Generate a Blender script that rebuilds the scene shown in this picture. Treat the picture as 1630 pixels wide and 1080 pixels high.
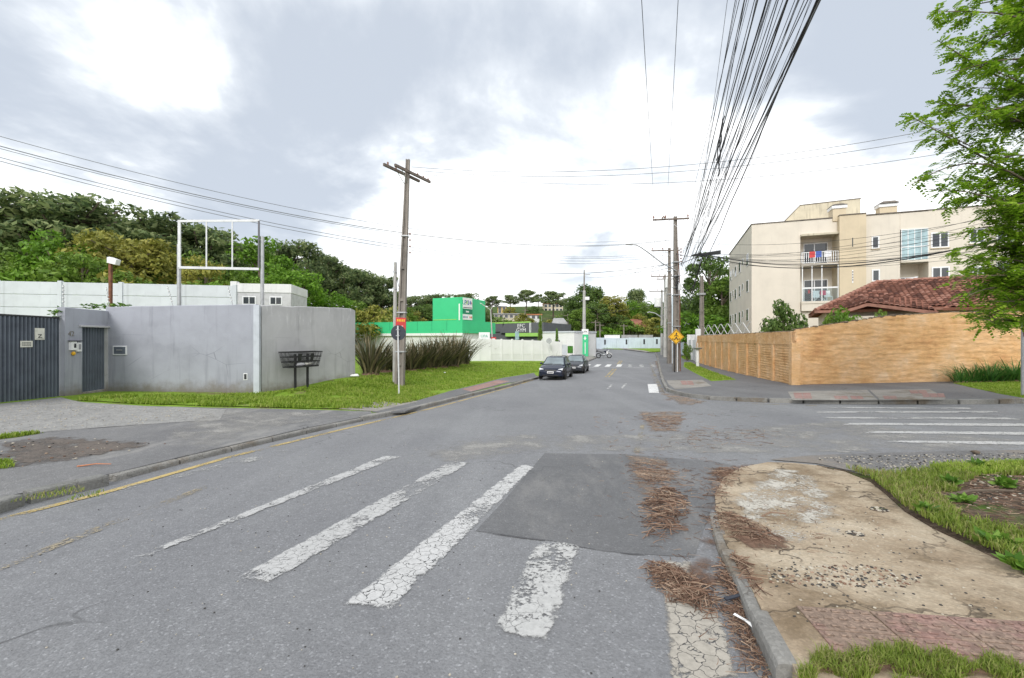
import bpy, bmesh, math, random
import numpy as np
from mathutils import Vector, Matrix, noise as mnoise
R = math.radians
random.seed(7); rng = np.random.default_rng(7)
SC = bpy.context.scene
COL = SC.collection
for o in list(bpy.data.objects): bpy.data.objects.remove(o)

# ------------------------------------------------------------------ camera
EYE = 1.7; F = 680.0; CX = 815.0; CY = 540.0
cam = bpy.data.cameras.new('camera'); camo = bpy.data.objects.new('camera', cam); COL.objects.link(camo)
cam.sensor_width = 36; cam.lens = 36 * F / 1630; cam.clip_start = .05; cam.clip_end = 3000
camo.location = (0, 0, EYE); camo.rotation_euler = (R(90), 0, 0)
SC.camera = camo
# ------------------------------------------------------------------ light and exposure
SC.cycles.diffuse_bounces = 8; SC.cycles.transparent_max_bounces = 24
SC.view_settings.view_transform = 'Standard'; SC.view_settings.look = 'None'
SC.view_settings.gamma = 1; SC.view_settings.use_curve_mapping = False
SC.view_settings.exposure = 0.62
SUN_EL, SUN_AZ = R(36), R(-163)          # azimuth measured from +Y towards +X
sl = bpy.data.lights.new('sun', 'SUN'); sl.energy = 1.5; sl.angle = R(22); sl.color = (1, .97, .92)
so = bpy.data.objects.new('sun', sl); COL.objects.link(so)
d = Vector((math.sin(SUN_AZ) * math.cos(SUN_EL), math.cos(SUN_AZ) * math.cos(SUN_EL), math.sin(SUN_EL)))
so.rotation_euler = d.to_track_quat('Z', 'Y').to_euler(); so.location = (0, 0, 60)

# ------------------------------------------------------------------ node helper
class NG:
    def __init__(s, tree):
        s.t = tree; tree.nodes.clear()
    def n(s, ty, **kw):
        nd = s.t.nodes.new(ty)
        for k, v in kw.items(): setattr(nd, k, v)
        return nd
    def put(s, sock, v):
        if isinstance(v, bpy.types.NodeSocket): s.t.links.new(v, sock)
        elif v is not None:
            if isinstance(v, (tuple, list)) and len(v) == 3 and sock.type == 'RGBA': v = (*v, 1)
            sock.default_value = v
    def pos(s): return s.n('ShaderNodeNewGeometry').outputs['Position']
    def obj(s): return s.n('ShaderNodeTexCoord').outputs['Object']
    def island(s): return s.n('ShaderNodeNewGeometry').outputs['Random Per Island']
    def orand(s): return s.n('ShaderNodeObjectInfo').outputs['Random']
    def map(s, v, scale=(1, 1, 1), rot=(0, 0, 0), loc=(0, 0, 0)):
        m = s.n('ShaderNodeMapping'); s.put(m.inputs[0], v); m.inputs[1].default_value = loc
        m.inputs[2].default_value = rot; m.inputs[3].default_value = scale; return m.outputs[0]
    def noise(s, v, scale, detail=4, rough=.55, dist=0):
        m = s.n('ShaderNodeTexNoise'); s.put(m.inputs['Vector'], v); m.inputs['Scale'].default_value = scale
        m.inputs['Detail'].default_value = detail; m.inputs['Roughness'].default_value = rough
        m.inputs['Distortion'].default_value = dist; return m.outputs[0]
    def voro(s, v, scale, feat='F1', out='Distance', rnd=1):
        m = s.n('ShaderNodeTexVoronoi', feature=feat); s.put(m.inputs['Vector'], v)
        m.inputs['Scale'].default_value = scale; m.inputs['Randomness'].default_value = rnd; return m.outputs[out]
    def ramp(s, f, stops):
        m = s.n('ShaderNodeValToRGB'); s.put(m.inputs[0], f); e = m.color_ramp.elements
        while len(e) < len(stops): e.new(.5)
        for q, (p, c) in zip(e, stops):
            q.position = p; q.color = (c, c, c, 1) if isinstance(c, (int, float)) else (*c, 1)
        return m.outputs[0]
    def mix(s, f, a, b, bt='MIX'):
        m = s.n('ShaderNodeMix', data_type='RGBA', blend_type=bt)
        s.put(m.inputs[0], f); s.put(m.inputs[6], a); s.put(m.inputs[7], b); return m.outputs[2]
    def m(s, op, a, b=None, c=None):
        k = s.n('ShaderNodeMath', operation=op); s.put(k.inputs[0], a)
        if b is not None: s.put(k.inputs[1], b)
        if c is not None: s.put(k.inputs[2], c)
        return k.outputs[0]
    def ss(s, f, a, b):
        k = s.n('ShaderNodeMapRange', interpolation_type='SMOOTHSTEP'); s.put(k.inputs[0], f)
        k.inputs[1].default_value = a; k.inputs[2].default_value = b; return k.outputs[0]
    def bump(s, h, st=.5, d=.02):
        k = s.n('ShaderNodeBump'); s.put(k.inputs['Height'], h); k.inputs['Strength'].default_value = st
        k.inputs['Distance'].default_value = d; return k.outputs[0]
    def bsdf(s, col, rough=.8, metal=0, nrm=None, spec=None):
        b = s.n('ShaderNodeBsdfPrincipled'); s.put(b.inputs['Base Color'], col); s.put(b.inputs['Roughness'], rough)
        s.put(b.inputs['Metallic'], metal)
        if nrm is not None: s.put(b.inputs['Normal'], nrm)
        if spec is not None: s.put(b.inputs['Specular IOR Level'], spec)
        return b.outputs[0]
    def out(s, sh):
        o = s.n('ShaderNodeOutputMaterial'); s.put(o.inputs[0], sh)

# ------------------------------------------------------------------ world: Nishita sky under a broken cloud deck
W = bpy.data.worlds.new('World'); SC.world = W; W.use_nodes = True
g = NG(W.node_tree)
sky = g.n('ShaderNodeTexSky', sky_type='NISHITA'); sky.sun_disc = False
sky.sun_elevation = SUN_EL; sky.sun_rotation = SUN_AZ
bg1 = g.n('ShaderNodeBackground'); g.put(bg1.inputs[0], sky.outputs[0]); bg1.inputs[1].default_value = .1
dirv = g.n('ShaderNodeTexCoord').outputs['Generated']
sep = g.n('ShaderNodeSeparateXYZ'); g.put(sep.inputs[0], dirv)
zz = g.m('ADD', g.m('MAXIMUM', sep.outputs[2], 0.0), .22)
cmb = g.n('ShaderNodeCombineXYZ'); g.put(cmb.inputs[0], g.m('DIVIDE', sep.outputs[0], zz)); g.put(cmb.inputs[1], g.m('DIVIDE', sep.outputs[1], zz))
cl = g.noise(g.map(cmb.outputs[0], loc=(1.7, 4.25, 0)), .95, 7, .56, .35)
fine = g.noise(cmb.outputs[0], 2.6, 6, .6)
cl2 = g.m('ADD', g.m('MULTIPLY', cl, .86), g.m('MULTIPLY', fine, .14))
def blob_dir(px, py, r, w):
    """a broad soft cloud (w>0) or bright break (w<0) centred on a direction"""
    v = Vector(((px - 815) / 680, 1, (540 - py) / 680)).normalized()
    k = g.n('ShaderNodeVectorMath', operation='DISTANCE'); g.put(k.inputs[0], dirv); k.inputs[1].default_value = v
    return g.m('MULTIPLY', g.ss(k.outputs['Value'], r, 0.0), w)
bias = None
for q in ((620, 110, .42, .20), (860, 120, .36, .16), (430, 170, .30, .10), (1400, 120, .40, .17), (60, 50, .40, .20), (330, 265, .30, .13), (960, 400, .30, .06), (1560, -150, .6, .10), (920, 395, .16, .20), (1450, 170, .25, .08), (250, 20, .2, .08), (60, 240, .22, .07), (-500, 100, .7, .1), (700, -500, .8, .08), (2300, 100, .7, .1),
          (235, 135, .20, -.24), (810, 330, .34, -.18), (1160, 330, .36, -.17), (1330, 270, .26, -.14), (1080, 120, .14, -.05), (560, 290, .2, -.12), (20, 280, .14, -.1)):
    t_ = blob_dir(*q); bias = t_ if bias is None else g.m('ADD', bias, t_)
hz = g.ss(sep.outputs[2], .0, .22)                     # the deck thins to a white glare low down
dens = g.m('ADD', g.m('ADD', g.m('MULTIPLY', g.m('SUBTRACT', cl2, .5), 1.75), .5), bias)
dark = g.m('MULTIPLY', g.ss(dens, .44, .76), hz)
ccol = g.ramp(dark, [(0, (1.0, 1.0, 1.0)), (.25, (.78, .81, .84)), (.6, (.55, .585, .63)), (1, (.41, .45, .51))])
bg2 = g.n('ShaderNodeBackground'); g.put(bg2.inputs[0], ccol); bg2.inputs[1].default_value = 1.04
ms = g.n('ShaderNodeMixShader'); ms.inputs[0].default_value = .93
g.put(ms.inputs[1], bg1.outputs[0]); g.put(ms.inputs[2], bg2.outputs[0])
wo = g.n('ShaderNodeOutputWorld'); g.put(wo.inputs[0], ms.outputs[0])

# ------------------------------------------------------------------ terrain and picture geometry
UX, UY = .285, .9585                     # direction of the street; v = (UY, -UX) points to its right
def sm(a, b, x):
    x = min(1, max(0, (x - a) / (b - a))); return x * x * (3 - 2 * x)
def st(x, y): return x * UX + y * UY, x * UY - y * UX
def ST(s, t): return (s * UX + t * UY, s * UY - t * UX)
def H(x, y):
    s, t = st(x, y)
    if s < 8: p = -.04 * s
    elif s < 45: p = -.32 - .04 * (s - 8) + .04 * (s - 8) ** 2 / 74
    elif s < 90: p = -1.06 + .0004 * (s - 45) ** 2
    elif s < 200: p = -.25 + .036 * (s - 90)
    else: p = 3.71
    c = 1 - .5 * sm(20, 50, s); tt = max(-30, min(20, t))
    z = p + c * (.03 * tt if tt < 0 else .045 * tt)
    if t < -7.5:
        dd = -7.5 - t; z += .9 * (1 - math.exp(-.11 * dd / .9))
        z += .42 * sm(9.8, 13.2, -t) * sm(12.5, 17.5, s) * (1 - sm(28, 45, s))
    return z + 13 * sm(95, 200, y)
def G(px, py, off=0.0):
    """the point of the ground seen at a spot of the photograph"""
    kx = (px - CX) / F; kz = -(py - CY) / F; lo = Y = .5
    while Y < 300:
        if EYE + kz * Y < H(kx * Y, Y) + off: break
        lo = Y; Y *= 1.02
    hi = Y
    for _ in range(30):
        m = (lo + hi) / 2
        if EYE + kz * m < H(kx * m, m) + off: hi = m
        else: lo = m
    return Vector((kx * hi, hi, EYE + kz * hi))
def P(px, py, Y): return Vector(((px - CX) / F * Y, Y, EYE - (py - CY) / F * Y))
def gz(x, y, off=.1): return Vector((x, y, H(x, y) + off))

# ------------------------------------------------------------------ object helpers
def tag(o, label=None, cat=None, group=None, kind=None):
    if label: o['label'] = label
    if cat: o['category'] = cat
    if group: o['group'] = group
    if kind: o['kind'] = kind
    return o
def empty(name, loc, rz=0, label=None, cat=None, group=None, kind=None):
    o = bpy.data.objects.new(name, None); COL.objects.link(o); o.location = loc; o.rotation_euler = (0, 0, rz)
    o.empty_display_size = .1
    return tag(o, label, cat, group, kind)
def link(name, me, mat, parent=None, loc=(0, 0, 0), rot=(0, 0, 0), scale=(1, 1, 1)):
    o = bpy.data.objects.new(name, me); COL.objects.link(o); o.parent = parent
    o.location = loc; o.rotation_euler = rot; o.scale = scale
    if mat and not me.materials: me.materials.append(mat)
    return o
def copy_tree(o, parent=None):
    c = o.copy(); COL.objects.link(c); c.parent = parent
    for ch in list(o.children): copy_tree(ch, c)
    return c
class MB:
    def __init__(s): s.v = []; s.f = []
    def quad(s, *p):
        b = len(s.v); s.v += [tuple(q) for q in p]; s.f.append(tuple(range(b, b + len(p)))); return s
    def box(s, x0, x1, y0, y1, z0, z1, ch=0):
        b = len(s.v)
        if ch <= 0:
            s.v += [(x0, y0, z0), (x1, y0, z0), (x1, y1, z0), (x0, y1, z0), (x0, y0, z1), (x1, y0, z1), (x1, y1, z1), (x0, y1, z1)]
            s.f += [tuple(b + i for i in q) for q in ((0, 3, 2, 1), (4, 5, 6, 7), (0, 1, 5, 4), (1, 2, 6, 5), (2, 3, 7, 6), (3, 0, 4, 7))]
        else:
            s.loft([[(x0 + i, y0 + i, z), (x1 - i, y0 + i, z), (x1 - i, y1 - i, z), (x0 + i, y1 - i, z)] for i, z in
                    ((ch, z0), (0, z0 + ch), (0, z1 - ch), (ch, z1))])
        return s
    def loft(s, rings, cap=True, close=True):
        b = len(s.v); n = len(rings[0])
        for r in rings: s.v += [tuple(q) for q in r]
        for i in range(len(rings) - 1):
            for j in range(n if close else n - 1):
                k = (j + 1) % n
                s.f.append((b + i * n + j, b + i * n + k, b + (i + 1) * n + k, b + (i + 1) * n + j))
        if cap:
            s.f.append(tuple(b + j for j in reversed(range(n)))); s.f.append(tuple(b + (len(rings) - 1) * n + j for j in range(n)))
        return s
    def tube(s, pts, r, n=8, r2=None, cap=True):
        pts = [Vector(p) for p in pts]; rings = []; L = len(pts); u = None
        for i, p in enumerate(pts):
            t = (pts[min(i + 1, L - 1)] - pts[max(i - 1, 0)]).normalized()
            if u is None: u = t.orthogonal().normalized()
            else:
                u = (u - t * u.dot(t))
                u = u.normalized() if u.length > 1e-6 else t.orthogonal().normalized()
            w = t.cross(u); rr = r if r2 is None else r + (r2 - r) * i / max(1, L - 1)
            rings.append([p + (u * math.cos(a) + w * math.sin(a)) * rr for a in (2 * math.pi * k / n for k in range(n))])
        return s.loft(rings, cap)
    def lathe(s, prof, c=(0, 0, 0), n=16, axis='z'):
        rings = []
        for r, h in prof:
            ring = []
            for k in range(n):
                a = 2 * math.pi * k / n; x, y = r * math.cos(a), r * math.sin(a)
                q = (x, y, h) if axis == 'z' else ((h, x, y) if axis == 'x' else (y, h, x))
                ring.append((c[0] + q[0], c[1] + q[1], c[2] + q[2]))
            rings.append(ring)
        return s.loft(rings, True)
    def prism(s, poly, z0, z1): return s.loft([[(x, y, z0) for x, y in poly], [(x, y, z1) for x, y in poly]])
    def bar(s, a, b, w, h):
        """a bar of w x h section from a to b"""
        a, b = Vector(a), Vector(b); t = (b - a).normalized()
        up = Vector((0, 0, 1)) if abs(t.z) < .95 else Vector((0, 1, 0))
        x = t.cross(up).normalized() * w / 2; y = x.cross(t).normalized() * h / 2
        return s.loft([[p - x - y, p + x - y, p + x + y, p - x + y] for p in (a, b)])
    def mesh(s, name):
        me = bpy.data.meshes.new(name); me.from_pydata(s.v, [], s.f); me.update(); return me
    def build(s, name, mat, parent=None, smooth=False, **kw):
        me = s.mesh(name)
        bm = bmesh.new(); bm.from_mesh(me); bmesh.ops.recalc_face_normals(bm, faces=bm.faces); bm.to_mesh(me); bm.free()
        if smooth:
            for p in me.polygons: p.use_smooth = True
            try: me.set_sharp_from_angle(angle=R(40))
            except Exception: pass
        return link(name, me, mat, parent, **kw)
def np_mesh(name, V, Q):
    """V (N,3), Q (M,k) -> mesh"""
    me = bpy.data.meshes.new(name); V = np.asarray(V, np.float32); Q = np.asarray(Q, np.int32); k = Q.shape[1]
    me.vertices.add(len(V)); me.vertices.foreach_set('co', V.ravel())
    me.loops.add(Q.size); me.loops.foreach_set('vertex_index', Q.ravel())
    me.polygons.add(len(Q)); me.polygons.foreach_set('loop_start', np.arange(0, Q.size, k, dtype=np.int32))
    try: me.polygons.foreach_set('loop_total', np.full(len(Q), k, np.int32))
    except Exception: pass
    me.update(calc_edges=True); me.validate(); return me
def text(body, size, mat, parent, loc, rot, ext=.004, name='lettering', align='CENTER'):
    c = bpy.data.curves.new(name, 'FONT'); c.body = body; c.size = size; c.extrude = ext; c.align_x = align; c.align_y = 'CENTER'
    c.resolution_u = 3; c.materials.append(mat)
    t = bpy.data.objects.new('type', c); COL.objects.link(t)
    me = bpy.data.meshes.new_from_object(t.evaluated_get(bpy.context.evaluated_depsgraph_get())); bpy.data.objects.remove(t)
    me.materials.clear(); return link(name, me, mat, parent, loc, rot)

# ------------------------------------------------------------------ materials
MATS = {}
def newmat(name):
    m = bpy.data.materials.new(name); m.use_nodes = True; MATS[name] = m; return m, NG(m.node_tree)
def plain(name, col, rough=.7, metal=0, var=.12, vs=3.0, bump=.15, bs=60, spec=None, streak=0, splash=0, scuff=0):
    """a painted / raw surface: base colour with uneven tone, grime in patches, fine relief"""
    m, g = newmat(name); v = g.obj()
    f = g.noise(v, vs, 6, .6)
    lo = tuple(c * (1 - var * 1.6) for c in col); hi = tuple(min(1, c * (1 + var)) for c in col)
    c = g.ramp(f, [(.3, lo), (.5, col), (.7, hi)])
    if streak:
        sf = g.ss(g.noise(g.map(v, (3.2, 3.2, .22)), 1.6, 5, .6), .52, .72)
        c = g.mix(g.m('MULTIPLY', sf, streak), c, tuple(k * .45 for k in col))
    if splash:
        z = g.n('ShaderNodeSeparateXYZ'); g.put(z.inputs[0], v); hgt = g.m('ADD', z.outputs[2], g.m('MULTIPLY', g.noise(v, 2.2, 6, .75), -.9))
        c = g.mix(g.m('MULTIPLY', g.ss(hgt, .12, -.42), splash), c, (.15, .125, .085))
        pk = g.ss(g.noise(g.map(v, (1, 1, 1), loc=(9, 2, 4)), .75, 3, .5), .56, .60); c = g.mix(g.m('MULTIPLY', pk, .22), c, tuple(min(1, k * 1.25) for k in col))
        ck = g.m('MULTIPLY', g.ss(g.voro(g.map(v, (.5, .5, 1)), .8, 'DISTANCE_TO_EDGE'), .006, .0), g.ss(g.noise(v, .5, 2), .5, .6)); c = g.mix(g.m('MULTIPLY', ck, .55), c, tuple(k * .35 for k in col))
    if scuff:
        z = g.n('ShaderNodeSeparateXYZ'); g.put(z.inputs[0], v)
        c = g.mix(g.m('MULTIPLY', g.m('MULTIPLY', g.ss(g.noise(g.map(v, (5, 5, .9), (0, .25, 0)), 1.4, 6, .75), .54, .66), g.ss(z.outputs[2], 2.1, 3.1)), scuff), c, (.62, .62, .63))
    g.out(g.bsdf(c, rough, metal, g.bump(g.noise(v, bs, 3), bump, .01), spec)); return m
def leafmat(name, cols, trans=.25, ns=.35, rough=.55):
    m, g = newmat(name)
    a = g.m('ADD', g.m('MULTIPLY', g.island(), .45), g.m('MULTIPLY', g.noise(g.pos(), ns, 3), .55))
    k = len(cols); c = g.ramp(a, [(.25 + .5 * i / (k - 1), cc) for i, cc in enumerate(cols)])
    c = g.mix(g.m('MULTIPLY', g.orand(), .25), c, tuple(q * .6 for q in cols[0]))
    t = g.n('ShaderNodeBsdfTranslucent'); g.put(t.inputs[0], c)
    x = g.n('ShaderNodeMixShader'); x.inputs[0].default_value = trans
    g.put(x.inputs[1], g.bsdf(c, rough, spec=.3)); g.put(x.inputs[2], t.outputs[0]); g.out(x.outputs[0]); return m

def asphalt(name, lo, hi, speck=.5, dirt=None, crack=.5, dust=0):
    m, g = newmat(name); v = g.pos()
    big = g.noise(v, .35, 5, .6); c = g.ramp(big, [(.3, lo), (.7, hi)])
    al = g.noise(g.map(v, (1, .06, 1), (0, 0, R(16.5))), .9, 4, .6)       # wear along the street
    c = g.mix(g.m('MULTIPLY', g.ss(al, .45, .7), .35), c, tuple(k * 1.25 for k in hi))
    md = g.noise(v, 9, 5, .7); c = g.mix(.32, c, g.ramp(md, [(.3, .7), (.7, 1.25)]), 'MULTIPLY')
    ag = g.voro(v, 75, 'F1', 'Color'); sp = g.n('ShaderNodeSeparateColor'); g.put(sp.inputs[0], ag)
    c = g.mix(speck, c, g.ramp(sp.outputs[0], [(0, .62), (.55, .97), (.9, 1.05), (1, 1.9)]), 'MULTIPLY')
    warp = g.n('ShaderNodeVectorMath', operation='ADD'); g.put(warp.inputs[0], v)
    nv = g.n('ShaderNodeTexNoise'); g.put(nv.inputs[0], v); nv.inputs['Scale'].default_value = 1.5
    g.put(warp.inputs[1], nv.outputs[1])
    ck = g.m('MULTIPLY', g.ss(g.voro(warp.outputs[0], .55, 'DISTANCE_TO_EDGE'), .012, .0), g.ss(g.noise(v, .25, 2), .5, .62))
    c = g.mix(g.m('MULTIPLY', ck, crack), c, (.03, .03, .03))
    if dirt: c = g.mix(g.m('MULTIPLY', g.ss(g.noise(v, .7, 6, .65), .5, .68), .6), c, dirt)
    if dust: c = g.mix(g.m('MULTIPLY', g.ss(g.noise(g.map(v, (1, .35, 1), (0, 0, R(-50))), 1.3, 6, .7), .48, .68), dust), c, (.33, .32, .30))
    h = g.m('ADD', g.m('MULTIPLY', g.noise(v, 90, 2), .7), g.m('MULTIPLY', g.voro(v, 55), .5))
    g.out(g.bsdf(c, .82, 0, g.bump(h, .55, .012), .35)); return m
def worn_paint(name, col, keep, crack=.5, edge_scale=2.2, edged=False):
    """road paint: worn through in patches, crazed, real holes where it is gone"""
    m, g = newmat(name); v = g.pos()
    f = g.m('ADD', g.m('MULTIPLY', g.noise(v, edge_scale, 4, .6), .55), g.m('MULTIPLY', g.noise(v, 28, 4, .7), .45))
    a = g.ss(f, keep - .05, keep + .05)
    vw = g.n('ShaderNodeVectorMath', operation='ADD'); g.put(vw.inputs[0], v)
    nz = g.n('ShaderNodeTexNoise'); g.put(nz.inputs[0], v); nz.inputs['Scale'].default_value = 14
    sc = g.n('ShaderNodeVectorMath', operation='SCALE'); g.put(sc.inputs[0], nz.outputs[1]); sc.inputs[3].default_value = .09
    g.put(vw.inputs[1], sc.outputs[0])
    e = g.ss(g.voro(vw.outputs[0], 11, 'DISTANCE_TO_EDGE'), .008, .034)
    e = g.m('MAXIMUM', e, g.ss(g.noise(v, 3, 3), .35, .62) if crack < 1 else 0.0)
    a = g.m('MULTIPLY', a, e)
    if edged:
        at = g.n('ShaderNodeAttribute', attribute_name='edge')
        a = g.m('MULTIPLY', a, g.ss(g.m('ADD', at.outputs['Fac'], g.m('MULTIPLY', g.m('SUBTRACT', g.noise(v, 9, 5, .7), .5), 1.9)), .05, .45))
    c = g.ramp(g.noise(v, 20, 5, .7), [(.25, tuple(k * .72 for k in col)), (.6, col)])
    t = g.n('ShaderNodeBsdfTransparent'); x = g.n('ShaderNodeMixShader'); g.put(x.inputs[0], a)
    g.put(x.inputs[1], t.outputs[0]); g.put(x.inputs[2], g.bsdf(c, .7)); g.out(x.outputs[0]); return m
def stain(name, c1, c2, thr=.5, soft=.12, scale=2.0):
    m, g = newmat(name); v = g.pos(); uv = g.n('ShaderNodeTexCoord').outputs['UV']
    f = g.m('ADD', g.m('MULTIPLY', g.noise(v, scale, 6, .65), .7), g.m('MULTIPLY', g.noise(v, 30, 3), .3))
    at = g.n('ShaderNodeAttribute', attribute_name='edge')
    f = g.m('MULTIPLY', g.ss(f, thr - soft, thr + soft), g.ss(g.m('ADD', at.outputs['Fac'], g.m('MULTIPLY', g.m('SUBTRACT', g.noise(v, 5, 4), .5), 1.2)), .15, .55))
    c = g.ramp(g.noise(v, 14, 5, .7), [(.3, c1), (.7, c2)])
    t = g.n('ShaderNodeBsdfTransparent'); x = g.n('ShaderNodeMixShader'); g.put(x.inputs[0], f)
    g.put(x.inputs[1], t.outputs[0]); g.put(x.inputs[2], g.bsdf(c, .95, 0, g.bump(g.noise(v, 60, 3), .6, .02))); g.out(x.outputs[0]); return m
def soil(name, cols, grass=None, gthr=.5, stones=.4, gs=.8):
    m, g = newmat(name); v = g.pos()
    c = g.ramp(g.noise(v, 3, 7, .7), [(.25 + .5 * i / (len(cols) - 1), q) for i, q in enumerate(cols)])
    vs = g.n('ShaderNodeSeparateColor'); g.put(vs.inputs[0], g.voro(v, 22, 'F1', 'Color'))
    c = g.mix(stones, c, g.ramp(vs.outputs[0], [(0, .5), (.6, 1), (1, 1.7)]), 'MULTIPLY')
    if grass:
        gc = g.ramp(g.noise(v, 1.3, 6, .7), [(.3, grass[0]), (.55, grass[1]), (.75, grass[2])])
        gc = g.mix(.6, gc, g.ramp(g.noise(v, 24, 3, .7), [(.3, .5), (.7, 1.45)]), 'MULTIPLY')
        c = g.mix(g.ss(g.noise(v, gs, 6, .7), gthr - .08, gthr + .08), c, gc)
    g.out(g.bsdf(c, .95, 0, g.bump(g.m('ADD', g.noise(v, 40, 4), g.m('MULTIPLY', g.voro(v, 22), .6)), .8, .03), .2)); return m

M_asph = asphalt('asphalt', (0.18, 0.183, 0.194), (0.223, 0.227, 0.234), .5, None, .55)
M_patch = asphalt('fresh_asphalt', (0.116, 0.119, 0.124), (0.156, 0.157, 0.162), .4, None, .3, .28)
M_apron = asphalt('apron_asphalt', (.14, .14, .145), (.20, .20, .20), .5, None, .6, .6)
M_walk = asphalt('walk_asphalt', (.13, .13, .135), (.17, .17, .172), .4, None, .5)
M_white = worn_paint('road_paint_white', (.52, .52, .515), .415, 1, 2.2, True)
M_white5 = worn_paint('road_paint_dirty', (.40, .37, .32), .40, 1, 2.2, True)
M_white4 = worn_paint('road_paint_flaked', (.48, .48, .47), .46, .5, 3.5, True)
M_white2 = worn_paint('road_paint_thin', (.47, .47, .465), .455, .5, 2.2, True)
M_white3 = worn_paint('road_paint_ghost', (.42, .42, .41), .545, .5, 2.2, True)
M_whiteF = worn_paint('road_paint_fresh', (.74, .74, .73), .36, .5)
M_yel = worn_paint('road_paint_yellow', (.50, .38, .15), .465, .5, 1.2)
M_yel2 = worn_paint('road_paint_yellow_worn', (.34, .29, .20), .535, .5, 1.2)
M_sand = stain('sand_stain', (.24, .17, .12), (.34, .26, .20), .50)
M_leafmud = stain('leaf_mud', (.10, .055, .035), (.22, .13, .085), .42)
M_dust = stain('pale_dust', (.30, .295, .28), (.38, .37, .35), .54, .16, 1.6)
M_darkwet = stain('dark_tar', (.07, .07, .075), (.11, .11, .115), .42)
M_grnd = soil('turf_soil', [(.10, .075, .045), (.16, .12, .07), (.2, .16, .1)], [(.13, .22, .02), (.20, .32, .03), (.27, .38, .06)], .40, .3)
M_mulch = soil('mulch_soil', [(.05, .035, .025), (.10, .07, .05), (.17, .13, .10)], [(.045, .09, .012), (.08, .14, .02), (.12, .17, .03)], .60, .6, 1.2)
M_gravel = soil('gravel', [(.24, .238, .23), (.30, .297, .288), (.36, .355, .34)], None, .5, .25)
M_farland = soil('hill_turf', [(.12, .11, .06), (.16, .14, .08)], [(.04, .07, .015), (.06, .10, .02), (.10, .13, .035)], .38, .1, .06)

def concrete(name, cols, crack=.7, cs=1.1, dirt=(.16, .12, .075), bump=.5, dscale=.9, dthr=.5, gritc=.3):
    m, g = newmat(name); v = g.pos()
    c = g.ramp(g.noise(v, 1.4, 7, .68), [(.28 + .44 * i / (len(cols) - 1), q) for i, q in enumerate(cols)])
    c = g.mix(g.m('MULTIPLY', g.ss(g.noise(g.map(v, loc=(3, 7, 1)), dscale, 6, .7), dthr, dthr + .14), .65), c, dirt)
    wv = g.n('ShaderNodeVectorMath', operation='ADD'); g.put(wv.inputs[0], v)
    nz = g.n('ShaderNodeTexNoise'); g.put(nz.inputs[0], v); nz.inputs['Scale'].default_value = 5; nz.inputs['Detail'].default_value = 4
    sc = g.n('ShaderNodeVectorMath', operation='SCALE'); g.put(sc.inputs[0], nz.outputs[1]); sc.inputs[3].default_value = .35
    g.put(wv.inputs[1], sc.outputs[0])
    ck = g.m('MULTIPLY', g.ss(g.voro(wv.outputs[0], cs, 'DISTANCE_TO_EDGE'), .022, .004), g.ss(g.noise(v, .8, 2), .42, .55))
    c = g.mix(g.m('MULTIPLY', ck, crack), c, (.07, .055, .04))
    sp = g.n('ShaderNodeSeparateColor'); g.put(sp.inputs[0], g.voro(v, 60, 'F1', 'Color'))
    c = g.mix(gritc, c, g.ramp(sp.outputs[0], [(0, .55), (.6, 1), (1, 1.5)]), 'MULTIPLY')
    h = g.m('SUBTRACT', g.noise(v, 30, 5, .7), g.m('MULTIPLY', ck, .8))
    g.out(g.bsdf(c, .9, 0, g.bump(h, bump, .02), .25)); return m
M_conc = concrete('cracked_concrete', [(0.244, 0.185, 0.126), (0.345, 0.272, 0.191), (0.433, 0.36, 0.266), (0.511, 0.443, 0.346)], .8, 1.4, (0.166, 0.119, 0.07), .6, .9, .47)
M_kerb = concrete('kerb_concrete', [(.17, .165, .155), (.25, .245, .23), (.33, .32, .30)], .4, 2.5)
M_kerbd = concrete('kerb_mossy', [(.13, .13, .125), (.20, .20, .19), (.27, .27, .255)], .3, 2.5, (.07, .075, .05))
M_flag = concrete('paving_concrete', [(.22, .21, .195), (.29, .275, .25), (.35, .33, .30)], .4, 1.5)
M_redtile = concrete('red_paver', [(.26, .15, .13), (.32, .20, .18), (.37, .27, .245)], .2, 2, (.24, .19, .15))
M_tact = concrete('tactile_red', [(.22, .135, .115), (.28, .175, .15), (.33, .24, .20)], .3, 2, (.25, .20, .15), .5, 1.6, .40, .6)
M_pole = plain('pole_concrete', (.23, .205, .18), .9, 0, .22, 1.2, .4, 40, streak=.5)
M_pole2 = plain('pale_pole', (.42, .41, .39), .9, 0, .15, 1.2, .3, 40, streak=.4)
M_wood = plain('crossarm_wood', (.16, .13, .11), .9, 0, .25, 4, .5, 50)
M_steel = plain('galvanised', (.42, .43, .44), .45, .6, .12, 5, .1, 80)
M_steelw = plain('white_steel', (.62, .63, .64), .55, .1, .1, 5, .1, 80)
M_black = plain('black_metal', (.025, .026, .028), .5, .1, .2, 6, .1, 80)
M_rust = plain('rusty_steel', (.20, .085, .05), .85, .2, .3, 6, .4, 80)
M_gate = plain('gate_blue_grey', (.115, .135, .165), .5, .1, .14, 2, .1, 60, streak=.35)
M_gwall = plain('grey_render', (.328, .34, .388), .9, 0, .09, .9, .5, 22, streak=.34, splash=.75)
M_gwall2 = plain('warm_grey_render', (.44, .44, .45), .9, 0, .09, .9, .5, 22, streak=.34, splash=.75, scuff=.8)
M_precast = plain('white_precast', (.56, .585, .63), .85, 0, .08, .8, .3, 30, streak=.25)
M_whitew = plain('white_wall', (.68, .68, .68), .85, 0, .08, .8, .2, 30, streak=.3)
M_bluew = plain('pale_blue_wall', (.55, .63, .70), .85, 0, .08, .5, .2, 30, streak=.25)
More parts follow.
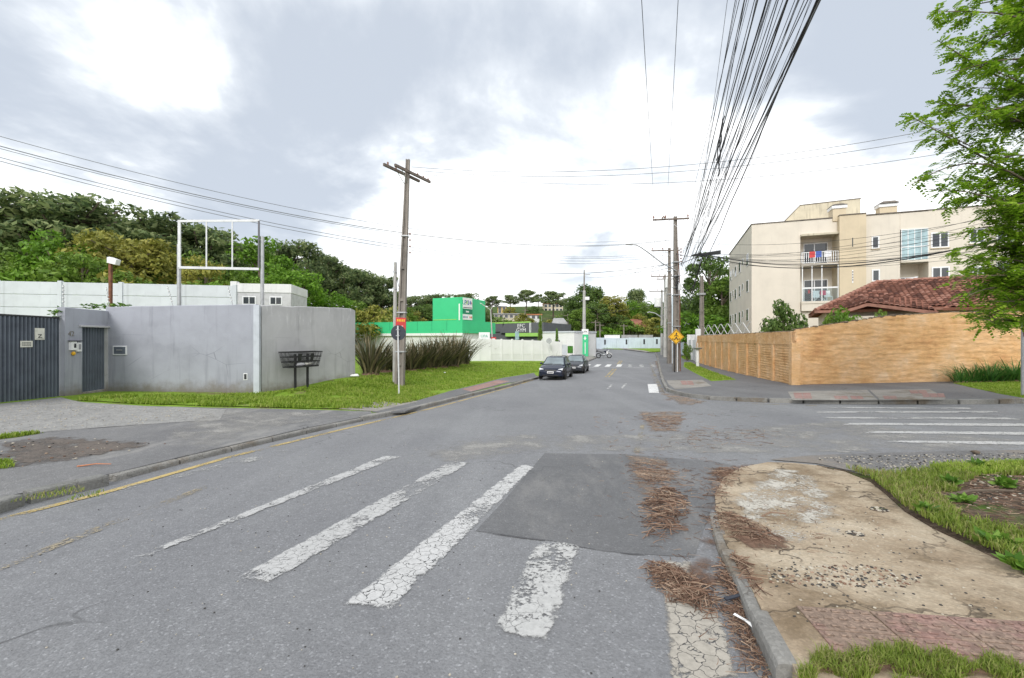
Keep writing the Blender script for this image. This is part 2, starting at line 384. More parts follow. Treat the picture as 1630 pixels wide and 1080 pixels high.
M_cream = plain('cream_render', (.645, .59, .505), .85, 0, .05, .6, .2, 14, streak=.10)
M_cream2 = plain('ochre_render', (.58, .49, .35), .85, 0, .06, .6, .2, 14, streak=.12)
M_tank = plain('stained_render', (.52, .47, .36), .9, 0, .12, .8, .2, 14, streak=.75)
M_coping = plain('dark_coping', (.15, .13, .11), .9, 0, .3, 3, .5, 30)
M_frame = plain('white_frame', (.74, .75, .76), .4, 0, .05, 4, .05, 60)
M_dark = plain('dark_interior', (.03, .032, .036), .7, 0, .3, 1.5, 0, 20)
M_cloth_w = plain('white_cloth', (.72, .72, .74), .9, 0, .1, 6, .4, 20)
M_cloth_p = plain('pink_cloth', (.55, .05, .12), .9, 0, .1, 6, .4, 20)
M_cloth_b = plain('blue_cloth', (.08, .14, .45), .9, 0, .1, 6, .4, 20)
M_green = plain('green_cladding', (.045, .52, .23), .55, 0, .04, .5, .05, 30)
M_green2 = plain('dark_green_sign', (.01, .21, .11), .5, 0, .05, 2, 0, 30)
M_teal = plain('teal_sign', (.02, .36, .24), .5, 0, .05, 2, 0, 30)
M_lime = plain('lime_trim', (.30, .55, .12), .5, 0, .08, 2, 0, 30)
M_charc = plain('charcoal_cladding', (.10, .105, .115), .55, 0, .08, .6, 0, 30)
M_signw = plain('sign_white', (.78, .78, .78), .45, 0, .04, 3, 0, 30)
M_signred = plain('sign_red', (.55, .035, .035), .5, 0, .1, 3, 0, 30)
M_signyel = plain('sign_yellow', (.78, .43, .02), .45, 0, .06, 3, 0, 30)
M_signback = plain('sign_back', (.035, .04, .055), .6, .1, .2, 4, 0, 30)
M_blue = plain('bin_blue', (.04, .20, .50), .5, 0, .1, 3, 0, 30)
M_ink = plain('sign_ink', (.02, .02, .025), .6, 0, .1, 3, 0, 30)
M_inkb = plain('sign_ink_blue', (.03, .09, .35), .6, 0, .1, 3, 0, 30)
M_paper = plain('paper', (.66, .65, .58), .8, 0, .1, 8, 0, 30)
M_yellow_h = plain('yellow_house', (.62, .42, .10), .85, 0, .1, .5, .2, 20)
M_orange = plain('orange_clay', (.50, .20, .10), .85, 0, .15, .5, .2, 20)
M_roofgrey = plain('fibre_cement', (.33, .33, .33), .9, 0, .15, .8, .2, 20)
def tilemat():
    m, g = newmat('clay_tile'); v = g.obj()
    a = g.m('ADD', g.m('MULTIPLY', g.island(), .55), g.m('MULTIPLY', g.noise(v, 1.3, 5, .65), .45))
    c = g.ramp(a, [(.25, (.11, .050, .038)), (.45, (.21, .092, .064)), (.6, (.29, .13, .09)), (.78, (.38, .20, .15))])
    g.out(g.bsdf(c, .9, 0, g.bump(g.noise(v, 40, 3), .4, .01), .2)); return m
M_tile = tilemat()
M_tile2 = plain('clay_tile_edge', (.30, .15, .11), .85, 0, .25, 3, .3, 30)
M_car = plain('car_paint_navy', (.016, .022, .042), .14, .3, .05, 2, 0, 30, .6)
M_car2 = plain('car_paint_slate', (.05, .055, .065), .25, .4, .05, 2, 0, 30, .6)
M_carw = plain('car_paint_white', (.72, .73, .74), .3, 0, .03, 2, 0, 30)
M_trim = plain('car_black_trim', (.02, .02, .021), .6, 0, .1, 5, .05, 80)
M_tyre = plain('tyre_rubber', (.02, .02, .02), .9, 0, .15, 8, .2, 60)
M_rim = plain('alloy', (.45, .46, .47), .3, .8, .08, 8, 0, 60)
M_lamp = plain('headlight_glass', (.72, .74, .76), .12, .3, .05, 9, 0, 60)
M_bark = plain('bark', (.13, .10, .075), .95, 0, .3, 3, .8, 20)
M_barkl = plain('pale_bark', (.27, .23, .18), .95, 0, .25, 3, .6, 20)
M_cable = plain('cable_black', (.03, .031, .034), .6, 0, .1, 2, 0, 20)
M_cableg = plain('cable_grey', (.16, .17, .18), .6, 0, .1, 2, 0, 20)
def twigmat():
    m, g = newmat('dry_twig'); v = g.pos()
    a = g.m('ADD', g.m('MULTIPLY', g.island(), .7), g.m('MULTIPLY', g.noise(v, 6, 4), .3))
    g.out(g.bsdf(g.ramp(a, [(.2, (.075, .045, .033)), (.45, (.19, .115, .08)), (.65, (.27, .18, .13)), (.85, (.40, .30, .22))]), .95, 0, None, .2)); return m
M_twig = twigmat()
M_ceram = plain('insulator', (.24, .11, .07), .3, 0, .1, 6, 0, 30)
def glass(name, col, rough=.08):
    m, g = newmat(name); v = g.obj()
    c = g.ramp(g.noise(v, 1.2, 3), [(.35, tuple(k * .6 for k in col)), (.65, col)])
    g.out(g.bsdf(c, rough, 0, None, .9)); return m
M_glass = glass('window_glass', (.045, .052, .06)); M_glassb = glass('balcony_glass', (.40, .56, .60), .1)
M_cglass = glass('car_glass', (.24, .29, .31), .05)  # reflections on the panes are put into this pale base colour
def sheer():
    m, g = newmat('clear_glazing')
    t = g.n('ShaderNodeBsdfTransparent'); t.inputs[0].default_value = (.86, .92, .93, 1)
    gl = g.n('ShaderNodeBsdfGlossy'); gl.inputs['Roughness'].default_value = .05
    x = g.n('ShaderNodeMixShader'); x.inputs[0].default_value = .05
    g.put(x.inputs[1], t.outputs[0]); g.put(x.inputs[2], gl.outputs[0]); g.out(x.outputs[0]); return m
M_clear = sheer()
def ochre():
    m, g = newmat('ochre_plaster'); v = g.pos()
    c = g.ramp(g.noise(v, .9, 7, .7), [(.28, (.54, .28, .125)), (.45, (.70, .42, .20)), (.6, (.76, .50, .28)), (.75, (.77, .58, .39))])
    c = g.mix(.5, c, g.ramp(g.noise(g.map(v, (1, 1, 3.2)), 4, 6, .72), [(.3, .66), (.7, 1.25)]), 'MULTIPLY')
    z = g.n('ShaderNodeSeparateXYZ'); g.put(z.inputs[0], v)
    c = g.mix(g.m('MULTIPLY', g.ss(g.noise(v, 2.2, 6, .75), .56, .72), .5), c, (.55, .33, .10))
    h = g.m('ADD', g.noise(g.map(v, (1, 1, 5)), 7, 6, .7), g.m('MULTIPLY', g.noise(v, 35, 4), .4))
    g.out(g.bsdf(c, .95, 0, g.bump(h, .8, .04), .15)); return m
M_ochre = ochre()
M_grass = leafmat('grass_blade', [(0.146, 0.233, 0.0225), (0.239, 0.361, 0.0375), (0.331, 0.454, 0.06), (0.451, 0.489, 0.135)], .4, .9)
M_grassd = leafmat('grass_blade_dry', [(0.14, 0.211, 0.0259), (0.229, 0.323, 0.0431), (0.318, 0.379, 0.0863), (0.458, 0.379, 0.201)], .4, 1.2)
M_arauc = leafmat('araucaria_needles', [(0.0775, 0.12, 0.051), (0.132, 0.195, 0.075), (0.248, 0.315, 0.12), (0.372, 0.42, 0.195)], .45, .25)
M_lfdark = leafmat('leaf_dark', [(0.063, 0.121, 0.026), (0.119, 0.196, 0.0416), (0.175, 0.257, 0.0624)], .32, .3)
M_lfmid = leafmat('leaf_mid', [(0.084, 0.162, 0.0208), (0.154, 0.257, 0.0338), (0.224, 0.338, 0.052)], .32, .3)
M_lfbright = leafmat('leaf_bright', [(0.0833, 0.181, 0.0156), (0.149, 0.295, 0.026), (0.226, 0.396, 0.0455)], .36, .3)
M_lfolive = leafmat('leaf_olive', [(0.168, 0.182, 0.0364), (0.28, 0.284, 0.0494), (0.406, 0.371, 0.0845)], .28, .3)
M_near = leafmat('leaf_near_tree', [(.10, .20, .012), (.19, .35, .02), (.28, .46, .035), (.38, .52, .06)], .5, 1.1, .45)
M_flax = leafmat('flax_leaf', [(.05, .058, .03), (.10, .098, .05), (.19, .16, .095), (.34, .27, .17)], .12, .8)
M_strap = leafmat('strap_leaf', [(0.032, 0.105, 0.0225), (0.064, 0.18, 0.0375), (0.144, 0.285, 0.06)], .25, .8)
M_weed = leafmat('weed_leaf', [(.06, .15, .015), (.12, .24, .03), (.2, .32, .05)], .3, 1)

# ================================================================== THE GROUND
def inside(pt, poly):
    x, y = pt[0], pt[1]; r = False; n = len(poly)
    for i in range(n):
        a, b = poly[i], poly[i - 1]
        if (a[1] > y) != (b[1] > y) and x < (b[0] - a[0]) * (y - a[1]) / (b[1] - a[1]) + a[0]: r = not r
    return r
def edge_dist(p, poly):
    best = 1e9; q = Vector((p[0], p[1]))
    for i in range(len(poly)):
        a = Vector(poly[i - 1][:2]); b = Vector(poly[i][:2]); ab = b - a
        t = max(0, min(1, (q - a).dot(ab) / max(1e-9, ab.length_squared))); best = min(best, (q - a - ab * t).length)
    return best
def sheet(name, poly, off, mat, parent=None, kind='structure', skirt=0, res=None, fade=0, bumpy=0):
    """a piece of ground that follows the terrain: polygon in plan, laid `off` above the street level"""
    offf = off if callable(off) else (lambda x, y: off)
    bm = bmesh.new(); vs = [bm.verts.new((p[0], p[1], 0)) for p in poly]; bm.faces.new(vs)
    bmesh.ops.triangulate(bm, faces=bm.faces[:])
    xs = [p[0] for p in poly]; ys = [p[1] for p in poly]
    def cuts(a, b):
        out = []; c = math.floor(a)
        while c < b:
            out.append(c); c += res or (1.0 if abs(c) < 40 else 4.0)
        return out
    for c in cuts(min(xs), max(xs)): bmesh.ops.bisect_plane(bm, geom=bm.verts[:] + bm.edges[:] + bm.faces[:], plane_co=(c + .0137, 0, 0), plane_no=(1, 0, 0))
    for c in cuts(min(ys), max(ys)): bmesh.ops.bisect_plane(bm, geom=bm.verts[:] + bm.edges[:] + bm.faces[:], plane_co=(0, c + .0137, 0), plane_no=(0, 1, 0))
    bmesh.ops.remove_doubles(bm, verts=bm.verts[:], dist=.0008)
    for v in bm.verts:
        v.co.z = H(v.co.x, v.co.y) + offf(v.co.x, v.co.y)
        if bumpy: v.co.z += bumpy * mnoise.noise(Vector((v.co.x * .9, v.co.y * .9, 3)))
    bmesh.ops.recalc_face_normals(bm, faces=bm.faces[:])
    up = sum(f.normal.z for f in bm.faces)
    if up < 0: bmesh.ops.reverse_faces(bm, faces=bm.faces[:])
    if skirt:
        be = [e for e in bm.edges if e.is_boundary]
        r = bmesh.ops.extrude_edge_only(bm, edges=be)
        for v in [q for q in r['geom'] if isinstance(q, bmesh.types.BMVert)]: v.co.z -= skirt
    me = bpy.data.meshes.new(name); bm.to_mesh(me); bm.free()
    if fade:
        at = me.attributes.new('edge', 'FLOAT', 'POINT')
        for i, v in enumerate(me.vertices): at.data[i].value = min(1, edge_dist(v.co, poly) / fade)
    o = link(name, me, mat, parent)
    if parent is None or kind == 'stuff': tag(o, kind=kind)
    return o
def Gp(pts, off=0.0): return [tuple(G(x, y, off)[:2]) for x, y in pts]

# base terrain: one grid to the horizon, lying under everything else
xs = np.unique(np.concatenate([np.arange(-60, 70, 1.5), np.linspace(-700, -60, 28), np.linspace(70, 700, 28)]))
ys = np.unique(np.concatenate([np.arange(-30, 100, 1.5), np.linspace(100, 260, 30), np.linspace(260, 1200, 20)]))
Vv = []; 
for y in ys:
    for x in xs:
        s, t = st(x, y); z = H(x, min(y, 400.0)) - .07
        Vv.append((x, y, z - 3.0 if False else z))
nx = len(xs); Q = [(j * nx + i, j * nx + i + 1, (j + 1) * nx + i + 1, (j + 1) * nx + i) for j in range(len(ys) - 1) for i in range(nx - 1)]
go = link('ground', np_mesh('ground', Vv, Q), M_farland); tag(go, kind='structure')
for p in go.data.polygons: p.use_smooth = True

road_poly = [ST(-12, -7.6), ST(12, -7.55), ST(27, -7.0), ST(45, -6.3), ST(62, -5.8)] + Gp([(938, 560), (934, 552), (930, 547), (912, 544.5), (928, 543.6), (957, 547), (981, 552), (1023, 557), (1043, 562)]) + \
            [ST(62, 2.8), ST(40, 2.2), ST(26, 3), ST(26, 9), ST(21.5, 14), ST(21.5, 40), ST(-12, 40)]
sheet('road', road_poly, 0, M_asph)
# resurfaced patch and tar seams
sheet('asphalt_patch', Gp([(867, 722), (1000, 724), (1135, 735), (1172, 742), (1140, 790), (1118, 850), (1105, 888), (1050, 885), (960, 878), (880, 862), (757, 846), (800, 800)]), .004, M_patch)
sheet('tar_seam', Gp([(757, 846), (880, 862), (960, 878), (1050, 885), (1050, 887.5), (958, 881), (878, 865), (755, 848)]), .0065, M_darkwet, fade=.004, res=.5)
sheet('dust_patch', Gp([(640, 715), (800, 690), (1010, 690), (1330, 668), (1640, 700), (1640, 722), (1400, 724), (1200, 728), (1040, 722), (840, 724), (700, 745)]), .0045, M_dust, fade=.7, res=.5)

# crosswalk in front of the camera: six worn bars, then half a bar at the gutter
def painted(name, pts, mat, off=.009, res=None, parent=None):
    return sheet(name, Gp(pts), off, mat, parent, res=res or .13, fade=.07)
xw = empty('crosswalk', gz(-1, 4, 0), kind='structure')
def kid(o, parent):
    o.parent = parent; o.matrix_parent_inverse = Matrix.Translation(-Vector(parent.location)); o.pop('kind', None) if 'kind' in o else None; return o
for pts, mt in [([(545, 964), (620, 976), (853, 742), (828, 740)], M_white), ([(781, 1004), (875, 1029), (926, 868), (855, 861)], M_white4),
                ([(373, 922), (428, 932), (748, 738), (720, 733)], M_white2), ([(198, 893), (232, 888), (638, 728), (612, 726)], M_white2),
                ([(1054, 893), (1098, 893), (1150, 990), (1180, 1090), (1062, 1090)], M_white5), ([(-60, 838), (20, 822), (490, 716), (440, 718)], M_white3)]:
    kid(painted('painted_bar', pts, mt), xw)
xs_ = empty('side_crosswalk', gz(11, 9, 0), kind='structure')
for pts, mt in [([(1402, 705), (1660, 710), (1660, 704), (1420, 702)], M_white), ([(1368, 690), (1660, 694), (1660, 688.5), (1385, 687)], M_white),
                ([(1338, 677), (1660, 680), (1660, 675), (1352, 674)], M_white), ([(1305, 667), (1632, 669), (1600, 665), (1320, 664.5)], M_white2),
                ([(1298, 658), (1600, 658), (1580, 655), (1298, 655.5)], M_white2), ([(1310, 650.5), (1550, 652), (1545, 649.5), (1330, 648.8)], M_white2)]:
    kid(painted('painted_bar', pts, mt), xs_)
fcw = empty('far_crosswalk', gz(11, 45, 0), kind='structure')
for i in range(7):
    t0 = -5.6 + i * 1.12
    a = [ST(44.2, t0), ST(44.2, t0 + .5), ST(48.2, t0 + .5), ST(48.2, t0)]
    kid(sheet('painted_bar', a, .008, M_whiteF if i < 4 else M_white2, fade=.07, res=.3), fcw)
kid(sheet('painted_bar', [ST(42.6, -5.4), ST(42.6, 1.2), ST(43.0, 1.2), ST(43.0, -5.4)], .008, M_white2, fade=.07, res=.3), fcw)
cl_ = empty('centre_line', gz(6, 30, 0), kind='structure')
for s0, s1 in ((31, 41), (48.5, 56)):
    for tt in (-2.35, -2.1):
        kid(sheet('painted_line', [ST(s0, tt), ST(s0, tt + .11), ST(s1, tt + .11), ST(s1, tt)], .008, M_yel), cl_)
sheet('painted_square', Gp([(1031, 612), (1046, 612), (1049, 626), (1033, 626)]), .008, M_whiteF)
for pts in ([(962, 622), (972, 618), (978, 611), (972, 612)], [(985, 621), (990, 620), (1000, 611), (994, 611)]):
    sheet('painted_mark', Gp(pts), .008, M_white2, fade=.05, res=.3)
sheet('yellow_line', [ST(s, -6.93 if s < 5 else (-7.22 if s < 14 else -7.0)) for s in (1, 4, 6, 9, 14, 20, 26, 30)] +
      [ST(s, -6.80 if s < 5 else (-7.08 if s < 14 else -6.87)) for s in (30, 26, 20, 14, 9, 6, 4, 1)], .008, M_yel, res=1)
sheet('yellow_line', [tuple(G(x, y)[:2]) for x, y in ((1036, 578), (1046, 600), (1056, 622), (1075, 634), (1140, 641), (1300, 646), (1300, 647), (1138, 642), (1070, 636), (1051, 625), (1041, 600), (1033, 578))], .008, M_yel2)
sheet('yellow_line', Gp([(0, 910), (180, 838), (330, 778), (326, 774), (170, 832), (0, 902)]), .0085, M_yel2)
sheet('yellow_line', Gp([(1018, 722), (1027, 672), (1021, 672), (1008, 722)]), .0085, M_yel2)

# ---- left side: raised lots with a paved apron, verge and footway
lot_left = sheet('verge', [ST(-12, -7.75), ST(12, -7.7), ST(27, -7.15), ST(45, -6.5), ST(62, -6.0), ST(66, -30), ST(50, -60), ST(-12, -60)], .10, M_grnd, skirt=.2)
# low wall line points (see the compound below)
A_GATE0 = Vector((-15.6, 9.2)); A_PIL0 = Vector(G(97, 630, .12)[:2]); A_PIL1 = Vector(G(127, 627, .12)[:2]); A_DOOR1 = Vector(G(166, 622.5, .12)[:2])
B0 = Vector(G(172, 622, .12)[:2]); B1 = Vector(G(410, 625, .12)[:2]); B2 = Vector(((563 - CX) / F * 20.5, 20.5))
apron = sheet('apron', [ST(-12, -7.72), ST(4.5, -7.5), ST(5.5, -7.58), ST(8.3, -7.7), ST(10.4, -7.6), ST(12.0, -7.35)] + Gp([(592, 661)], .05) + Gp([(590, 655), (480, 652), (330, 649), (210, 646), (130, 640), (97, 634), (0, 646), (-120, 660)], .11) + [(-24, 9), ST(-12, -40)], .108, M_apron, skirt=.1)
sheet('gravel_yard', Gp([(0, 643), (97, 633), (128, 641), (250, 648), (360, 652), (350, 668), (230, 676), (120, 684), (0, 694), (-100, 705), (-100, 655)], .11), .113, M_gravel, bumpy=.01)
sheet('dust_track', Gp([(330, 655), (480, 655), (600, 660), (470, 676), (400, 690), (330, 720), (230, 760), (210, 752), (300, 715), (250, 690)], .11), .114, M_dust, fade=.5, res=.4)
sheet('dirt_patch', Gp([(-20, 700), (90, 694), (210, 700), (285, 706), (200, 720), (120, 735), (40, 745), (-20, 752)], .11), .1145, stain('dark_dirt', (.10, .09, .08), (.16, .13, .11), .42), fade=.6, res=.3)
sheet('verge_strip', Gp([(120, 637), (180, 629), (300, 631), (410, 627), (520, 612), (600, 640), (590, 651), (480, 650), (330, 646), (210, 642)], .12), .125, M_grnd)
fw_l = sheet('footway', Gp([(592, 656), (650, 642), (720, 622), (800, 602), (850, 594), (856, 601), (800, 612), (740, 627), (690, 640), (645, 655)], .12), .128, M_walk, skirt=.05)
sheet('footway_slab', Gp([(540, 651), (600, 655), (665, 640), (640, 634), (560, 646)], .12), .131, M_flag, skirt=.02)
sheet('footway_slab', Gp([(735, 620), (790, 606), (812, 607), (750, 624)], .12), .134, M_redtile)
for cx_, cy_ in ((60, 722), (235, 706), (310, 690)):
    pass
# ---- right side: corner footway, lawns
walk_edge = [(1700, 640), (1630, 641), (1560, 643), (1500, 643), (1400, 643), (1300, 642), (1220, 640.5), (1140, 637), (1100, 632.5), (1068, 625), (1060, 614), (1055, 600), (1051, 585), (1048, 571), (1044, 562.5)]
we = Gp(walk_edge)
inner = Gp([(1062, 560), (1098, 570), (1112, 577), (1180, 605), (1265, 612), (1510, 607), (1700, 601)], .12)
sheet('corner_footway', we + [ST(78, 4.2), ST(70, 6.5), ST(48, 7.2), ST(26, 7.2), ST(23.5, 8)] + [tuple(G(1510, 604, .12)[:2]), tuple(G(1700, 598, .12)[:2])], .125, M_walk, skirt=.2)
for pts in ([(1172, 605), (1100, 577), (1089, 577), (1088, 584), (1132, 607)], [(1104, 573), (1087, 566), (1084, 569), (1090, 573)]):
    sheet('lawn_strip', Gp(pts, .125), .135, M_grnd, skirt=.01)
lawnR = sheet('corner_lawn', Gp([(1516, 610), (1700, 606), (1700, 634), (1630, 634), (1590, 627), (1545, 617)], .125), .135, M_grnd, skirt=.01)
fr = empty('footway_panel', gz(10, 16, .12), kind='structure')
kid(sheet('slab', Gp([(1262, 637.5), (1254, 624), (1380, 621), (1398, 637.8)], .125), .130, M_flag), fr)
kid(sheet('slab', Gp([(1402, 637.8), (1384, 621), (1480, 620), (1506, 634), (1500, 637.5)], .125), .130, M_flag), fr)
kid(sheet('slab', Gp([(1064, 612), (1061, 606), (1118, 605), (1133, 615), (1075, 620)], .125), .130, M_flag), fr)
tile_pts = [(1272 + 12 * i, 637 - (i // 4)) for i in range(3)]
for (a, b, y0, y1, n) in ((1266, 1294, 626, 636, 2), (1330, 1352, 631, 636, 2), (1356, 1376, 631, 636, 2), (1408, 1430, 631, 636, 2), (1450, 1478, 622, 627, 2), (1470, 1506, 627, 633, 3), (1086, 1106, 607, 613, 2)):
    for k in range(n):
        x0 = a + (b - a) * k / n; x1 = a + (b - a) * (k + 1) / n - 1.0
        kid(sheet('red_paver', Gp([(x0, y1), (x1, y1), (x1 - 3, y0), (x0 - 3, y0)], .125), .138, M_redtile, skirt=.01), fr)

# ---- near right corner: cracked concrete ramp, tactile strip, grass island, gravelly drive
def isl_off(x, y):
    s, t = st(x, y); return .022 + .10 * (1 - sm(2.6, 5.2, s))
ramp_px = [(1262, 1085), (1225, 1020), (1200, 960), (1172, 905), (1152, 860), (1140, 815), (1138, 785), (1152, 758), (1180, 742), (1222, 734), (1262, 735), (1300, 739), (1345, 749), (1385, 765), (1410, 785), (1440, 812), (1490, 842), (1530, 862), (1580, 890), (1640, 918)]
ramp_w = Gp(ramp_px, .04)
ramp_poly = ramp_w + [(3.9, 2.6), (6.5, -1), (5, -6), ST(-8, .95), ST(0, .62)]
sheet('corner_ramp', ramp_poly, isl_off, M_conc, skirt=.15, res=.35)
gi = Gp([(1330, 722), (1480, 720), (1700, 716), (1900, 712)], .0)
gi_poly = ramp_w[11:] + [(3.9, 2.6), (6.5, -1), (30, -1), (30, 8.2)] + Gp([(1700, 741), (1560, 745), (1480, 750), (1400, 757)], .06)
sheet('grass_island', gi_poly, lambda x, y: isl_off(x, y) + .012 + .05 * sm(0, .5, edge_dist((x, y), gi_poly)), M_mulch, skirt=.2, bumpy=.02, res=.5)
sheet('gravel_drive', Gp([(1225, 733), (1290, 726), (1400, 722), (1700, 716), (1700, 742), (1560, 746), (1480, 751), (1400, 758), (1345, 749), (1300, 739)], .0), .012, asphalt('loose_asphalt', (.12, .12, .125), (.20, .195, .19), .8, (.24, .20, .16), .0, .4), res=.5, bumpy=.008)
sheet('grass_tuft_bed', Gp([(1262, 1085), (1270, 1055), (1360, 1042), (1480, 1050), (1600, 1062), (1600, 1090)], .12), lambda x, y: isl_off(x, y) + .0165, M_leafmud, res=.1, fade=.12)

# tactile pavers: slab with rows of raised bars, every paver an object
tp = empty('tactile_strip', gz(3.0, 2.1, .12), kind='structure')
tm = MB(); tm.box(-.195, .195, -.12, .12, -.02, .004, .003)
for i in range(5):
    for j in range(3):
        xx = -.155 + i * .0775; yy = -.08 + j * .08
        tm.box(xx - .022, xx + .022, yy - .011, yy + .011, .004, .011, .003)
tme = tm.mesh('tactile_paver'); tme.materials.append(M_tact)
a0 = Vector(G(1300, 1005, .12)); a1 = Vector(G(1640, 1030, .12)); ax = (a1 - a0); L_ = ax.length; ax.normalize(); ay = Vector((-ax.y, ax.x, 0)).normalized()
for i in range(8):
    for j in (-1, 0):
        c = a0 + ax * (.2 + .4 * i) + ay * (.13 + .25 * j); zc = H(c.x, c.y) + isl_off(c.x, c.y) + .004
        nrm = Vector((H(c.x - .2, c.y) + isl_off(c.x - .2, c.y) - H(c.x + .2, c.y) - isl_off(c.x + .2, c.y), H(c.x, c.y - .2) + isl_off(c.x, c.y - .2) - H(c.x, c.y + .2) - isl_off(c.x, c.y + .2), .4)).normalized()
        o = link('tactile_paver', tme, None, tp); q = Matrix.Rotation(math.atan2(ax.y, ax.x), 4, 'Z')
        m4 = nrm.to_track_quat('Z', 'Y').to_matrix().to_4x4()
        xa = (ax - nrm * ax.dot(nrm)).normalized(); ya = nrm.cross(xa)
        mw = Matrix(((xa.x, ya.x, nrm.x, c.x), (xa.y, ya.y, nrm.y, c.y), (xa.z, ya.z, nrm.z, zc), (0, 0, 0, 1)))
        o.matrix_local = Matrix.Translation(-Vector(tp.location)) @ mw

# ---- kerbs, stone by stone
def kerb(pts, name, length, h0, h1, w, mat, rnd=.015, gap=.012, side=1, hfun=None):
    """stones laid along a polyline (plan points); h1 = top above the street"""
    root = empty(name, gz(*pts[0][:2], 0), kind='structure')
    P2 = [Vector(p[:2]) for p in pts]; d = [0]
    for a, b in zip(P2, P2[1:]): d.append(d[-1] + (b - a).length)
    def at(q):
        for i in range(len(d) - 1):
            if q <= d[i + 1] or i == len(d) - 2:
                return P2[i] + (P2[i + 1] - P2[i]) * ((q - d[i]) / max(1e-6, d[i + 1] - d[i]))
    n = max(1, round(d[-1] / length)); ln = d[-1] / n
    for i in range(n):
        a = at(i * ln + gap); b = at((i + 1) * ln - gap); t = (b - a).normalized(); nn = Vector((-t.y, t.x)) * side
        top = (hfun(i / n) if hfun else h1) + random.uniform(-1, 1) * rnd * .5; jit = random.uniform(-1, 1) * rnd
        rings = []
        r = .025
        for p, e in ((a, .7), (a + t * .02, 1), (b - t * .02, 1), (b, .7)):
            z = H(p.x, p.y); q = p + nn * jit
            prof = [(0, h0), (0, top - r * 1.4), (r * .45, top - r * .4), (r * 1.4, top), (w, top), (w, h0)]
            rings.append([(q.x + nn.x * u - root.location.x, q.y + nn.y * u - root.location.y, z + v - (1 - e) * .02 - root.location.z) for u, v in prof])
        m = MB(); m.loft(rings); m.build('kerb_stone', mat, root)
    return root
lk = Gp([(-60, 838), (0, 815), (40, 805)]); kerb(lk, 'kerb', 1.0, -.1, .15, .17, M_kerbd)
kerb(Gp([(46, 803), (110, 788), (174, 773)]), 'kerb', 1.15, -.1, .15, .17, M_kerbd)
kerb([ST(4.35, -7.36), ST(5.5, -7.5), ST(8.3, -7.62), ST(10.4, -7.52)], 'flush_kerb', 1.0, -.1, .098, .26, M_kerb, .006)
kerb([ST(10.4, -7.5), ST(12.7, -7.2), ST(18, -7.25), ST(23, -7.05), ST(27, -6.95), ST(45, -6.3), ST(62, -5.8)], 'kerb', 1.0, -.1, .14, .14, M_kerb, .012)
kerb(list(reversed(we)), 'corner_kerb', .95, -.1, .145, .16, M_kerb, .02, .02, side=-1)
rk = [Vector(p) for p in ramp_w[0:6]]; rk = [p + Vector((-(rk[min(i + 1, 5)] - rk[max(i - 1, 0)]).normalized().y, (rk[min(i + 1, 5)] - rk[max(i - 1, 0)]).normalized().x)) * .075 for i, p in enumerate(rk)]
kerb([tuple(p) for p in rk], 'ramp_kerb', .55, -.1, .1, .10, M_kerb, .006, .006, side=-1, hfun=lambda f: .130 - .125 * f)

# ================================================================== LEFT: THE GREY COMPOUND
def on_line(px, a, b):
    """plan point where the sight line of a picture column meets the line a-b"""
    k = (px - CX) / F; a = Vector(a[:2]); d = Vector(b[:2]) - a
    t = (k * a.y - a.x) / (d.x - k * d.y); return a + d * t
def zat(py, Y): return EYE + (CY - py) / F * Y
def frame_on(a, b, name, label, cat, z=None, group=None):
    """an Empty at plan point a whose local x runs to b; local -y faces the viewer's side"""
    a = Vector(a[:2]); b = Vector(b[:2]); zz_ = H(a.x, a.y) if z is None else z
    return empty(name, (a.x, a.y, zz_), math.atan2(b.y - a.y, b.x - a.x), label, cat, group)
def rough_wall(L, zb, zt, th, step=.25, top=.012, face=.006, seed=0):
    """a rendered wall in local x-z with uneven faces and a chipped top; zb, zt functions of x"""
    m = MB(); n = max(2, int(L / step)); rings = []
    for i in range(n + 1):
        x = L * i / n; e = lambda q: mnoise.noise(Vector((x * 1.3, q * 3.1 + seed, seed)))
        t_ = zt(x) + top * (e(1) + mnoise.noise(Vector((x * 6, seed, 0))) * .7); b_ = zb(x) - .25
        ring = []
        for k in range(7): ring.append((x, -th / 2 + face * e(k) * 1.5, b_ + (t_ - .02 - b_) * k / 6))
        ring += [(x, -th / 2 + .03, t_), (x, th / 2 - .03, t_), (x, th / 2, t_ - .02), (x, th / 2, b_)]
        rings.append(ring)
    return m.loft(rings)
def corrugated(L, z0, z1, pitch, depth):
    """folded sheet along x, solid 12 mm thick"""
    xs_, ys_ = [], []
    n = int(L / pitch); p = L / n
    for i in range(n):
        for u, v in ((0, 0), (.34, 0), (.5, depth), (.84, depth)): xs_.append((i + u) * p); ys_.append(v)
    xs_.append(L); ys_.append(0); m = MB()
    ring = [[(x, y, z) for x, y in zip(xs_, ys_)] + [(x, y + .012, z) for x, y in reversed(list(zip(xs_, ys_)))] for z in (z0, z1)]
    return m.loft(ring)

# main street-side wall and the long flank beyond the corner
LB = (B1 - B0).length
w = frame_on(B0, B1, 'boundary_wall', 'grey rendered boundary wall with letter slot, facing the gravel yard', 'wall')
hb = lambda a, b: (lambda x: H(*(Vector(a) + (Vector(b) - Vector(a)).normalized() * x)) + .1 - H(a[0], a[1]))
topB = [zat(489, B0.y) - w.location.z, zat(485, B1.y) - w.location.z]
rough_wall(LB, hb(B0, B1), lambda x: topB[0] + (topB[1] - topB[0]) * x / LB, .18, seed=1).build('wall_face', M_gwall, w)
MB().box(LB - .10, LB + .105, -.105, .02, -.3, topB[1] - .03, .01).build('corner_strip', plain('pale_strip', (.50, .53, .58), .9, 0, .08, 2, .3, 30), w)
p = on_line(195, B0, B1); q = (p - B0).length; zc = zat(558, p.y) - w.location.z
mb = MB().box(q - .24, q + .24, -.125, -.08, zc - .17, zc + .17, .01).build('letter_box', M_frame, w)
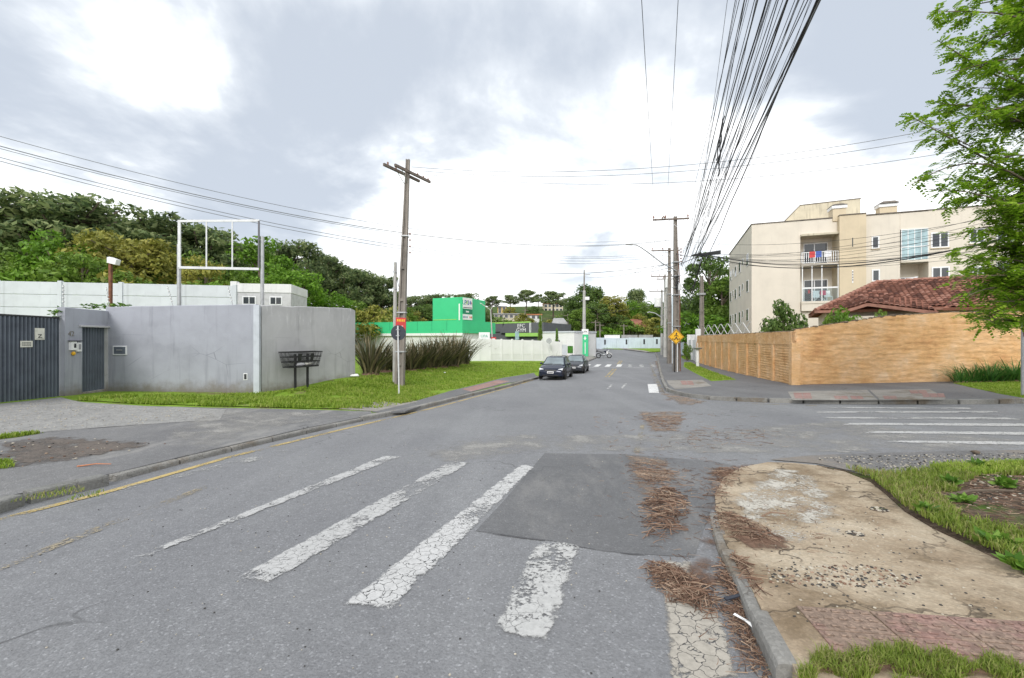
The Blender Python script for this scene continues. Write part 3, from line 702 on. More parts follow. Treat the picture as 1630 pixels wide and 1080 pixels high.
MB().box(q - .20, q + .20, -.135, -.11, zc - .13, zc + .13, .005).build('letter_plate', M_gate, mb)
MB().box(q - .10, q + .10, -.150, -.13, zc - .01, zc + .04, .005).build('letter_flap', M_steel, mb)
p = on_line(393, B0, B1); q = (p - B0).length; zc = zat(600, p.y) - w.location.z
ob = MB().box(q - .07, q + .07, -.10, -.085, zc - .12, zc + .14, .005).build('socket_frame', M_frame, w)
MB().box(q - .045, q + .045, -.106, -.09, zc - .09, zc + .11).build('socket_hole', M_dark, ob)
LF = (B2 - B1).length
wf = frame_on(B1, B2, 'boundary_wall', 'grey wall flank with scuffed top behind the twin litter basket', 'wall')
topF = [zat(486, B1.y) - wf.location.z, zat(491, B2.y) - wf.location.z]
rough_wall(LF - .1, hb(B1, B2), lambda x: topF[0] + (topF[1] - topF[0]) * x / LF - .12 * sm(LF - .5, LF, x), .18, seed=5, top=.03).build('wall_face', M_gwall2, wf).location = (.1, 0, 0)

# the entrance: pier, door, lintel, sliding gate
LE = (A_DOOR1 - A_PIL0).length; eD = (A_PIL1 - A_PIL0).length
en = frame_on(A_PIL0, A_DOOR1, 'entrance_wall', 'grey rendered entrance pier and lintel round a dark metal door', 'wall')
zE0 = zat(489, A_PIL0.y) - en.location.z; zD = zat(521, A_PIL1.y) - en.location.z
gE = hb(A_PIL0, A_DOOR1)
rough_wall(eD, gE, lambda x: zE0, .22, seed=9).build('pier', M_gwall, en)
MB().box(eD + .002, LE + .25, -.105, .105, zD + .02, zE0 - .01, .01).build('lintel', M_gwall, en)
MB().box(eD - .12, LE + .24, -.17, -.107, zD, zD + .07, .01).build('door_ledge', M_gwall2, en)
MB().box(LE + .002, LE + .14, -.10, .10, gE(LE) - .3, zD + .018, .005).build('door_jamb', M_gwall2, en)
dm = corrugated(LE - eD - .03, gE(eD + .3) + .06, zD + .015, .115, .05).build('door', M_gate, en); dm.location = (eD + .015, -.01, 0)
MB().box(eD, LE, -.06, .10, gE(eD) - .3, gE(eD + .3) + .05, .01).build('door_step', M_flag, en)
pb = on_line(112, A_PIL0, A_DOOR1); q = (pb - A_PIL0).length; zc = zat(552, pb.y) - en.location.z
bx = MB().box(q - .21, q + .01, -.19, -.112, zc - .12, zc + .17, .008).build('meter_box', M_signw, en)
MB().box(q - .11, q - .03, -.198, -.185, zc - .04, zc + .10).build('meter_window', M_dark, bx)
bx = MB().box(q + .03, q + .20, -.19, -.112, zc - .17, zc + .13, .008).build('intercom', M_signw, en)
MB().box(q + .07, q + .16, -.198, -.185, zc - .10, zc + .08).build('intercom_panel', plain('intercom_grey', (.3, .3, .32), .6), bx)
MB().box(q - .25, q + .23, -.22, -.112, zc + .175, zc + .20, .004).build('meter_hood', M_black, en)
MB().lathe([(.0, -.08), (.045, -.05), (.06, 0), (.03, .05), (.0, .06)], (q - .08, -.15, zc - .22), 10).build('bulb_cover', M_signyel, en)
nmb = text('42', .24, M_gwall, en, (q - .12, -.118, zc + .42), (R(90), 0, 0), .006, 'house_number')
# sliding gate of folded sheet
gD = (A_PIL0 - Vector(G(0, 640, .12)[:2])).normalized(); gL = 4.4; g0 = A_PIL0 - gD * (gL + .06)
gt = frame_on(g0, A_PIL0, 'sliding_gate', 'dark blue grey gate of folded sheet metal carrying two paper notices', 'gate')
zt = zat(505, A_PIL0.y) - gt.location.z; gG = hb(g0, A_PIL0)
MB()
corrugated(gL, gG(gL) - .0, zt - .05, .118, .06).build('gate_sheet', M_gate, gt)
MB().box(0, gL, -.015, .06, zt - .05, zt, .005).build('top_rail', M_black, gt)
MB().box(-.3, gL, -.03, .10, gG(gL) - .3, gG(gL) - .02, .01).build('gate_sill', M_flag, gt)
for px_, py_, w_, h_ in ((62.5, 532, .30, .36), (41.5, 548, .36, .19)):
    pb = on_line(px_, g0, A_PIL0); q = (pb - g0).length; zc = zat(py_, pb.y) - gt.location.z
    nt = MB().box(q - w_ / 2, q + w_ / 2, -.018, -.004, zc - h_ / 2, zc + h_ / 2, .002).build('notice', M_paper, gt)
    k = MB()
    if h_ > .3:
        k.bar((q - .06, -.020, zc - .02), (q + .06, -.020, zc - .02), .006, .02); k.bar((q + .05, -.020, zc - .02), (q - .05, -.020, zc - .11), .006, .02)
        k.bar((q - .05, -.020, zc - .11), (q + .07, -.020, zc - .11), .006, .02); k.bar((q - .11, -.020, zc - .15), (q + .12, -.020, zc - .15), .006, .008)
    else:
        for r_ in range(3):
            for c_ in range(6): k.box(q - .13 + c_ * .045, q - .10 + c_ * .045, -.022, -.017, zc - .05 + r_ * .04, zc - .03 + r_ * .04)
    k.build('lettering', M_ink, nt)
# electric fence rods along the wall tops
def fence_rod(p, zb, lean, label):
    r = empty('fence_rod', (p[0], p[1], zb), 0, label, 'rod', 'electric fence rods on the grey wall')
    a = Vector((lean * .7, 0, .72)); MB().tube([(0, 0, -.05), a], .013, 6).build('rod', M_steel, r)
    for k in range(5):
        c = a * (.25 + .17 * k); MB().tube([c + Vector((0, -.03, 0)), c + Vector((0, .03, 0))], .02, 6).build('insulator', M_signw, r)
for px_, (a, b), tp_, ln, lb in ((101, (A_PIL0, A_DOOR1), 489, 0, 'thin steel fence rod above the entrance pier'), (174, (B0, B1), 489, -.15, 'steel fence rod beside the rusty floodlight post'),
                                 (276, (B0, B1), 487, -.32, 'leaning fence rod left of the bare billboard post'), (371, (B0, B1), 486, -.28, 'leaning fence rod below the white gatehouse corner'), ):
    p = on_line(px_, a, b); fence_rod(p, zat(tp_, p.y), ln, lb)
def leaf_tuft(name, c, n, spread, ls, mat, label, cat, up=.4, parent=None):
    """a small spray of leaves: n pointed leaves round c"""
    V, Q = [], []
    for i in range(n):
        b = Vector((random.uniform(-1, 1) * spread[0], random.uniform(-1, 1) * spread[1], random.uniform(0, 1) * spread[2]))
        d = Vector((random.uniform(-1, 1), random.uniform(-1, 1), random.uniform(-.2, 1) * up)).normalized() * ls * random.uniform(.6, 1.2)
        s_ = d.cross(Vector((random.uniform(-1, 1), random.uniform(-1, 1), 1))).normalized() * d.length * .28
        k = len(V); V += [b, b + d * .5 + s_, b + d, b + d * .5 - s_]; Q.append((k, k + 1, k + 2, k + 3))
    o = link(name, np_mesh(name, [tuple(v) for v in V], Q), mat, parent, loc=c)
    if label: tag(o, label, cat)
    return o
p = on_line(165, B0, B1); leaf_tuft('creeper', (p.x - .1, p.y + .25, zat(491, p.y)), 160, (.9, .12, .16), .16, M_weed, 'light green creeper spilling over the grey wall at the post', 'plant')
p = on_line(93, A_PIL0, A_DOOR1); leaf_tuft('creeper', (p.x - .15, p.y + .1, zat(508, p.y)), 60, (.12, .12, .3), .15, M_weed, 'small green creeper squeezed between gate and pier', 'plant')
# rusty post with floodlight
p = P(176, 490, 16.6); fl = empty('floodlight_post', (p.x, p.y, H(p.x, p.y)), 0, 'rusty red post carrying a white floodlight behind the wall', 'lamp')
zz0 = zat(419, 16.6) - fl.location.z
MB().box(-.045, .045, -.045, .045, -.2, zz0, .006).build('post', M_rust, fl)
hd = MB(); hd.loft([[(-.06, -.10, zz0), (.26, -.10, zz0 - .08), (.26, .1, zz0 - .08), (-.06, .1, zz0)], [(.02, -.10, zz0 + .23), (.32, -.10, zz0 + .12), (.32, .1, zz0 + .12), (.02, .1, zz0 + .23)]]); hd.build('floodlight', M_signw, fl)
MB().box(-.07, -.01, -.08, .08, zz0 + .02, zz0 + .22, .01).build('lamp_glass', M_lamp, fl)
# bare billboard frame
p0 = P(285, 490, 17.2); p1 = P(417.5, 485, 17.6)
bf = frame_on(p0[:2], p1[:2], 'billboard_frame', 'empty steel billboard frame on two posts above the grey wall', 'frame')
Lb = (p1.xy - p0.xy).length; zl = bf.location.z; fz = lambda y: zat(y, 17.4) - zl
MB().tube([(0, 0, -.2), (0, 0, fz(391))], .07, 10).build('post', M_steel, bf); MB().tube([(Lb, 0, -.2), (Lb, 0, fz(375))], .07, 10).build('post', M_steel, bf)
fr_ = MB(); x0, x1 = .07, Lb - .09
MB().box(x0, x1, -.115, -.075, fz(430), fz(426), .005).build('bottom_rail', M_steelw, bf)
MB().bar((x0 - .05, -.095, fz(355.5)), (x1 + .02, -.095, fz(350.5)), .04, .09).build('top_rail', M_steelw, bf)
MB().box(x0 - .05, x0 + .05, -.12, -.072, fz(428), fz(356), .005).build('side_rail', M_steelw, bf)
MB().box(x1 - .03, x1 + .03, -.12, -.072, fz(426), fz(351), .005).build('side_rail', plain('dark_steel', (.10, .10, .11), .5, .4), bf)
for u in (.335, .66): MB().box(x0 + (x1 - x0) * u - .022, x0 + (x1 - x0) * u + .022, -.11, -.075, fz(427), fz(353), .004).build('upright', M_steelw, bf)
# white precast wall behind
q0 = Vector((-27.5, 20.2)); q1 = Vector(P(374, 0, 22.6)[:2])
pc = frame_on(q0, q1, 'precast_wall', 'white precast concrete wall of stacked panels behind the gate', 'wall')
Lp = (q1 - q0).length; nb = 5; zl = pc.location.z; ztop = zat(451, 21.6) - zl
bay = Lp / nb; pm = MB().box(.06, bay - .06, -.03, .03, 0, .615, .012).mesh('wall_panel'); pm.materials.append(M_precast)
po = MB().box(-.085, .085, -.075, .075, 0, ztop + .5, .012).mesh('wall_post'); po.materials.append(M_precast)
for i in range(nb + 1):
    link('wall_post', po, None, pc, (i * bay, 0, -.45))
    if i < nb:
        for r_ in range(7): link('wall_panel', pm, None, pc, (i * bay, random.uniform(-.006, .006), ztop - .63 * (r_ + 1)))
# small gatehouse
q0 = P(369, 0, 25); q1 = P(463, 0, 25.5)
gh = frame_on(q0[:2], q1[:2], 'gatehouse', 'small white flat roofed gatehouse with two dark windows behind the wall', 'building')
Lg = (q1.xy - q0.xy).length; zl = gh.location.z; fz = lambda y: zat(y, 25.2) - zl
MB().box(0, Lg, 0, 3, -.3, fz(466)).build('wall', plain('gatehouse_grey', (.5, .5, .51), .9), gh)
MB().box(-.03, Lg + .03, -.04, 3.04, fz(466) + .002, fz(452), .01).build('parapet', M_whitew, gh)
MB().box(-.05, .28, -.07, .3, fz(490), fz(449), .01).build('pilaster', M_whitew, gh)
for a, b in ((387, 406), (430, 448)):
    xa = (a - 369) / 94 * Lg; xb = (b - 369) / 94 * Lg
    wi = MB().box(xa - .04, xb + .04, -.03, .02, fz(485.5), fz(472), .004).build('window', M_frame, gh)
    MB().box(xa + .02, xb - .02, -.036, -.01, fz(484), fz(473.5)).build('pane', M_glass, wi)
    MB().box((xa + xb) / 2 - .02, (xa + xb) / 2 + .02, -.045, -.036, fz(484), fz(473.5)).build('mullion', M_frame, wi)
# twin litter basket beside the flank
a = Vector(G(452, 617, .14)[:2]); dF = (B2 - B1).normalized()
a = B1 + dF * .78 + Vector((dF.y, -dF.x)) * .55
lb_ = empty('litter_basket', (a.x, a.y, H(a.x, a.y) + .12), math.atan2(dF.y, dF.x), 'black twin litter basket on two posts in front of grey wall', 'litter basket')
Lk = 1.36; z0, z1 = .92, 1.5
for x in (.40, .98): MB().box(x - .035, x + .035, -.035, .035, -.2, 1.42, .006).build('post', M_black, lb_)
for k in range(4):
    f_ = k / 3; ex = .10 * f_; zk = z0 + (z1 - z0) * f_
    for y in (-.2 - ex, .2 + ex): MB().box(-ex, Lk + ex, y - .006, y + .006, zk - .022, zk + .022).build('rail', M_black, lb_)
    for x in (-ex, Lk + ex): MB().box(x - .006, x + .006, -.2 - ex, .2 + ex, zk - .022, zk + .022).build('rail', M_black, lb_)
gr_ = MB()
for k in range(37):
    x = Lk * k / 36
    for sg in (-1, 1): gr_.bar((x, sg * .2, z0), (x + (x / Lk - .5) * .2, sg * .3, z1), .008, .008)
for k in range(9):
    y = -.2 + .4 * k / 8
    for x, e in ((0, -.1), (Lk, .1)): gr_.bar((x, y, z0), (x + e, y * 1.5, z1), .008, .008)
tag(gr_.build('grille', M_black, lb_), kind='stuff')
MB().box(0, Lk, -.2, .2, z0 - .035, z0 - .023).build('floor_plate', M_black, lb_)
for x in (.40, .98): MB().loft([[(x - .05, -.235, 1.12), (x + .05, -.235, 1.12), (x + .05, -.215, 1.12), (x - .05, -.215, 1.12)], [(x - .09, -.30, 1.44), (x + .09, -.30, 1.44), (x + .09, -.28, 1.44), (x - .09, -.28, 1.44)]]).build('clamp_plate', M_black, lb_)
bag = MB()
def blob(m, c, r, n=7, seed=0, sq=(1, 1, 1)):
    rings = []
    for i in range(1, n):
        th = math.pi * i / n; ring = []
        for k in range(9):
            ph = 2 * math.pi * k / 9; d = Vector((math.sin(th) * math.cos(ph), math.sin(th) * math.sin(ph), math.cos(th)))
            rr = r * (1 + .35 * mnoise.noise(d * 1.7 + Vector((seed, 0, 0)))); ring.append((c[0] + d.x * rr * sq[0], c[1] + d.y * rr * sq[1], c[2] + d.z * rr * sq[2]))
        rings.append(ring)
    return m.loft(rings)
R_lb = Matrix.Rotation(lb_.rotation_euler.z, 4, 'Z')
for x, r_, mt, lbl in ((.62, .13, M_cloth_w, 'pale pink rubbish bag lying low in the litter basket'), (.98, .11, M_paper, 'cream rubbish bag at the basket post')):
    m = MB(); blob(m, (0, 0, 0), r_, seed=x * 9, sq=(1.6, .9, .6)); o = m.build('rubbish_bag', mt, None, True)
    o.location = Vector(lb_.location) + (R_lb @ Vector((x, -.02, z0 + .07))); o.rotation_euler = lb_.rotation_euler; tag(o, lbl, 'rubbish bag', 'bags in the litter basket')

# ---- leaning concrete pole with broken crossarm
def hpole(parent, h, wb, wt, db, dt, top=(0, 0), mat=None, name='shaft'):
    """tapered double-T pole shaft: two flanges and a web, base at z=-.5"""
    m = MB()
    def ring(z, w, d, x0, x1, y0, y1, cx, cy): return [(cx + x0 * w, cy + y0 * d, z), (cx + x1 * w, cy + y0 * d, z), (cx + x1 * w, cy + y1 * d, z), (cx + x0 * w, cy + y1 * d, z)]
    for x0, x1, y0, y1 in ((-.5, -.24, -.5, .5), (.24, .5, -.5, .5), (-.24, .24, -.2, .2)):
        m.loft([ring(z, wb + (wt - wb) * f_, db + (dt - db) * f_, x0, x1, y0, y1, top[0] * f_, top[1] * f_) for z, f_ in ((-.5, 0), (h * .5, .5), (h, 1))])
    k = 0; z = 1.0
    while z < h * .75:                       # the stiffening bridges between the flanges
        f_ = z / h; w_ = wb + (wt - wb) * f_; d_ = db + (dt - db) * f_
        m.box(top[0] * f_ - w_ * .24, top[0] * f_ + w_ * .24, top[1] * f_ - d_ * .46, top[1] * f_ + d_ * .46, z - .06, z + .06); z += 1.5
    return m.build(name, mat or M_pole, parent)
pb = G(635.5, 614, .13); LP = pb.copy()
lp = empty('utility_pole', pb, 0, 'leaning grey concrete utility pole with broken crossarm on the left verge', 'utility pole')
hp = zat(253, pb.y) - pb.z; tx = (648.5 - 635.5) / F * pb.y
hpole(lp, hp, .42, .17, .36, .16, (tx, .1)); f_ = .93
zc = zat(276, pb.y) - pb.z; dA = Vector((1.24, 2.2, 0)).normalized()
for sgn, l0, l1, oz in ((-1, 1.35, .98, 0), (1, .95, 1.45, .06)):
    nrm = Vector((dA.y, -dA.x, 0)) * .14 * sgn; c = Vector((tx * .94, .1, zc + oz)) + nrm
    MB().bar(c - dA * l0, c + dA * l1, .09, .12).build('crossarm', M_wood, lp)
    MB().bar(c - dA * .55 + Vector((0, 0, -.02)), c - nrm * .5 + Vector((0, 0, -.6)), .03, .012).build('brace', M_steel, lp)
for u in (-1.1, -.6, .55, .95, 1.3):
    c = Vector((tx * .94, .1, zc + .12)) + dA * u + Vector((dA.y, -dA.x, 0)) * (.14 if u > 0 else -.14)
    MB().lathe([(.02, -.1), (.045, -.04), (.03, 0), (.05, .03), (.02, .08)], tuple(c), 8).build('insulator', M_ceram, lp)
for z in (zat(376, pb.y) - pb.z, zat(498, pb.y) - pb.z, zat(560, pb.y) - pb.z):
    f_ = z / hp; w_ = .46 - .26 * f_ + .03; MB().box(tx * f_ - w_ / 2, tx * f_ + w_ / 2, .1 * f_ - .20 + .06 * f_, .1 * f_ + .20 - .06 * f_, z - .03, z + .03, .005).build('band', M_steel, lp)
for k in range(4): MB().lathe([(.02, -.05), (.045, 0), (.02, .05)], (tx * .67 + .23, .07, zat(372 + 10 * k, pb.y) - pb.z), 8).build('spool', M_ceram, lp)
z = zat(518, pb.y) - pb.z; ps = MB().box(-.22, .24, -.26, -.24, z - .34, z + .34, .004).build('poster', M_signred, lp); ps.rotation_euler = (0, R(2.5), 0)
k = MB()
for i, wd in enumerate((.05, .09, .05, .08, .06)): k.box(-.16 + i * .075, -.11 + i * .075, -.268, -.262, z + .16, z + .27)
k.build('poster_lettering', M_signyel, ps); k = MB(); k.box(-.14, .16, -.268, -.262, z - .22, z - .12); k.box(-.08, .12, -.268, -.262, z - .118, z - .03); k.build('poster_lettering', M_signw, ps)
# thin pole behind
pb = G(628.5, 610, .13); pb = Vector((pb.x, pb.y, pb.z))
tpole = empty('service_pole', pb, 0, 'thin pale concrete pole close behind the leaning pole', 'utility pole')
hh = zat(418, pb.y) - pb.z; MB().tube([(0, 0, -.3), (0.02, 0, hh)], .11, 10, .075).build('shaft', M_pole2, tpole)
for z in (hh - .5, hh - 1.3): MB().tube([(0, 0, z), (.02, 0, z + .05)], .10, 10).build('band', M_steel, tpole)
m = MB().tube([(.08, -.02, hh - .7), (.25, -.1, hh - 1.3), (.4, -.1, hh - 1.7), (.28, -.05, hh - 1.9)], .014, 5); m.build('service_cable', M_cable, tpole)
# round sign seen from behind
pb = G(634.5, 629, .13); rs = empty('road_sign', pb, R(-4), 'dark back of a round road sign on a pale post by the leaning pole', 'road sign')
hs = zat(519, pb.y) - pb.z; MB().tube([(0.02, 0, -.2), (-.03, 0, hs)], .032, 8).build('post', M_steelw, rs)
zc = zat(530, pb.y) - pb.z; MB().lathe([(.305, .04), (.31, .05), (.31, .055), (.305, .06)], (-.03, 0, zc), 24, 'y').build('sign_disc', M_signback, rs)
for dz in (-.12, .12): MB().box(-.1, .04, -.045, .045, zc + dz - .015, zc + dz + .015).build('clamp', M_steel, rs)

# ---- flax clumps in a row on the lawn
def strap_clump(n, L, w, spread, droop, seed, lean=0):
    r = random.Random(seed); V, Q = [], []
    for i in range(n):
        a = r.uniform(0, 6.283); b = Vector((math.cos(a), math.sin(a), 0)) * r.uniform(0, spread); out = Vector((math.cos(a + r.uniform(-.5, .5)), math.sin(a + r.uniform(-.5, .5)), 0))
        ll = L * r.uniform(.55, 1.1); tilt = r.uniform(.05, .62); dr = droop * r.uniform(.2, 1.4); side = Vector((-out.y, out.x, 0)); k = len(V); S = 5
        for j in range(S + 1):
            u = j / S; c = b + out * (ll * (math.sin(tilt) * u + dr * u * u * .5)) + Vector((lean * u, 0, ll * (math.cos(tilt) * u - dr * u * u * .35)))
            ww = w * r.uniform(.9, 1.1) * (1 - .9 * u ** 2.2) * .5; c.z = max(c.z, .03)
            V += [c - side * ww + Vector((0, 0, ww * .5)), c, c + side * ww + Vector((0, 0, ww * .5))]
        for j in range(S):
            o = k + j * 3; Q += [(o, o + 1, o + 4, o + 3), (o + 1, o + 2, o + 5, o + 4)]
    return np_mesh('leaves', [tuple(v) for v in V], Q)
fxm = [strap_clump(150, 2.15, .085, .42, .55, 40 + i, .25) for i in range(3)]
for m in fxm: m.materials.append(M_flax)
flax = [(590, 596, .95, 'tall brown green flax clump at the end of the grey wall'), (610, 592, .7, 'low ragged flax clump between grey wall end and leaning pole'), (632, 591, .75, 'low flax clump directly behind the leaning pole'), (652, 590, .80, 'flax clump just right of the leaning pole'), (668, 588, .86, 'flax clump second right of the leaning pole'),
        (686, 586, .95, 'flax clump below the left edge of the green tower'), (704, 584.5, 1.02, 'flax clump below the middle of the green tower'), (722, 583, 1.1, 'tallest flax clump, below the sign corner of the green tower'), (738, 580, 1.05, 'last big flax clump beside the white post'), (762, 573.5, .95, 'dark low flax clump by the white clinic sign'), (774, 572.5, .8, 'small dark flax clump near the blue bins')]
for i, (px, py, sc, lb) in enumerate(flax):
    pb = G(px, py, .12); r = empty('flax_plant', pb, i * 1.1, lb, 'plant', 'flax plants in a row on the verge')
    link('leaves', fxm[i % 3], None, r, scale=(sc * 1.15, sc * 1.15, sc * 1.18))
    MB().lathe([(.5, -.1), (.4, .05), (.2, .15), (.02, .16)], (0, 0, 0), 9).build('root_crown', M_twig, r)
pb = G(741, 577, .12); wp = MB().tube([(0, 0, -.1), (.5, .1, 1.0)], .16, 8, .10); o = wp.build('white_stump', M_whitew, None, True, loc=pb); tag(o, 'short leaning white post half hidden in the flax row end', 'post')

# ================================================================== MIDDLE DISTANCE
# clinic: green fascia over white walls, green tower with the sign
def local_x(px, a, b): return (on_line(px, a, b) - Vector(a[:2])).length
a = P(560, 0, 60); b = P(736, 0, 52.5); c2 = P(782, 0, 57.5)
cn = frame_on(a[:2], b[:2], 'clinic', 'green clad clinic with white walls and a square green sign tower', 'building')
zl = cn.location.z; L1 = (b.xy - a.xy).length; z_t = zat(512, 55) - zl
q = Vector((c2.x - b.x, c2.y - b.y)); L2 = q.length; an2 = math.atan2(q.y, q.x) - cn.rotation_euler.z
def loc2(u, v=0): return (L1 + math.cos(an2) * u - math.sin(an2) * v, math.sin(an2) * u + math.cos(an2) * v)
z_b = 2.35 - zl + .1
MB().prism([(0.2, .25), (L1 - .1, .25), loc2(L2 - .2, .25), loc2(L2 - .2, 7), (0.2, 10)], -.4, z_b + .3).build('wall', M_whitew, cn)
MB().loft([[(0, 0, zat(535, 60) - zl), (0, 0, z_t), (0, 9, z_t), (0, 9, zat(535, 60) - zl)], [(L1, 0, zat(530.5, 52.5) - zl), (L1, 0, z_t), (L1, 9, z_t), (L1, 9, zat(530.5, 52.5) - zl)]]).build('fascia', M_green, cn)
pp = [loc2(.003), loc2(L2), loc2(L2, 7), loc2(.003, 7)]
MB().prism(pp, zat(530.5, 52.5) - zl, z_t - .004).build('fascia', M_green, cn)
MB().box(0.05, L1, -.05, .2, z_b - .02, zat(535, 60) - zl - .01, .01).build('white_trim', M_signw, cn)
for u in (.5, 2.2, 3.6):
    if u + .9 < L2:
        m = MB(); p_ = [loc2(u, .22), loc2(u + .95, .22), loc2(u + .95, .30), loc2(u, .30)]; m.prism(p_, .3, 2.2)
        wn = m.build('window', M_frame, cn); m = MB(); m.prism([loc2(u + .07, .20), loc2(u + .88, .20), loc2(u + .88, .24), loc2(u + .07, .24)], .38, 2.12); m.build('pane', M_glass, wn)
for k_ in range(1, 8):
    x = L1 * k_ / 8; MB().box(x - .02, x + .02, -.012, -.002, zat(530.5, 52.5) - zl + .3, z_t - .02).build('panel_seam', M_green2, cn)
# tower
xa = local_x(688, a, b); zt0 = zat(476, 55) - zl
MB().box(xa, L1 - .03, .12, 6, z_t - .2, zt0, .02).build('tower', M_green, cn)
MB().prism([loc2(.02, .12), loc2(2.15, .12), loc2(2.15, 5), loc2(.02, 5)], z_t - .2, zt0 - .01).build('tower', M_green, cn)
MB().box(xa + .1, L1 - .9, .08, .118, z_t + .12, z_t + .2).build('tower_trim', M_lime, cn)
MB().box(L1 - .55, L1 - .38, .03, .118, z_t + .06, zat(484, 53) - zl, .01).build('tower_light_strip', M_signw, cn)
for u in (3.3, 4.6): MB().box(xa + u - 2.5, xa + u - 2.2, 1, 1.3, zt0 - .05, zt0 + .25).build('roof_vent', M_signw, cn)
def board2(u0, u1, z0, z1, mt, nm='sign_board', v=.10):
    return MB().prism([loc2(u0, v - .05), loc2(u1, v - .05), loc2(u1, v), loc2(u0, v)], z0, z1).build(nm, mt, cn)
fz = lambda y: zat(y, 54) - zl
U0, U1 = .12, 2.0
sb = board2(U0, U1, fz(492.5), fz(475.5), M_signw); board2(U0, U1, fz(500.5), fz(493.2), M_green2); sc_ = board2(U0, U1, fz(509.8), fz(501.2), M_signw)
rzt = (R(90), 0, an2)
for i, (ch, mt) in enumerate((('U', M_teal), ('P', M_inkb), ('A', M_lime), ('24', M_inkb), ('h', M_signred))):
    px_ = loc2((.32, .66, .98, 1.40, 1.80)[i], .04); text(ch, .82 if i < 4 else .5, mt, sb, (px_[0], px_[1], fz(483)), rzt, .01)
m = MB(); m.prism([loc2(.2, .035), loc2(1.9, .035), loc2(1.9, .048), loc2(.2, .048)], fz(491.2), fz(490.2)); m.build('small_print', M_ink, sb)
m = MB()
for i in range(5): m.prism([loc2(.75 + i * .12, .035), loc2(.84 + i * .12, .035), loc2(.84 + i * .12, .048), loc2(.75 + i * .12, .048)], fz(498.2), fz(495.4 if i == 0 else 496))
m.build('name_lettering', M_signw, sb)
for i, (u, mt) in enumerate(((.25, M_inkb), (.5, M_ink), (.75, M_inkb), (1.0, M_teal), (1.5, M_signred), (1.68, M_signyel), (1.84, M_signred))):
    m = MB(); m.prism([loc2(u - .05, .035), loc2(u + .06, .035), loc2(u + .06, .048), loc2(u - .05, .048)], fz(507), fz(504.2)); m.build('emblem', mt, sc_)
tag(cn, 'green clad clinic with white walls and a square green sign tower', 'building')
# gym building behind
a = P(774, 0, 84); b = P(864, 0, 78)
gy = frame_on(a[:2], b[:2], 'gym', 'charcoal and lime gym hall behind the white fence, lettered EFC GYM', 'building')
zl = gy.location.z; Lg = (b.xy - a.xy).length; fz = lambda y: zat(y, 80) - zl
X = lambda px: local_x(px, a, b)
MB().box(0, Lg, .3, 14, -.5, fz(514)).build('wall', M_charc, gy)
MB().box(X(780), X(800), 0, .29, fz(528), fz(515)).build('cladding_panel', M_charc, gy)
MB().loft([[(X(797), -.3, fz(530)), (X(797), .28, fz(530)), (X(804), .28, fz(515)), (X(804), -.3, fz(515))], [(X(844), -.3, fz(530)), (X(844), .28, fz(530)), (X(844), .28, fz(514.5)), (X(844), -.3, fz(514.5))]]).build('cladding_panel', M_charc, gy)
MB().box(X(779), X(801), -.06, .28, fz(515) + .01, fz(512.7), .02).build('lime_edge', M_lime, gy)
MB().loft([[(X(804), -.36, fz(514.9)), (X(804), .28, fz(514.9)), (X(804), .28, fz(512.8)), (X(804), -.36, fz(512.8))], [(X(844.5), -.36, fz(514.4)), (X(844.5), .28, fz(514.4)), (X(844.5), .28, fz(512.2)), (X(844.5), -.36, fz(512.2))]]).build('lime_edge', M_lime, gy)
MB().box(X(844), X(844.8), -.33, .25, fz(530), fz(514.3)).build('white_edge', M_signw, gy)
MB().box(X(806), X(858), -.4, .2, fz(536), fz(530.5), .02).build('lime_base', M_lime, gy)
MB().box(X(822), X(828), -.5, -.31, fz(541), fz(528)).build('window', M_glassb, gy)
text('EFC', .98, M_signw, gy, (X(830.8), -.34, fz(519.2)), (R(90), 0, 0), .02); text('GYM', .98, M_signw, gy, (X(830.8), -.34, fz(526.2)), (R(90), 0, 0), .02)
M_fence = plain('fence_white', (.74, .74, .74), .7, 0, .04, .8, .1, 30)
# white solid fence along the lawn
a = Vector(G(744, 575, .1)[:2]); b = Vector(G(893, 575.5, .1)[:2])
fe = frame_on(a, b, 'white_fence', 'long white panel fence with posts at the far edge of the lawn', 'fence')
Lf = (b - a).length; nb = 9
for i in range(nb + 1):
    x = Lf * i / nb; y_ = a + (b - a) * i / nb; zg = H(*y_) - fe.location.z
    MB().box(x - .08, x + .08, -.09, .09, zg - .2, zg + 2.5, .01).build('fence_post', M_fence, fe)
    if i < nb:
        zg2 = H(*(a + (b - a) * (i + 1) / nb)) - fe.location.z; W_ = Lf / nb; lo_ = -.2 if i < 2 else .85; xa_, xb_ = x + .082, x + W_ - .082
        q4 = lambda X_, z_, l_: [(X_, -.03, z_ + l_), (X_, .03, z_ + l_), (X_, .03, z_ + 2.42), (X_, -.03, z_ + 2.42)]
        MB().loft([q4(xa_, zg, lo_), q4(xb_, zg2, lo_)]).build('fence_panel', M_fence, fe)
        if i >= 2:
            m = MB(); n_ = 16
            for k_ in range(n_): u_ = (k_ + .5) / n_; X_ = xa_ + (xb_ - xa_) * u_; zz_ = zg + (zg2 - zg) * u_; m.box(X_ - .03, X_ + .03, -.02, .02, zz_ + .05, zz_ + .848)
            m.box(xa_, xb_, -.035, .035, min(zg, zg2) + .05, max(zg, zg2) + .13); tag(m.build('fence_bars', M_fence, fe), kind='stuff')
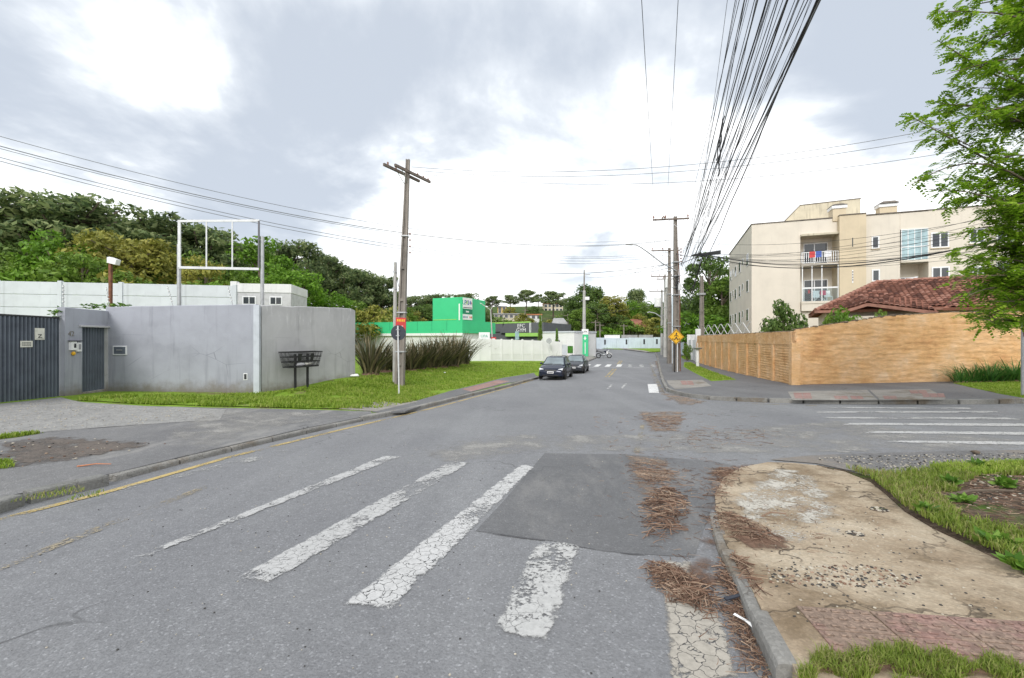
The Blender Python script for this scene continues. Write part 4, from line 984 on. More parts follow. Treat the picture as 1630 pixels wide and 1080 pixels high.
# white annex right of the gym
a = P(862, 0, 66); b = P(914, 0, 62)
ax_ = frame_on(a[:2], b[:2], 'annex', 'low white annex with a green panel beside the totem', 'building'); zl = ax_.location.z; Lx_ = (b.xy - a.xy).length; fz = lambda y: zat(y, 63) - zl; X = lambda px: local_x(px, a, b)
MB().box(0, Lx_, 0, 6, -.4, fz(530)).build('wall', M_fence, ax_); MB().box(-.1, Lx_ + .1, -.12, 6.1, fz(530) + .003, fz(527.5), .02).build('roof_edge', M_precast, ax_)
MB().box(X(904), X(912), -.1, -.004, fz(562), fz(551)).build('green_panel', plain('hedge_green', (.05, .17, .02), .9, 0, .4, 4), ax_)
for u in (883, 895): MB().box(X(u), X(u) + .8, -.05, -.004, fz(566), fz(549)).build('door', M_precast, ax_)
MB().box(X(903), X(904), -.12, -.004, fz(566), fz(541)).build('gate_post', M_signw, ax_)
# white clinic sign, bins, small signs, lamp
pb = G(771, 574, .1); s_ = empty('sign_board', pb, R(-3), 'white square clinic sign with teal letters in front of the white fence', 'sign'); fz = lambda y: zat(y, pb.y) - pb.z
for x in (-.5, .5): MB().box(x - .03, x + .03, -.03, .03, -.2, fz(550)).build('post', M_steel, s_)
bd = MB().box(-.60, .60, -.05, .05, fz(550), fz(529.5), .02).build('board', M_signw, s_)
text('UPA', .42, M_teal, bd, (0, -.06, fz(535.5)), (R(90), 0, 0), .006); text('24h', .42, M_teal, bd, (0, -.06, fz(542)), (R(90), 0, 0), .006)
for i, px in enumerate((789.5, 796)):
    pb = G(px, 573, .1); r = empty('bin', pb, 0, ('left' if i == 0 else 'right') + ' one of the two blue wheeled bins in front of white fence', 'bin', 'blue bins')
    MB().loft([[(-.15, -.15, .03), (.15, -.15, .03), (.15, .15, .03), (-.15, .15, .03)], [(-.19, -.19, .72), (.19, -.19, .72), (.19, .19, .72), (-.19, .19, .72)]]).build('body', M_blue, r)
    MB().loft([[(-.21, -.22, .722), (.21, -.22, .722), (.21, .2, .722), (-.21, .2, .722)], [(-.15, -.15, .82), (.15, -.15, .82), (.15, .15, .82), (-.15, .15, .82)]]).build('lid', M_blue, r)
    for x in (-.17, .17): MB().lathe([(.06, -.02), (.06, .02)], (x, .18, .06), 10, 'x').build('wheel', M_trim, r)
pb = G(786.5, 574, .1); r = empty('notice_post', pb, 0, 'small red notice on a dark post beside the blue bins', 'sign'); fz = lambda y: zat(y, pb.y) - pb.z
MB().tube([(0, 0, -.1), (0, 0, fz(536))], .03, 6).build('post', M_black, r); bd = MB().box(-.32, .22, -.05, -.031, fz(543), fz(537), .004).build('board', M_signred, r); MB().box(-.22, .1, -.056, -.048, fz(541), fz(539)).build('lettering', M_signw, bd)
pb = G(785, 574.5, .1); pb.y += 1.2; pb.z = H(pb.x, pb.y); r = empty('street_lamp', pb, 0, 'white double armed street lamp between green tower and gym', 'street lamp'); fz = lambda y: zat(y, pb.y) - pb.z; xx = lambda px: (px - CX) / F * pb.y - pb.x
MB().tube([(0, 0, -.2), (xx(781), 0, fz(494))], .10, 8, .06).build('post', M_pole2, r)
MB().tube([(xx(781), 0, fz(494)), (xx(774), 0, fz(489)), (xx(767), 0, fz(484.5))], .04, 6).build('arm', M_pole2, r); MB().tube([(xx(781), 0, fz(494)), (xx(784), .1, fz(488)), (xx(785), .2, fz(486))], .04, 6).build('arm', M_pole2, r)
MB().loft([[(xx(768) + i * .1, -.1 * j, fz(485) + .05 * k) for i, j, k in ((0, 1, 0), (0, -1, 0), (0, -1, 1), (0, 1, 1))], [(xx(764), -.08 * j, fz(483.2) + .05 * k) for j, k in ((1, 0), (-1, 0), (-1, 1), (1, 1))]]).build('lamp_head', M_signw, r)
pb = G(874, 576, .1); r = empty('stop_sign', pb, R(180 - 4), 'grey octagon sign back on a post beside the white fence', 'road sign'); fz = lambda y: zat(y, pb.y) - pb.z
MB().tube([(0, 0, -.2), (0, 0, fz(537))], .035, 8).build('post', M_steelw, r); o = MB().lathe([(.33, .04), (.33, .06)], (0, 0, fz(543)), 8, 'y').build('sign_plate', M_steel, r)
pb = G(889, 566, .1); r = empty('warning_sign', pb, R(-10), 'black diamond sign back with pale edge above the parked cars', 'road sign'); fz = lambda y: zat(y, pb.y) - pb.z
MB().tube([(0, 0, -.2), (0, 0, fz(537))], .04, 8).build('post', M_steelw, r); MB().lathe([(.42, .03), (.42, .05)], (0, 0, fz(544.5)), 4, 'y').build('sign_plate', M_steelw, r); MB().lathe([(.36, .06), (.36, .064)], (0, -.08, fz(544.5)), 4, 'y').build('sign_face', M_signback, r)
# health totem with tall concrete pole
pb = G(931, 567.5, .12); r = empty('totem', pb, R(-14), 'green and blue health totem with white cap and cross', 'totem'); fz = lambda y: zat(y, pb.y) - pb.z
MB().box(-.42, .50, -.25, .25, -.2, fz(533), .02).build('body', M_green, r); MB().box(-.62, -.425, -.22, .22, -.2, fz(535), .02).build('side_panel', M_blue, r)
cp = MB().box(-.44, .52, -.27, .27, fz(533) + .003, fz(524.5), .02).build('cap', M_signw, r)
text('UPA', .36, M_ink, cp, (.04, -.28, fz(528.5)), (R(90), 0, 0), .006)
k = MB(); k.box(-.04, .12, -.268, -.254, fz(541.5), fz(536)); k.box(-.14, .22, -.266, -.252, fz(539.7), fz(537.8)); k.build('cross', M_signw, r)
k = MB()
for i in range(9): k.box(-.02, .14, -.264, -.252, fz(563 - i * 2), fz(561.6 - i * 2))
k.build('lettering', M_signw, r)
pb2 = Vector((pb.x + .1, pb.y + 1.2, H(pb.x, pb.y + 1.2))); r = empty('utility_pole', pb2, 0, 'pale concrete pole with dark slim top behind the green totem', 'utility pole'); fz = lambda y: zat(y, pb2.y) - pb2.z
MB().tube([(0, 0, -.2), (0, 0, fz(463))], .30, 10, .21).build('shaft', M_pole2, r); MB().tube([(0, 0, fz(463)), (0, 0, fz(430))], .13, 8, .08).build('top_mast', M_pole, r)
MB().box(.1, .75, -.2, .1, fz(478), fz(473), .02).build('equipment_box', M_signw, r)
MB().tube([(0, 0, fz(438)), (.9, 0, fz(437))], .04, 6).build('arm', M_pole, r)
# long pale blue wall across the street's bend
a = Vector(G(944, 554, .1)[:2]); b = Vector(G(1060, 554, .1)[:2])
bw = frame_on(a, b, 'blue_wall', 'long pale blue wall with dark doorways across the bend', 'wall'); zl = bw.location.z; Lw = (b - a).length; nz_ = 6
for i in range(nz_):
    x = Lw * i / nz_; g0_ = H(*(a + (b - a) * i / nz_)) - zl; MB().box(x + .01, x + Lw / nz_ - .01, -.1, .1, g0_ - .6, g0_ + 2.2 + .05 * (i % 2), .01).build('wall_section', M_bluew, bw)
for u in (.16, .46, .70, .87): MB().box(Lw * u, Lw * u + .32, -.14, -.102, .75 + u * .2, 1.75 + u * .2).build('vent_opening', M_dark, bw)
for u0, u1 in ((.16, .38), (.40, .62), (.64, .83)): MB().box(Lw * u0, Lw * u1, .1, .25, 2.0, 2.75, .01).build('upper_panel', M_signw if u0 < .3 else M_roofgrey, bw)
sheet('verge_lawn', Gp([(945, 553.6), (1060, 554.5), (1060, 559), (1030, 560), (1012, 556.6), (985, 553.5), (958, 549.5)], .1), .10, M_grnd, skirt=.1)
sheet('far_footway', Gp([(960, 551), (985, 554), (1015, 557), (1040, 562), (1026, 558.4), (983, 552.8), (958, 549)], .1), .12, M_flag, skirt=.1)
# left far footway by the motorcycle
sheet('far_footway', [ST(46, -6.5), ST(62, -6.0), ST(66, -8.5), ST(70, -13), ST(62, -13), ST(52, -9)], .125, M_flag, skirt=.05)

# ================================================================== RIGHT: OCHRE WALL, HOUSE, APARTMENTS
C0 = Vector(G(1112, 577, .12)[:2]); C1 = Vector(G(1265, 612.5, .12)[:2]); C2 = Vector(G(1510, 607.5, .12)[:2]); C3 = C2 + (C2 - C1).normalized() * 12
M_crown = plain('weathered_mortar', (.17, .13, .09), .95, 0, .35, 5, .8, 25)
def plaster_face(L, zb, zt, nxs, nzs, amp, seed, courses=0):
    """a thick slab whose front is rough plaster; with courses it shows coarse horizontal ribs"""
    V, Q = [], []
    for i in range(nxs + 1):
        x = L * i / nxs
        for j in range(nzs + 1):
            u = j / nzs; b0 = zb(x) - .3; z = b0 + (zt(x) - b0) * u
            y = -.10 + amp * (mnoise.noise(Vector((x * 1.6, z * 8, seed))) + .7 * mnoise.noise(Vector((x * 5, z * 16, seed + 4))))
            if courses:
                fr_c = (z / courses) % 1; y += .028 * (1 if .25 < fr_c < .9 else 0) * (.55 + .6 * mnoise.noise(Vector((x * .9, math.floor(z / courses) * 3.7, seed))))*-1
            V.append((x, y, z))
    w_ = nzs + 1
    for i in range(nxs):
        for j in range(nzs): Q.append((i * w_ + j, (i + 1) * w_ + j, (i + 1) * w_ + j + 1, i * w_ + j + 1))
    n0 = len(V)
    for x in (0, L): V += [(x, .1, zb(x) - .3), (x, .1, zt(x))]
    Q += [(n0 + 2, n0, n0 + 1, n0 + 3), (nzs, nxs * w_ + nzs, n0 + 3, n0 + 1)]
    Q += [(0, nzs, n0 + 1, n0), (nxs * w_ + nzs, nxs * w_, n0 + 2, n0 + 3)]
    return np_mesh('plaster_panel', V, Q)
def crown(L, zt, seed, parent, n=None):
    """broken mortar and stone bits along the top"""
    m = MB(); n = n or int(L / .16)
    for i in range(n):
        x = L * (i + random.random() * .8) / n; s_ = random.uniform(.05, .11)
        blob(m, (x, random.uniform(-.05, .04), zt(x) + .005), s_, 4, seed + i, (1.2, 1.1, .55))
    o = m.build('wall_crown', M_crown, parent); return o
# side along the street: eleven ribbed bays between pilasters
L0 = (C1 - C0).length
ow = frame_on(C0, C1, 'ochre_wall', 'ochre plastered wall in ribbed bays with pilasters along the footway', 'wall'); zl = ow.location.z
zt0 = zat(535, C0.y) - zl; zt1 = zat(528, C1.y) - zl; gO = hb(C0, C1); ztO = lambda x: zt0 + (zt1 - zt0) * x / L0
nbay = 11
for i in range(nbay):
    x0 = L0 * i / nbay; W_ = L0 / nbay; last = i == nbay - 1
    o = link('wall_bay', plaster_face(W_ - .004, lambda x: gO(x0 + x), lambda x: ztO(x0 + x) - .02, 14 if i > 6 else 8, 110 if i > 6 else 60, .010, i, .125), M_ochre, ow, (x0 + .002, 0, 0))
    MB().loft([[(x0 - .12, -.20, gO(x0) - .3), (x0 + .12, -.20, gO(x0) - .3), (x0 + .12, -.08, gO(x0) - .3), (x0 - .12, -.08, gO(x0) - .3)], [(x0 - .11, -.19, ztO(x0) - .62), (x0 + .11, -.19, ztO(x0) - .62), (x0 + .11, -.08, ztO(x0) - .62), (x0 - .11, -.08, ztO(x0) - .62)]]).build('pilaster', M_ochre, ow)
    link('top_band', plaster_face(W_ - .004, lambda x: ztO(x0 + x) - .30, lambda x: ztO(x0 + x), 20, 8, .02, 30 + i), M_ochre, ow, (x0 + .002, -.045, .004))
crown(L0, ztO, 3, ow)
# corner pier
MB().loft([[(L0 - .02, -.24, gO(L0) - .3), (L0 + .34, -.24, gO(L0) - .3), (L0 + .34, .12, gO(L0) - .3), (L0 - .02, .12, gO(L0) - .3)], [(L0, -.22, ztO(L0) - .5), (L0 + .32, -.22, ztO(L0) - .5), (L0 + .32, .12, ztO(L0) - .5), (L0, .12, ztO(L0) - .5)]]).build('corner_pier', M_ochre, ow)
# side along the side street: one rough plastered run
L1_ = (C3 - C1).length
o2 = frame_on(C1, C3, 'ochre_wall', 'long rough ochre plaster wall facing the side street crosswalk', 'wall'); zl = o2.location.z; g2 = hb(C1, C3)
LC = (C2 - C1).length; zt1 = zat(527, C1.y) - zl; zt2 = zat(508, C2.y) - zl; _pm = on_line(1411, C1, C2); _lm = (_pm - C1).length; zt1 = zat(525, C1.y) - zl; zm_ = zat(503.5, _pm.y) - zl; zt2 = zat(498, C2.y) - zl
zt2f = lambda x: zt1 + (zm_ - zt1) * x / _lm if x < _lm else (zm_ + (zt2 - zm_) * (x - _lm) / (LC - _lm) if x < LC else zt2)
link('plaster_run', plaster_face(L1_, g2, zt2f, int(L1_ / .06), 76, .024, 77), M_ochre, o2)
crown(L1_, zt2f, 9, o2)
MB().loft([[(.0, -.20, g2(0) - .3), (.26, -.20, g2(0) - .3), (.26, .1, g2(0) - .3), (0, .1, g2(0) - .3)], [(.0, -.19, zt1 - .5), (.25, -.19, zt1 - .5), (.25, .1, zt1 - .5), (0, .1, zt1 - .5)]]).build('corner_pier', M_ochre, o2)
# white pillared wall further along, trellis wall behind
a = C0 + Vector((UX, UY)) * .3; b = Vector(ST(82, 6.4))
ww_ = frame_on(a, b, 'white_wall', 'white pillared garden wall beyond the ochre wall', 'wall'); Lw = (b - a).length; gw_ = hb(a, b); nn = 7
for i in range(nn):
    x = Lw * i / nn; W_ = Lw / nn; z = gw_(x); MB().box(x, x + .45, -.25, .25, z - .4, z + (3.6 if i == 0 else 3.0), .02).build('pillar', M_whitew, ww_)
    MB().box(x + .452, x + W_ - .002, -.1, .1, z - .4, z + 2.4, .01).build('wall_panel', M_whitew, ww_)
    MB().box(x + 1.5, x + 2.3, -.13, -.102, z + .05, z + 2.0, .01).build('gate_leaf', M_precast, ww_)
a = Vector(P(1108, 0, 50)[:2]); b = Vector(P(1204, 0, 38)[:2])
tw = frame_on(a, b, 'trellis_wall', 'cream wall topped by crossed lattice rods below the apartments', 'wall'); Lw = (b - a).length; zl = tw.location.z
z1 = zat(534, 44) - zl
MB().box(0, Lw, -.08, .08, -.3, z1, .01).build('wall_face', M_cream, tw); MB().box(-.02, Lw, -.11, .11, z1 + .002, z1 + .10, .01).build('coping', M_whitew, tw)
k = 0; x = .4
while x < Lw - 1.6:
    for s0, s1 in ((0, 1.2), (1.2, 0)): MB().bar((x + s0, 0, z1 + .1), (x + s1, 0, z1 + 1.15), .05, .05).build('lattice_rod', M_steelw, tw)
    x += 1.35
# apartment block
FP = Vector((23.0, 41.0)); FW = Vector((.94, -.34)).normalized(); FB = FP + FW * 30
ap = frame_on(FP, FB, 'apartment_building', 'cream three storey apartment block with balconies and stained roof tank', 'building', z=-.6); zl = -.6
X = lambda px: local_x(px, FP, FB); Yd = lambda px: on_line(px, FP, FB).y
ZP = lambda px, py: zat(py, Yd(px)) - zl
zr = ZP(1198, 358); fl0 = [ZP(1305, 480), ZP(1305, 420)]; n1a, n1b, pr = X(1282), X(1333), X(1375); n2a, n2b = X(1433), X(1478); EN = 27.0; D = 15.5
fs = fl0[1] - fl0[0]
wl = MB(); wl.box(0, n1a - .4, 0, D, 0, zr); wl.box(n1a - .4, n1b, 1.3, D, 0, zr - .01); wl.box(pr + .002, n2a, .03, D, 0, zr - .012); wl.box(n2a, n2b, 1.5, D, 0, zr - .008); wl.box(n2b, EN, .0, D, 0, zr - .004)
wl.build('wall', M_cream, ap)
MB().box(n1b, pr, -.5, D, 0, zr + .05).build('pier', M_cream2, ap)
MB().box(n1a - .4, n1b - .002, -.35, 1.29, fl0[1] + 2.55, fl0[1] + 2.75, .02).build('canopy', M_tank, ap)
MB().box(n1a - .398, n1b - .002, .0, 1.29, fl0[1] + 2.76, zr - .02).build('wall', M_cream, ap)
MB().box(n1a - .398, n1b - .002, .0, 1.29, 0, fl0[0] - .9).build('wall', M_cream, ap)
cp_ = MB(); cp_.box(-.06, n1b - .01, -.06, .3, zr + .003, zr + .09); cp_.box(pr + .01, EN, -.06, .3, zr + .003, zr + .09); cp_.box(n1b - .005, pr + .005, -.56, .3, zr + .055, zr + .14); cp_.box(-.06, .2, .302, D, zr + .003, zr + .09); cp_.build('roof_coping', M_coping, ap)
# windows on the end wall (seen at a slant)
for f_ in range(3):
    zc_ = fl0[0] + fs * (f_ - .0) - .05 + (0 if f_ < 1 else 0)
    zc_ = (ZP(1196, 500), ZP(1196, 452), ZP(1196, 408))[f_]
    for y0, w_ in ((1.6, 1.0), (4.6, .55), (6.4, 1.0), (9.4, 1.0), (11.6, .55), (13.3, 1.0)):
        hgt = 1.25 if w_ > .6 else .75
        wn = MB().box(-.05, .02, y0, y0 + w_, zc_ - hgt / 2 + (1.25 - hgt) / 2, zc_ + .62, .008).build('window', M_frame, ap)
        MB().box(-.058, -.03, y0 + .08, y0 + w_ - .08, zc_ - hgt / 2 + .08 + (1.25 - hgt) / 2, zc_ + .54).build('pane', M_glass, wn)
def front_window(px0, px1, py0, py1, y=0, mull=1):
    x0, x1 = X(px0), X(px1); z0, z1 = ZP((px0 + px1) / 2, py1), ZP((px0 + px1) / 2, py0)
    wn = MB().box(x0 - .10, x1 + .10, y - .05, y + .02, z0 - .10, z1 + .10, .01).build('window', M_frame, ap)
    MB().box(x0, x1, y - .056, y - .01, z0, z1).build('pane', M_glass, wn)
    for k in range(mull): c = x0 + (x1 - x0) * (k + 1) / (mull + 1); MB().box(c - .05, c + .05, y - .07, y - .056, z0, z1).build('mullion', M_frame, wn)
    MB().box(x0 - .16, x1 + .16, y - .11, y - .052, z0 - .17, z0 - .102, .01).build('sill', M_cream2, wn)
front_window(1484, 1508, 372, 393); front_window(1485, 1509, 427, 448); front_window(1389.5, 1397.5, 378, 394.5, .03, 0); front_window(1390, 1398.5, 431, 446.5, .03, 0)
front_window(1549, 1562, 426, 438); front_window(1545, 1565, 366, 386); front_window(1293, 1309, 488, 492.5, .0, 0)
front_window(1588, 1612, 362, 384); front_window(1588, 1612, 420, 442)
MB().box(X(1352.5), X(1354.5), -.53, -.501, ZP(1353, 452), ZP(1353, 431.5), .005).build('vertical_sign', M_signw, ap)
k = MB()
for i in range(4): k.box(X(1353), X(1354.2), -.536, -.531, ZP(1353, 436 + i * 4.2), ZP(1353, 433.4 + i * 4.2))
k.build('sign_mark', M_ink, ap)
MB().box(X(1352.8), X(1354.2), -.53, -.501, ZP(1353, 395), ZP(1353, 381), .005).build('slit_window', M_glass, ap)
# balconies: slab, back door with frame, railing or glazing
def balcony(xa, xb, zf, y0, y1, name, kind):
    b_ = MB().box(xa, xb, y0, y1, zf - .22, zf, .02).build('balcony', M_cream, ap); b_['part'] = name
    xm = (xa + xb) / 2
    dr_ = MB().box(xa + .55, xb - .35, y1 - .05, y1 - .003, zf + .01, zf + 2.15, .01).build('door', M_frame, b_); 
    MB().box(xa + .63, xb - .43, y1 - .056, y1 - .02, zf + .05, zf + 2.07).build('door_pane', M_glass, b_)
    MB().box(xm - .04, xm + .04, y1 - .07, y1 - .057, zf + .05, zf + 2.07).build('door_mullion', M_frame, b_)
    if kind == 'rail':
        MB().box(xa + .02, xb - .02, y0 + .03, y0 + .08, zf + 1.0, zf + 1.06, .008).build('hand_rail', M_frame, b_)
        MB().box(xa + .02, xb - .02, y0 + .035, y0 + .075, zf + .07, zf + .12).build('bottom_rail', M_frame, b_)
        m = MB(); n = int((xb - xa) / .17)
        for i in range(n + 1): x = xa + .04 + (xb - xa - .08) * i / n; m.box(x - .028, x + .028, y0 + .04, y0 + .07, zf + .121, zf + .999)
        for i in range(6): y = y0 + .1 + (y1 - y0 - .4) * i / 6; m.box(xa + .03, xa + .06, y - .028, y + .028, zf + .121, zf + .999)
        tag(m.build('baluster_row', M_frame, b_), kind='stuff')
        MB().box(xa + .02, xa + .07, y0 + .082, y1 - .1, zf + 1.0, zf + 1.06).build('side_rail', M_frame, b_)
    return b_
bt = balcony(n1a - .38, n1b - .004, fl0[1], -.35, 1.295, 'upper', 'rail')
bm_ = balcony(n1a - .38, n1b - .004, fl0[0], -.35, 1.295, 'middle', 'glazed')
MB().box(n1a - .36, n1b - .006, -.3, 1.29, fl0[0] - .88, fl0[0] - .222).build('balcony_base', M_cream, ap)
xa, xb, z0, z1 = n1a - .36, n1b - .01, fl0[0], fl0[1] - .22
gz_ = MB().box(xa, xb, -.34, -.28, z0 + 1.15, z0 + 1.28).build('glazing_transom', M_frame, bm_)
for x in (xa + .04, xa + (xb - xa) * .28, xa + (xb - xa) * .55, xb - .04):
    MB().box(x - .035, x + .035, -.35, -.27, z0 + .002, z0 + 1.148).build('glazing_post', M_frame, bm_); MB().box(x - .035, x + .035, -.35, -.27, z0 + 1.282, z1 - .01).build('glazing_post', M_frame, bm_)
MB().box(xa + .08, xb - .08, -.315, -.305, z0 + .01, z0 + 1.14).build('glazing', M_clear, bm_)
# laundry and chair on the glazed balcony
def in_ap(o, lb, cat, grp=None):
    o.location = ap.matrix_world @ Vector(o.location) if False else Matrix.LocRotScale(ap.location, ap.rotation_euler, None) @ Vector(o.location); o.rotation_euler.z += ap.rotation_euler.z; tag(o, lb, cat, grp); return o
xm = xa + (xb - xa) * .52
rk = empty('drying_rack', (xm, .1, z0 + .003)); 
for sx in (-1, 1):
    MB().bar((-.45 * sx, -.2, 0), (.35 * sx, -.2, .95), .03, .03).build('leg', M_frame, rk); MB().bar((-.45 * sx, .2, 0), (.35 * sx, .2, .95), .03, .03).build('leg', M_frame, rk)
for i in range(5): MB().box(-.55, .75, -.2 + i * .1, -.18 + i * .1, .95, .97).build('rod', M_frame, rk)
in_ap(rk, 'white folding drying rack on the glazed balcony', 'drying rack')
for x, w_, h_, mt, lb in ((-.30, .5, .62, M_cloth_w, 'white towel hanging on the balcony drying rack'), (.22, .46, .42, M_cloth_p, 'pink cloth hanging beside the white towel'), (-.85, .18, .35, M_signred, 'small red cloth hanging at the left of the glazed balcony')):
    m = MB(); n = 6; rings = []
    for i in range(n + 1):
        u = i / n; xx_ = -w_ / 2 + w_ * u; yy = .02 * math.sin(u * 9); rings.append([(xx_, yy - .008, 0), (xx_, yy + .008, 0), (xx_, yy * 1.6 + .012, -h_), (xx_, yy * 1.6 - .012, -h_)])
    o = m.loft(rings).build('hanging_cloth', mt, None); o.location = (xm + x, -.13, z0 + (.96 if x > -.5 else 1.1)); in_ap(o, lb, 'laundry')
ch_ = empty('lounge_chair', (xb - .62, .2, z0 + .003))
MB().box(-.25, .25, -.25, .25, .38, .43, .01).build('seat', M_signw, ch_); o = MB().box(-.25, .25, -.02, .02, 0, .6, .01).build('backrest', M_signw, ch_, loc=(0, .25, .42)); o.rotation_euler = (R(-18), 0, 0)
for sx in (-.22, .22):
    for sy in (-.22, .22): MB().box(sx - .02, sx + .02, sy - .02, sy + .02, 0, .38).build('leg', M_signw, ch_)
in_ap(ch_, 'pale lounge chair at the right end of the glazed balcony', 'chair')
for x, mt, lb in ((1.15, M_cloth_b, 'blue white towel over the upper balcony railing'), (.65, M_signred, 'small red cloth on the upper balcony railing'), (1.85, M_cloth_w, 'white cloth at the upper balcony railing right end')):
    m = MB(); m.loft([[(-.22, -.02, .02), (.22, -.02, .02), (.22, .06, .02), (-.22, .06, .02)], [(-.22, -.03, -.55), (.22, -.03, -.5), (.22, -.01, -.5), (-.22, -.01, -.55)]]); o = m.build('hanging_cloth', mt, None); o.location = (n1a + x - .2, -.30, fl0[1] + 1.07); in_ap(o, lb, 'laundry')
# second column: open balcony below, closed glass one above
fl2 = [ZP(1455, 442), ZP(1455, 412.5)]
zf1 = ZP(1455, 414); zf0 = zf1 - fs
b0_ = balcony(n2a + .02, n2b - .02, zf0, .06, 1.495, 'lower', 'rail'); b1_ = balcony(n2a + .02, n2b - .02, zf1, -.10, 1.495, 'closed', 'none')
zt_ = ZP(1455, 366)
MB().box(n2a + .08, n2b - .08, -.06, -.03, zf1 + .01, zt_).build('glazing', M_glassb, b1_)
for u in (0, .25, .5, .75, 1): x = n2a + .06 + (n2b - n2a - .12) * u; MB().box(x - .025, x + .025, -.075, -.02, zf1 + .005, zt_).build('glazing_post', M_frame, b1_)
for z in (zf1 + 1.1, zt_): MB().box(n2a + .04, n2b - .04, -.085, -.0, z, z + .07).build('glazing_transom', M_frame, b1_)
MB().box(n2a, n2b, .001, 1.49, zt_ + .08, zr - .05).build('wall', M_cream, ap)
m = MB(); m.loft([[(-.5, -.02, 0), (.5, -.02, .2), (.5, .02, .2), (-.5, .02, 0)], [(-.45, -.06, -.9), (.15, .02, -.75), (.15, .05, -.75), (-.45, -.03, -.9)]]); o = m.build('hanging_cloth', M_cloth_w, None); o.location = (n2a + .95, .5, zf0 + 1.9); in_ap(o, 'white printed banner drooping on the lower right balcony', 'banner')
# roof: stair and tank block, chimneys, antenna
x0, x1 = X(1264), X(1378); z0 = zr - .05
tk = MB(); tk.loft([[(x0, 5, z0), (x1 + 1.5, 5, z0), (x1 + 1.5, 9, z0), (x0, 9, z0)], [(x0, 5, z0 + 1.2), (x1 + 1.5, 5, ZP(1378, 318) + .5), (x1 + 1.5, 9, ZP(1378, 318) + .5), (x0, 9, z0 + 1.2)]])
zt5 = zat(318, Yd(1378) + 4.1) - zl
tk = MB(); xs5 = x0 + 1.6
poly = [(x0, z0), (x1 + 1.2, z0), (x1 + 1.2, zt5), (xs5, zt5 - .15), (x0, z0 + .9)]
tk.loft([[(x, 4.5, z) for x, z in poly], [(x, 8.5, z) for x, z in poly]]).build('roof_tank_house', M_tank, ap)
tc = MB(); tc.bar((x0 - .03, 6.5, z0 + .93), (xs5, 6.5, zt5 - .11), 4.1, .06); tc.bar((xs5, 6.5, zt5 - .11), (x1 + 1.25, 6.5, zt5 + .035), 4.1, .06); tc.build('tank_coping', M_coping, ap)
for pa, pb_, pt in ((1325, 1346, 331), (1402, 1430, 327)):
    xa_, xb_ = X(pa), X(pb_); zt_c = ZP(pa, pt) + .1
    c_ = MB().box(xa_, xb_, -.1 if pa < 1350 else .2, 1.0, zr - .3, zt_c - .25).build('chimney', M_cream2, ap)
    MB().box(xa_ - .08, xb_ + .08, -.18 if pa < 1350 else .12, 1.08, zt_c - .248, zt_c + .05, .02).build('chimney_band', M_signw, c_)
    MB().loft([[(xa_ - .12, -.25 if pa < 1350 else 0, zt_c + .06), (xb_ + .10, -.25 if pa < 1350 else 0, zt_c + .06), (xb_ + .10, 1.2, zt_c + .06), (xa_ - .12, 1.2, zt_c + .06)], [(xa_ + .25, .2, zt_c + .28), (xb_ - .15, .2, zt_c + .28), (xb_ - .15, .8, zt_c + .28), (xa_ + .25, .8, zt_c + .28)]]).build('chimney_cap', M_coping, c_)
an = MB(); an.tube([(0, 0, 0), (0, 0, 2.4)], .025, 6); an.tube([(-.12, 0, .9), (.12, 0, .9)], .02, 5); an.tube([(-.1, 0, 1.2), (.1, 0, 1.2)], .02, 5)
o = an.build('roof_antenna', M_steel, None); o.location = (X(1330), 6, zt5 - .1); in_ap(o, 'thin rod antenna on the stained roof tank', 'antenna')

# tiled house behind the ochre wall
HA = Vector(P(1290, 0, 27)[:2]); HBp = Vector(P(1560, 0, 23)[:2])
hs_ = frame_on(HA, HBp, 'tiled_house', 'low house with weathered brown clay tile roof behind the ochre wall', 'house', z=0); X = lambda px: local_x(px, HA, HBp); ZH = lambda px, py, dy=0: zat(py, on_line(px, HA, HBp).y + dy)
Lh = (HBp - HA).length; ez = ZH(1330, 494); rz_ = ZH(1420, 452, 4.2)
def roof_plane(parent, corners, pitch=.24, row=.34):
    """clay tiles over a sloping quad/triangle: corners = eave left, eave right, ridge right, ridge left; every tile real, joined"""
    e0, e1, r1, r0 = [Vector(c) for c in corners]; V, Q = [], []
    ex = (e1 - e0).normalized(); up = ((r0 + r1) / 2 - e0); up = up - ex * up.dot(ex); hgt = up.length; up.normalize(); n = ex.cross(up)
    if n.z < 0: n = -n
    rows = int(hgt / row); xl = lambda v: (r0 - e0).dot(ex) * v; xr = lambda v: (e1 - e0).length + ((r1 - e0).dot(ex) - (e1 - e0).length) * v
    for r_ in range(rows + 1):
        v0 = r_ * row / hgt; v1 = min(1.02, (r_ + 1.12) * row / hgt); a_, b_ = xl(v0), xr(v0); x = a_ - (a_ % pitch) 
        while x < b_:
            if x >= xl(min(1, v1)) - pitch * .6 and x + pitch <= xr(min(1, v1)) + pitch * .6:
                jz = random.uniform(-.008, .008); k = len(V)
                for v, lift in ((v0, .05 + jz), (v1, 0.0 + jz)):
                    for u, hh_ in ((0, .0), (.2, .055), (.5, .078), (.8, .055), (1, 0)):
                        V.append(e0 + ex * (x + pitch * u) + up * (v * hgt) + n * (lift + hh_))
                Q += [(k + i, k + i + 1, k + 6 + i, k + 5 + i) for i in range(4)]
            x += pitch
    base = len(V)
    o = link('roof_tiles', np_mesh('roof_tiles', [tuple(v) for v in V], Q), M_tile, parent); tag(o, kind='stuff')
    m = MB(); m.loft([[e0 - n * .12, e1 - n * .12, r1 - n * .12, r0 - n * .12], [e0 + n * .015, e1 + n * .015, r1 + n * .015, r0 + n * .015]]); m.build('roof_deck', M_tile, parent)
    return ex, up, n
ey = .0; ry = 4.2; xe0, xe1 = X(1282), Lh + 5
r0x, r1x = X(1405) + .3, xe1 - 2.0
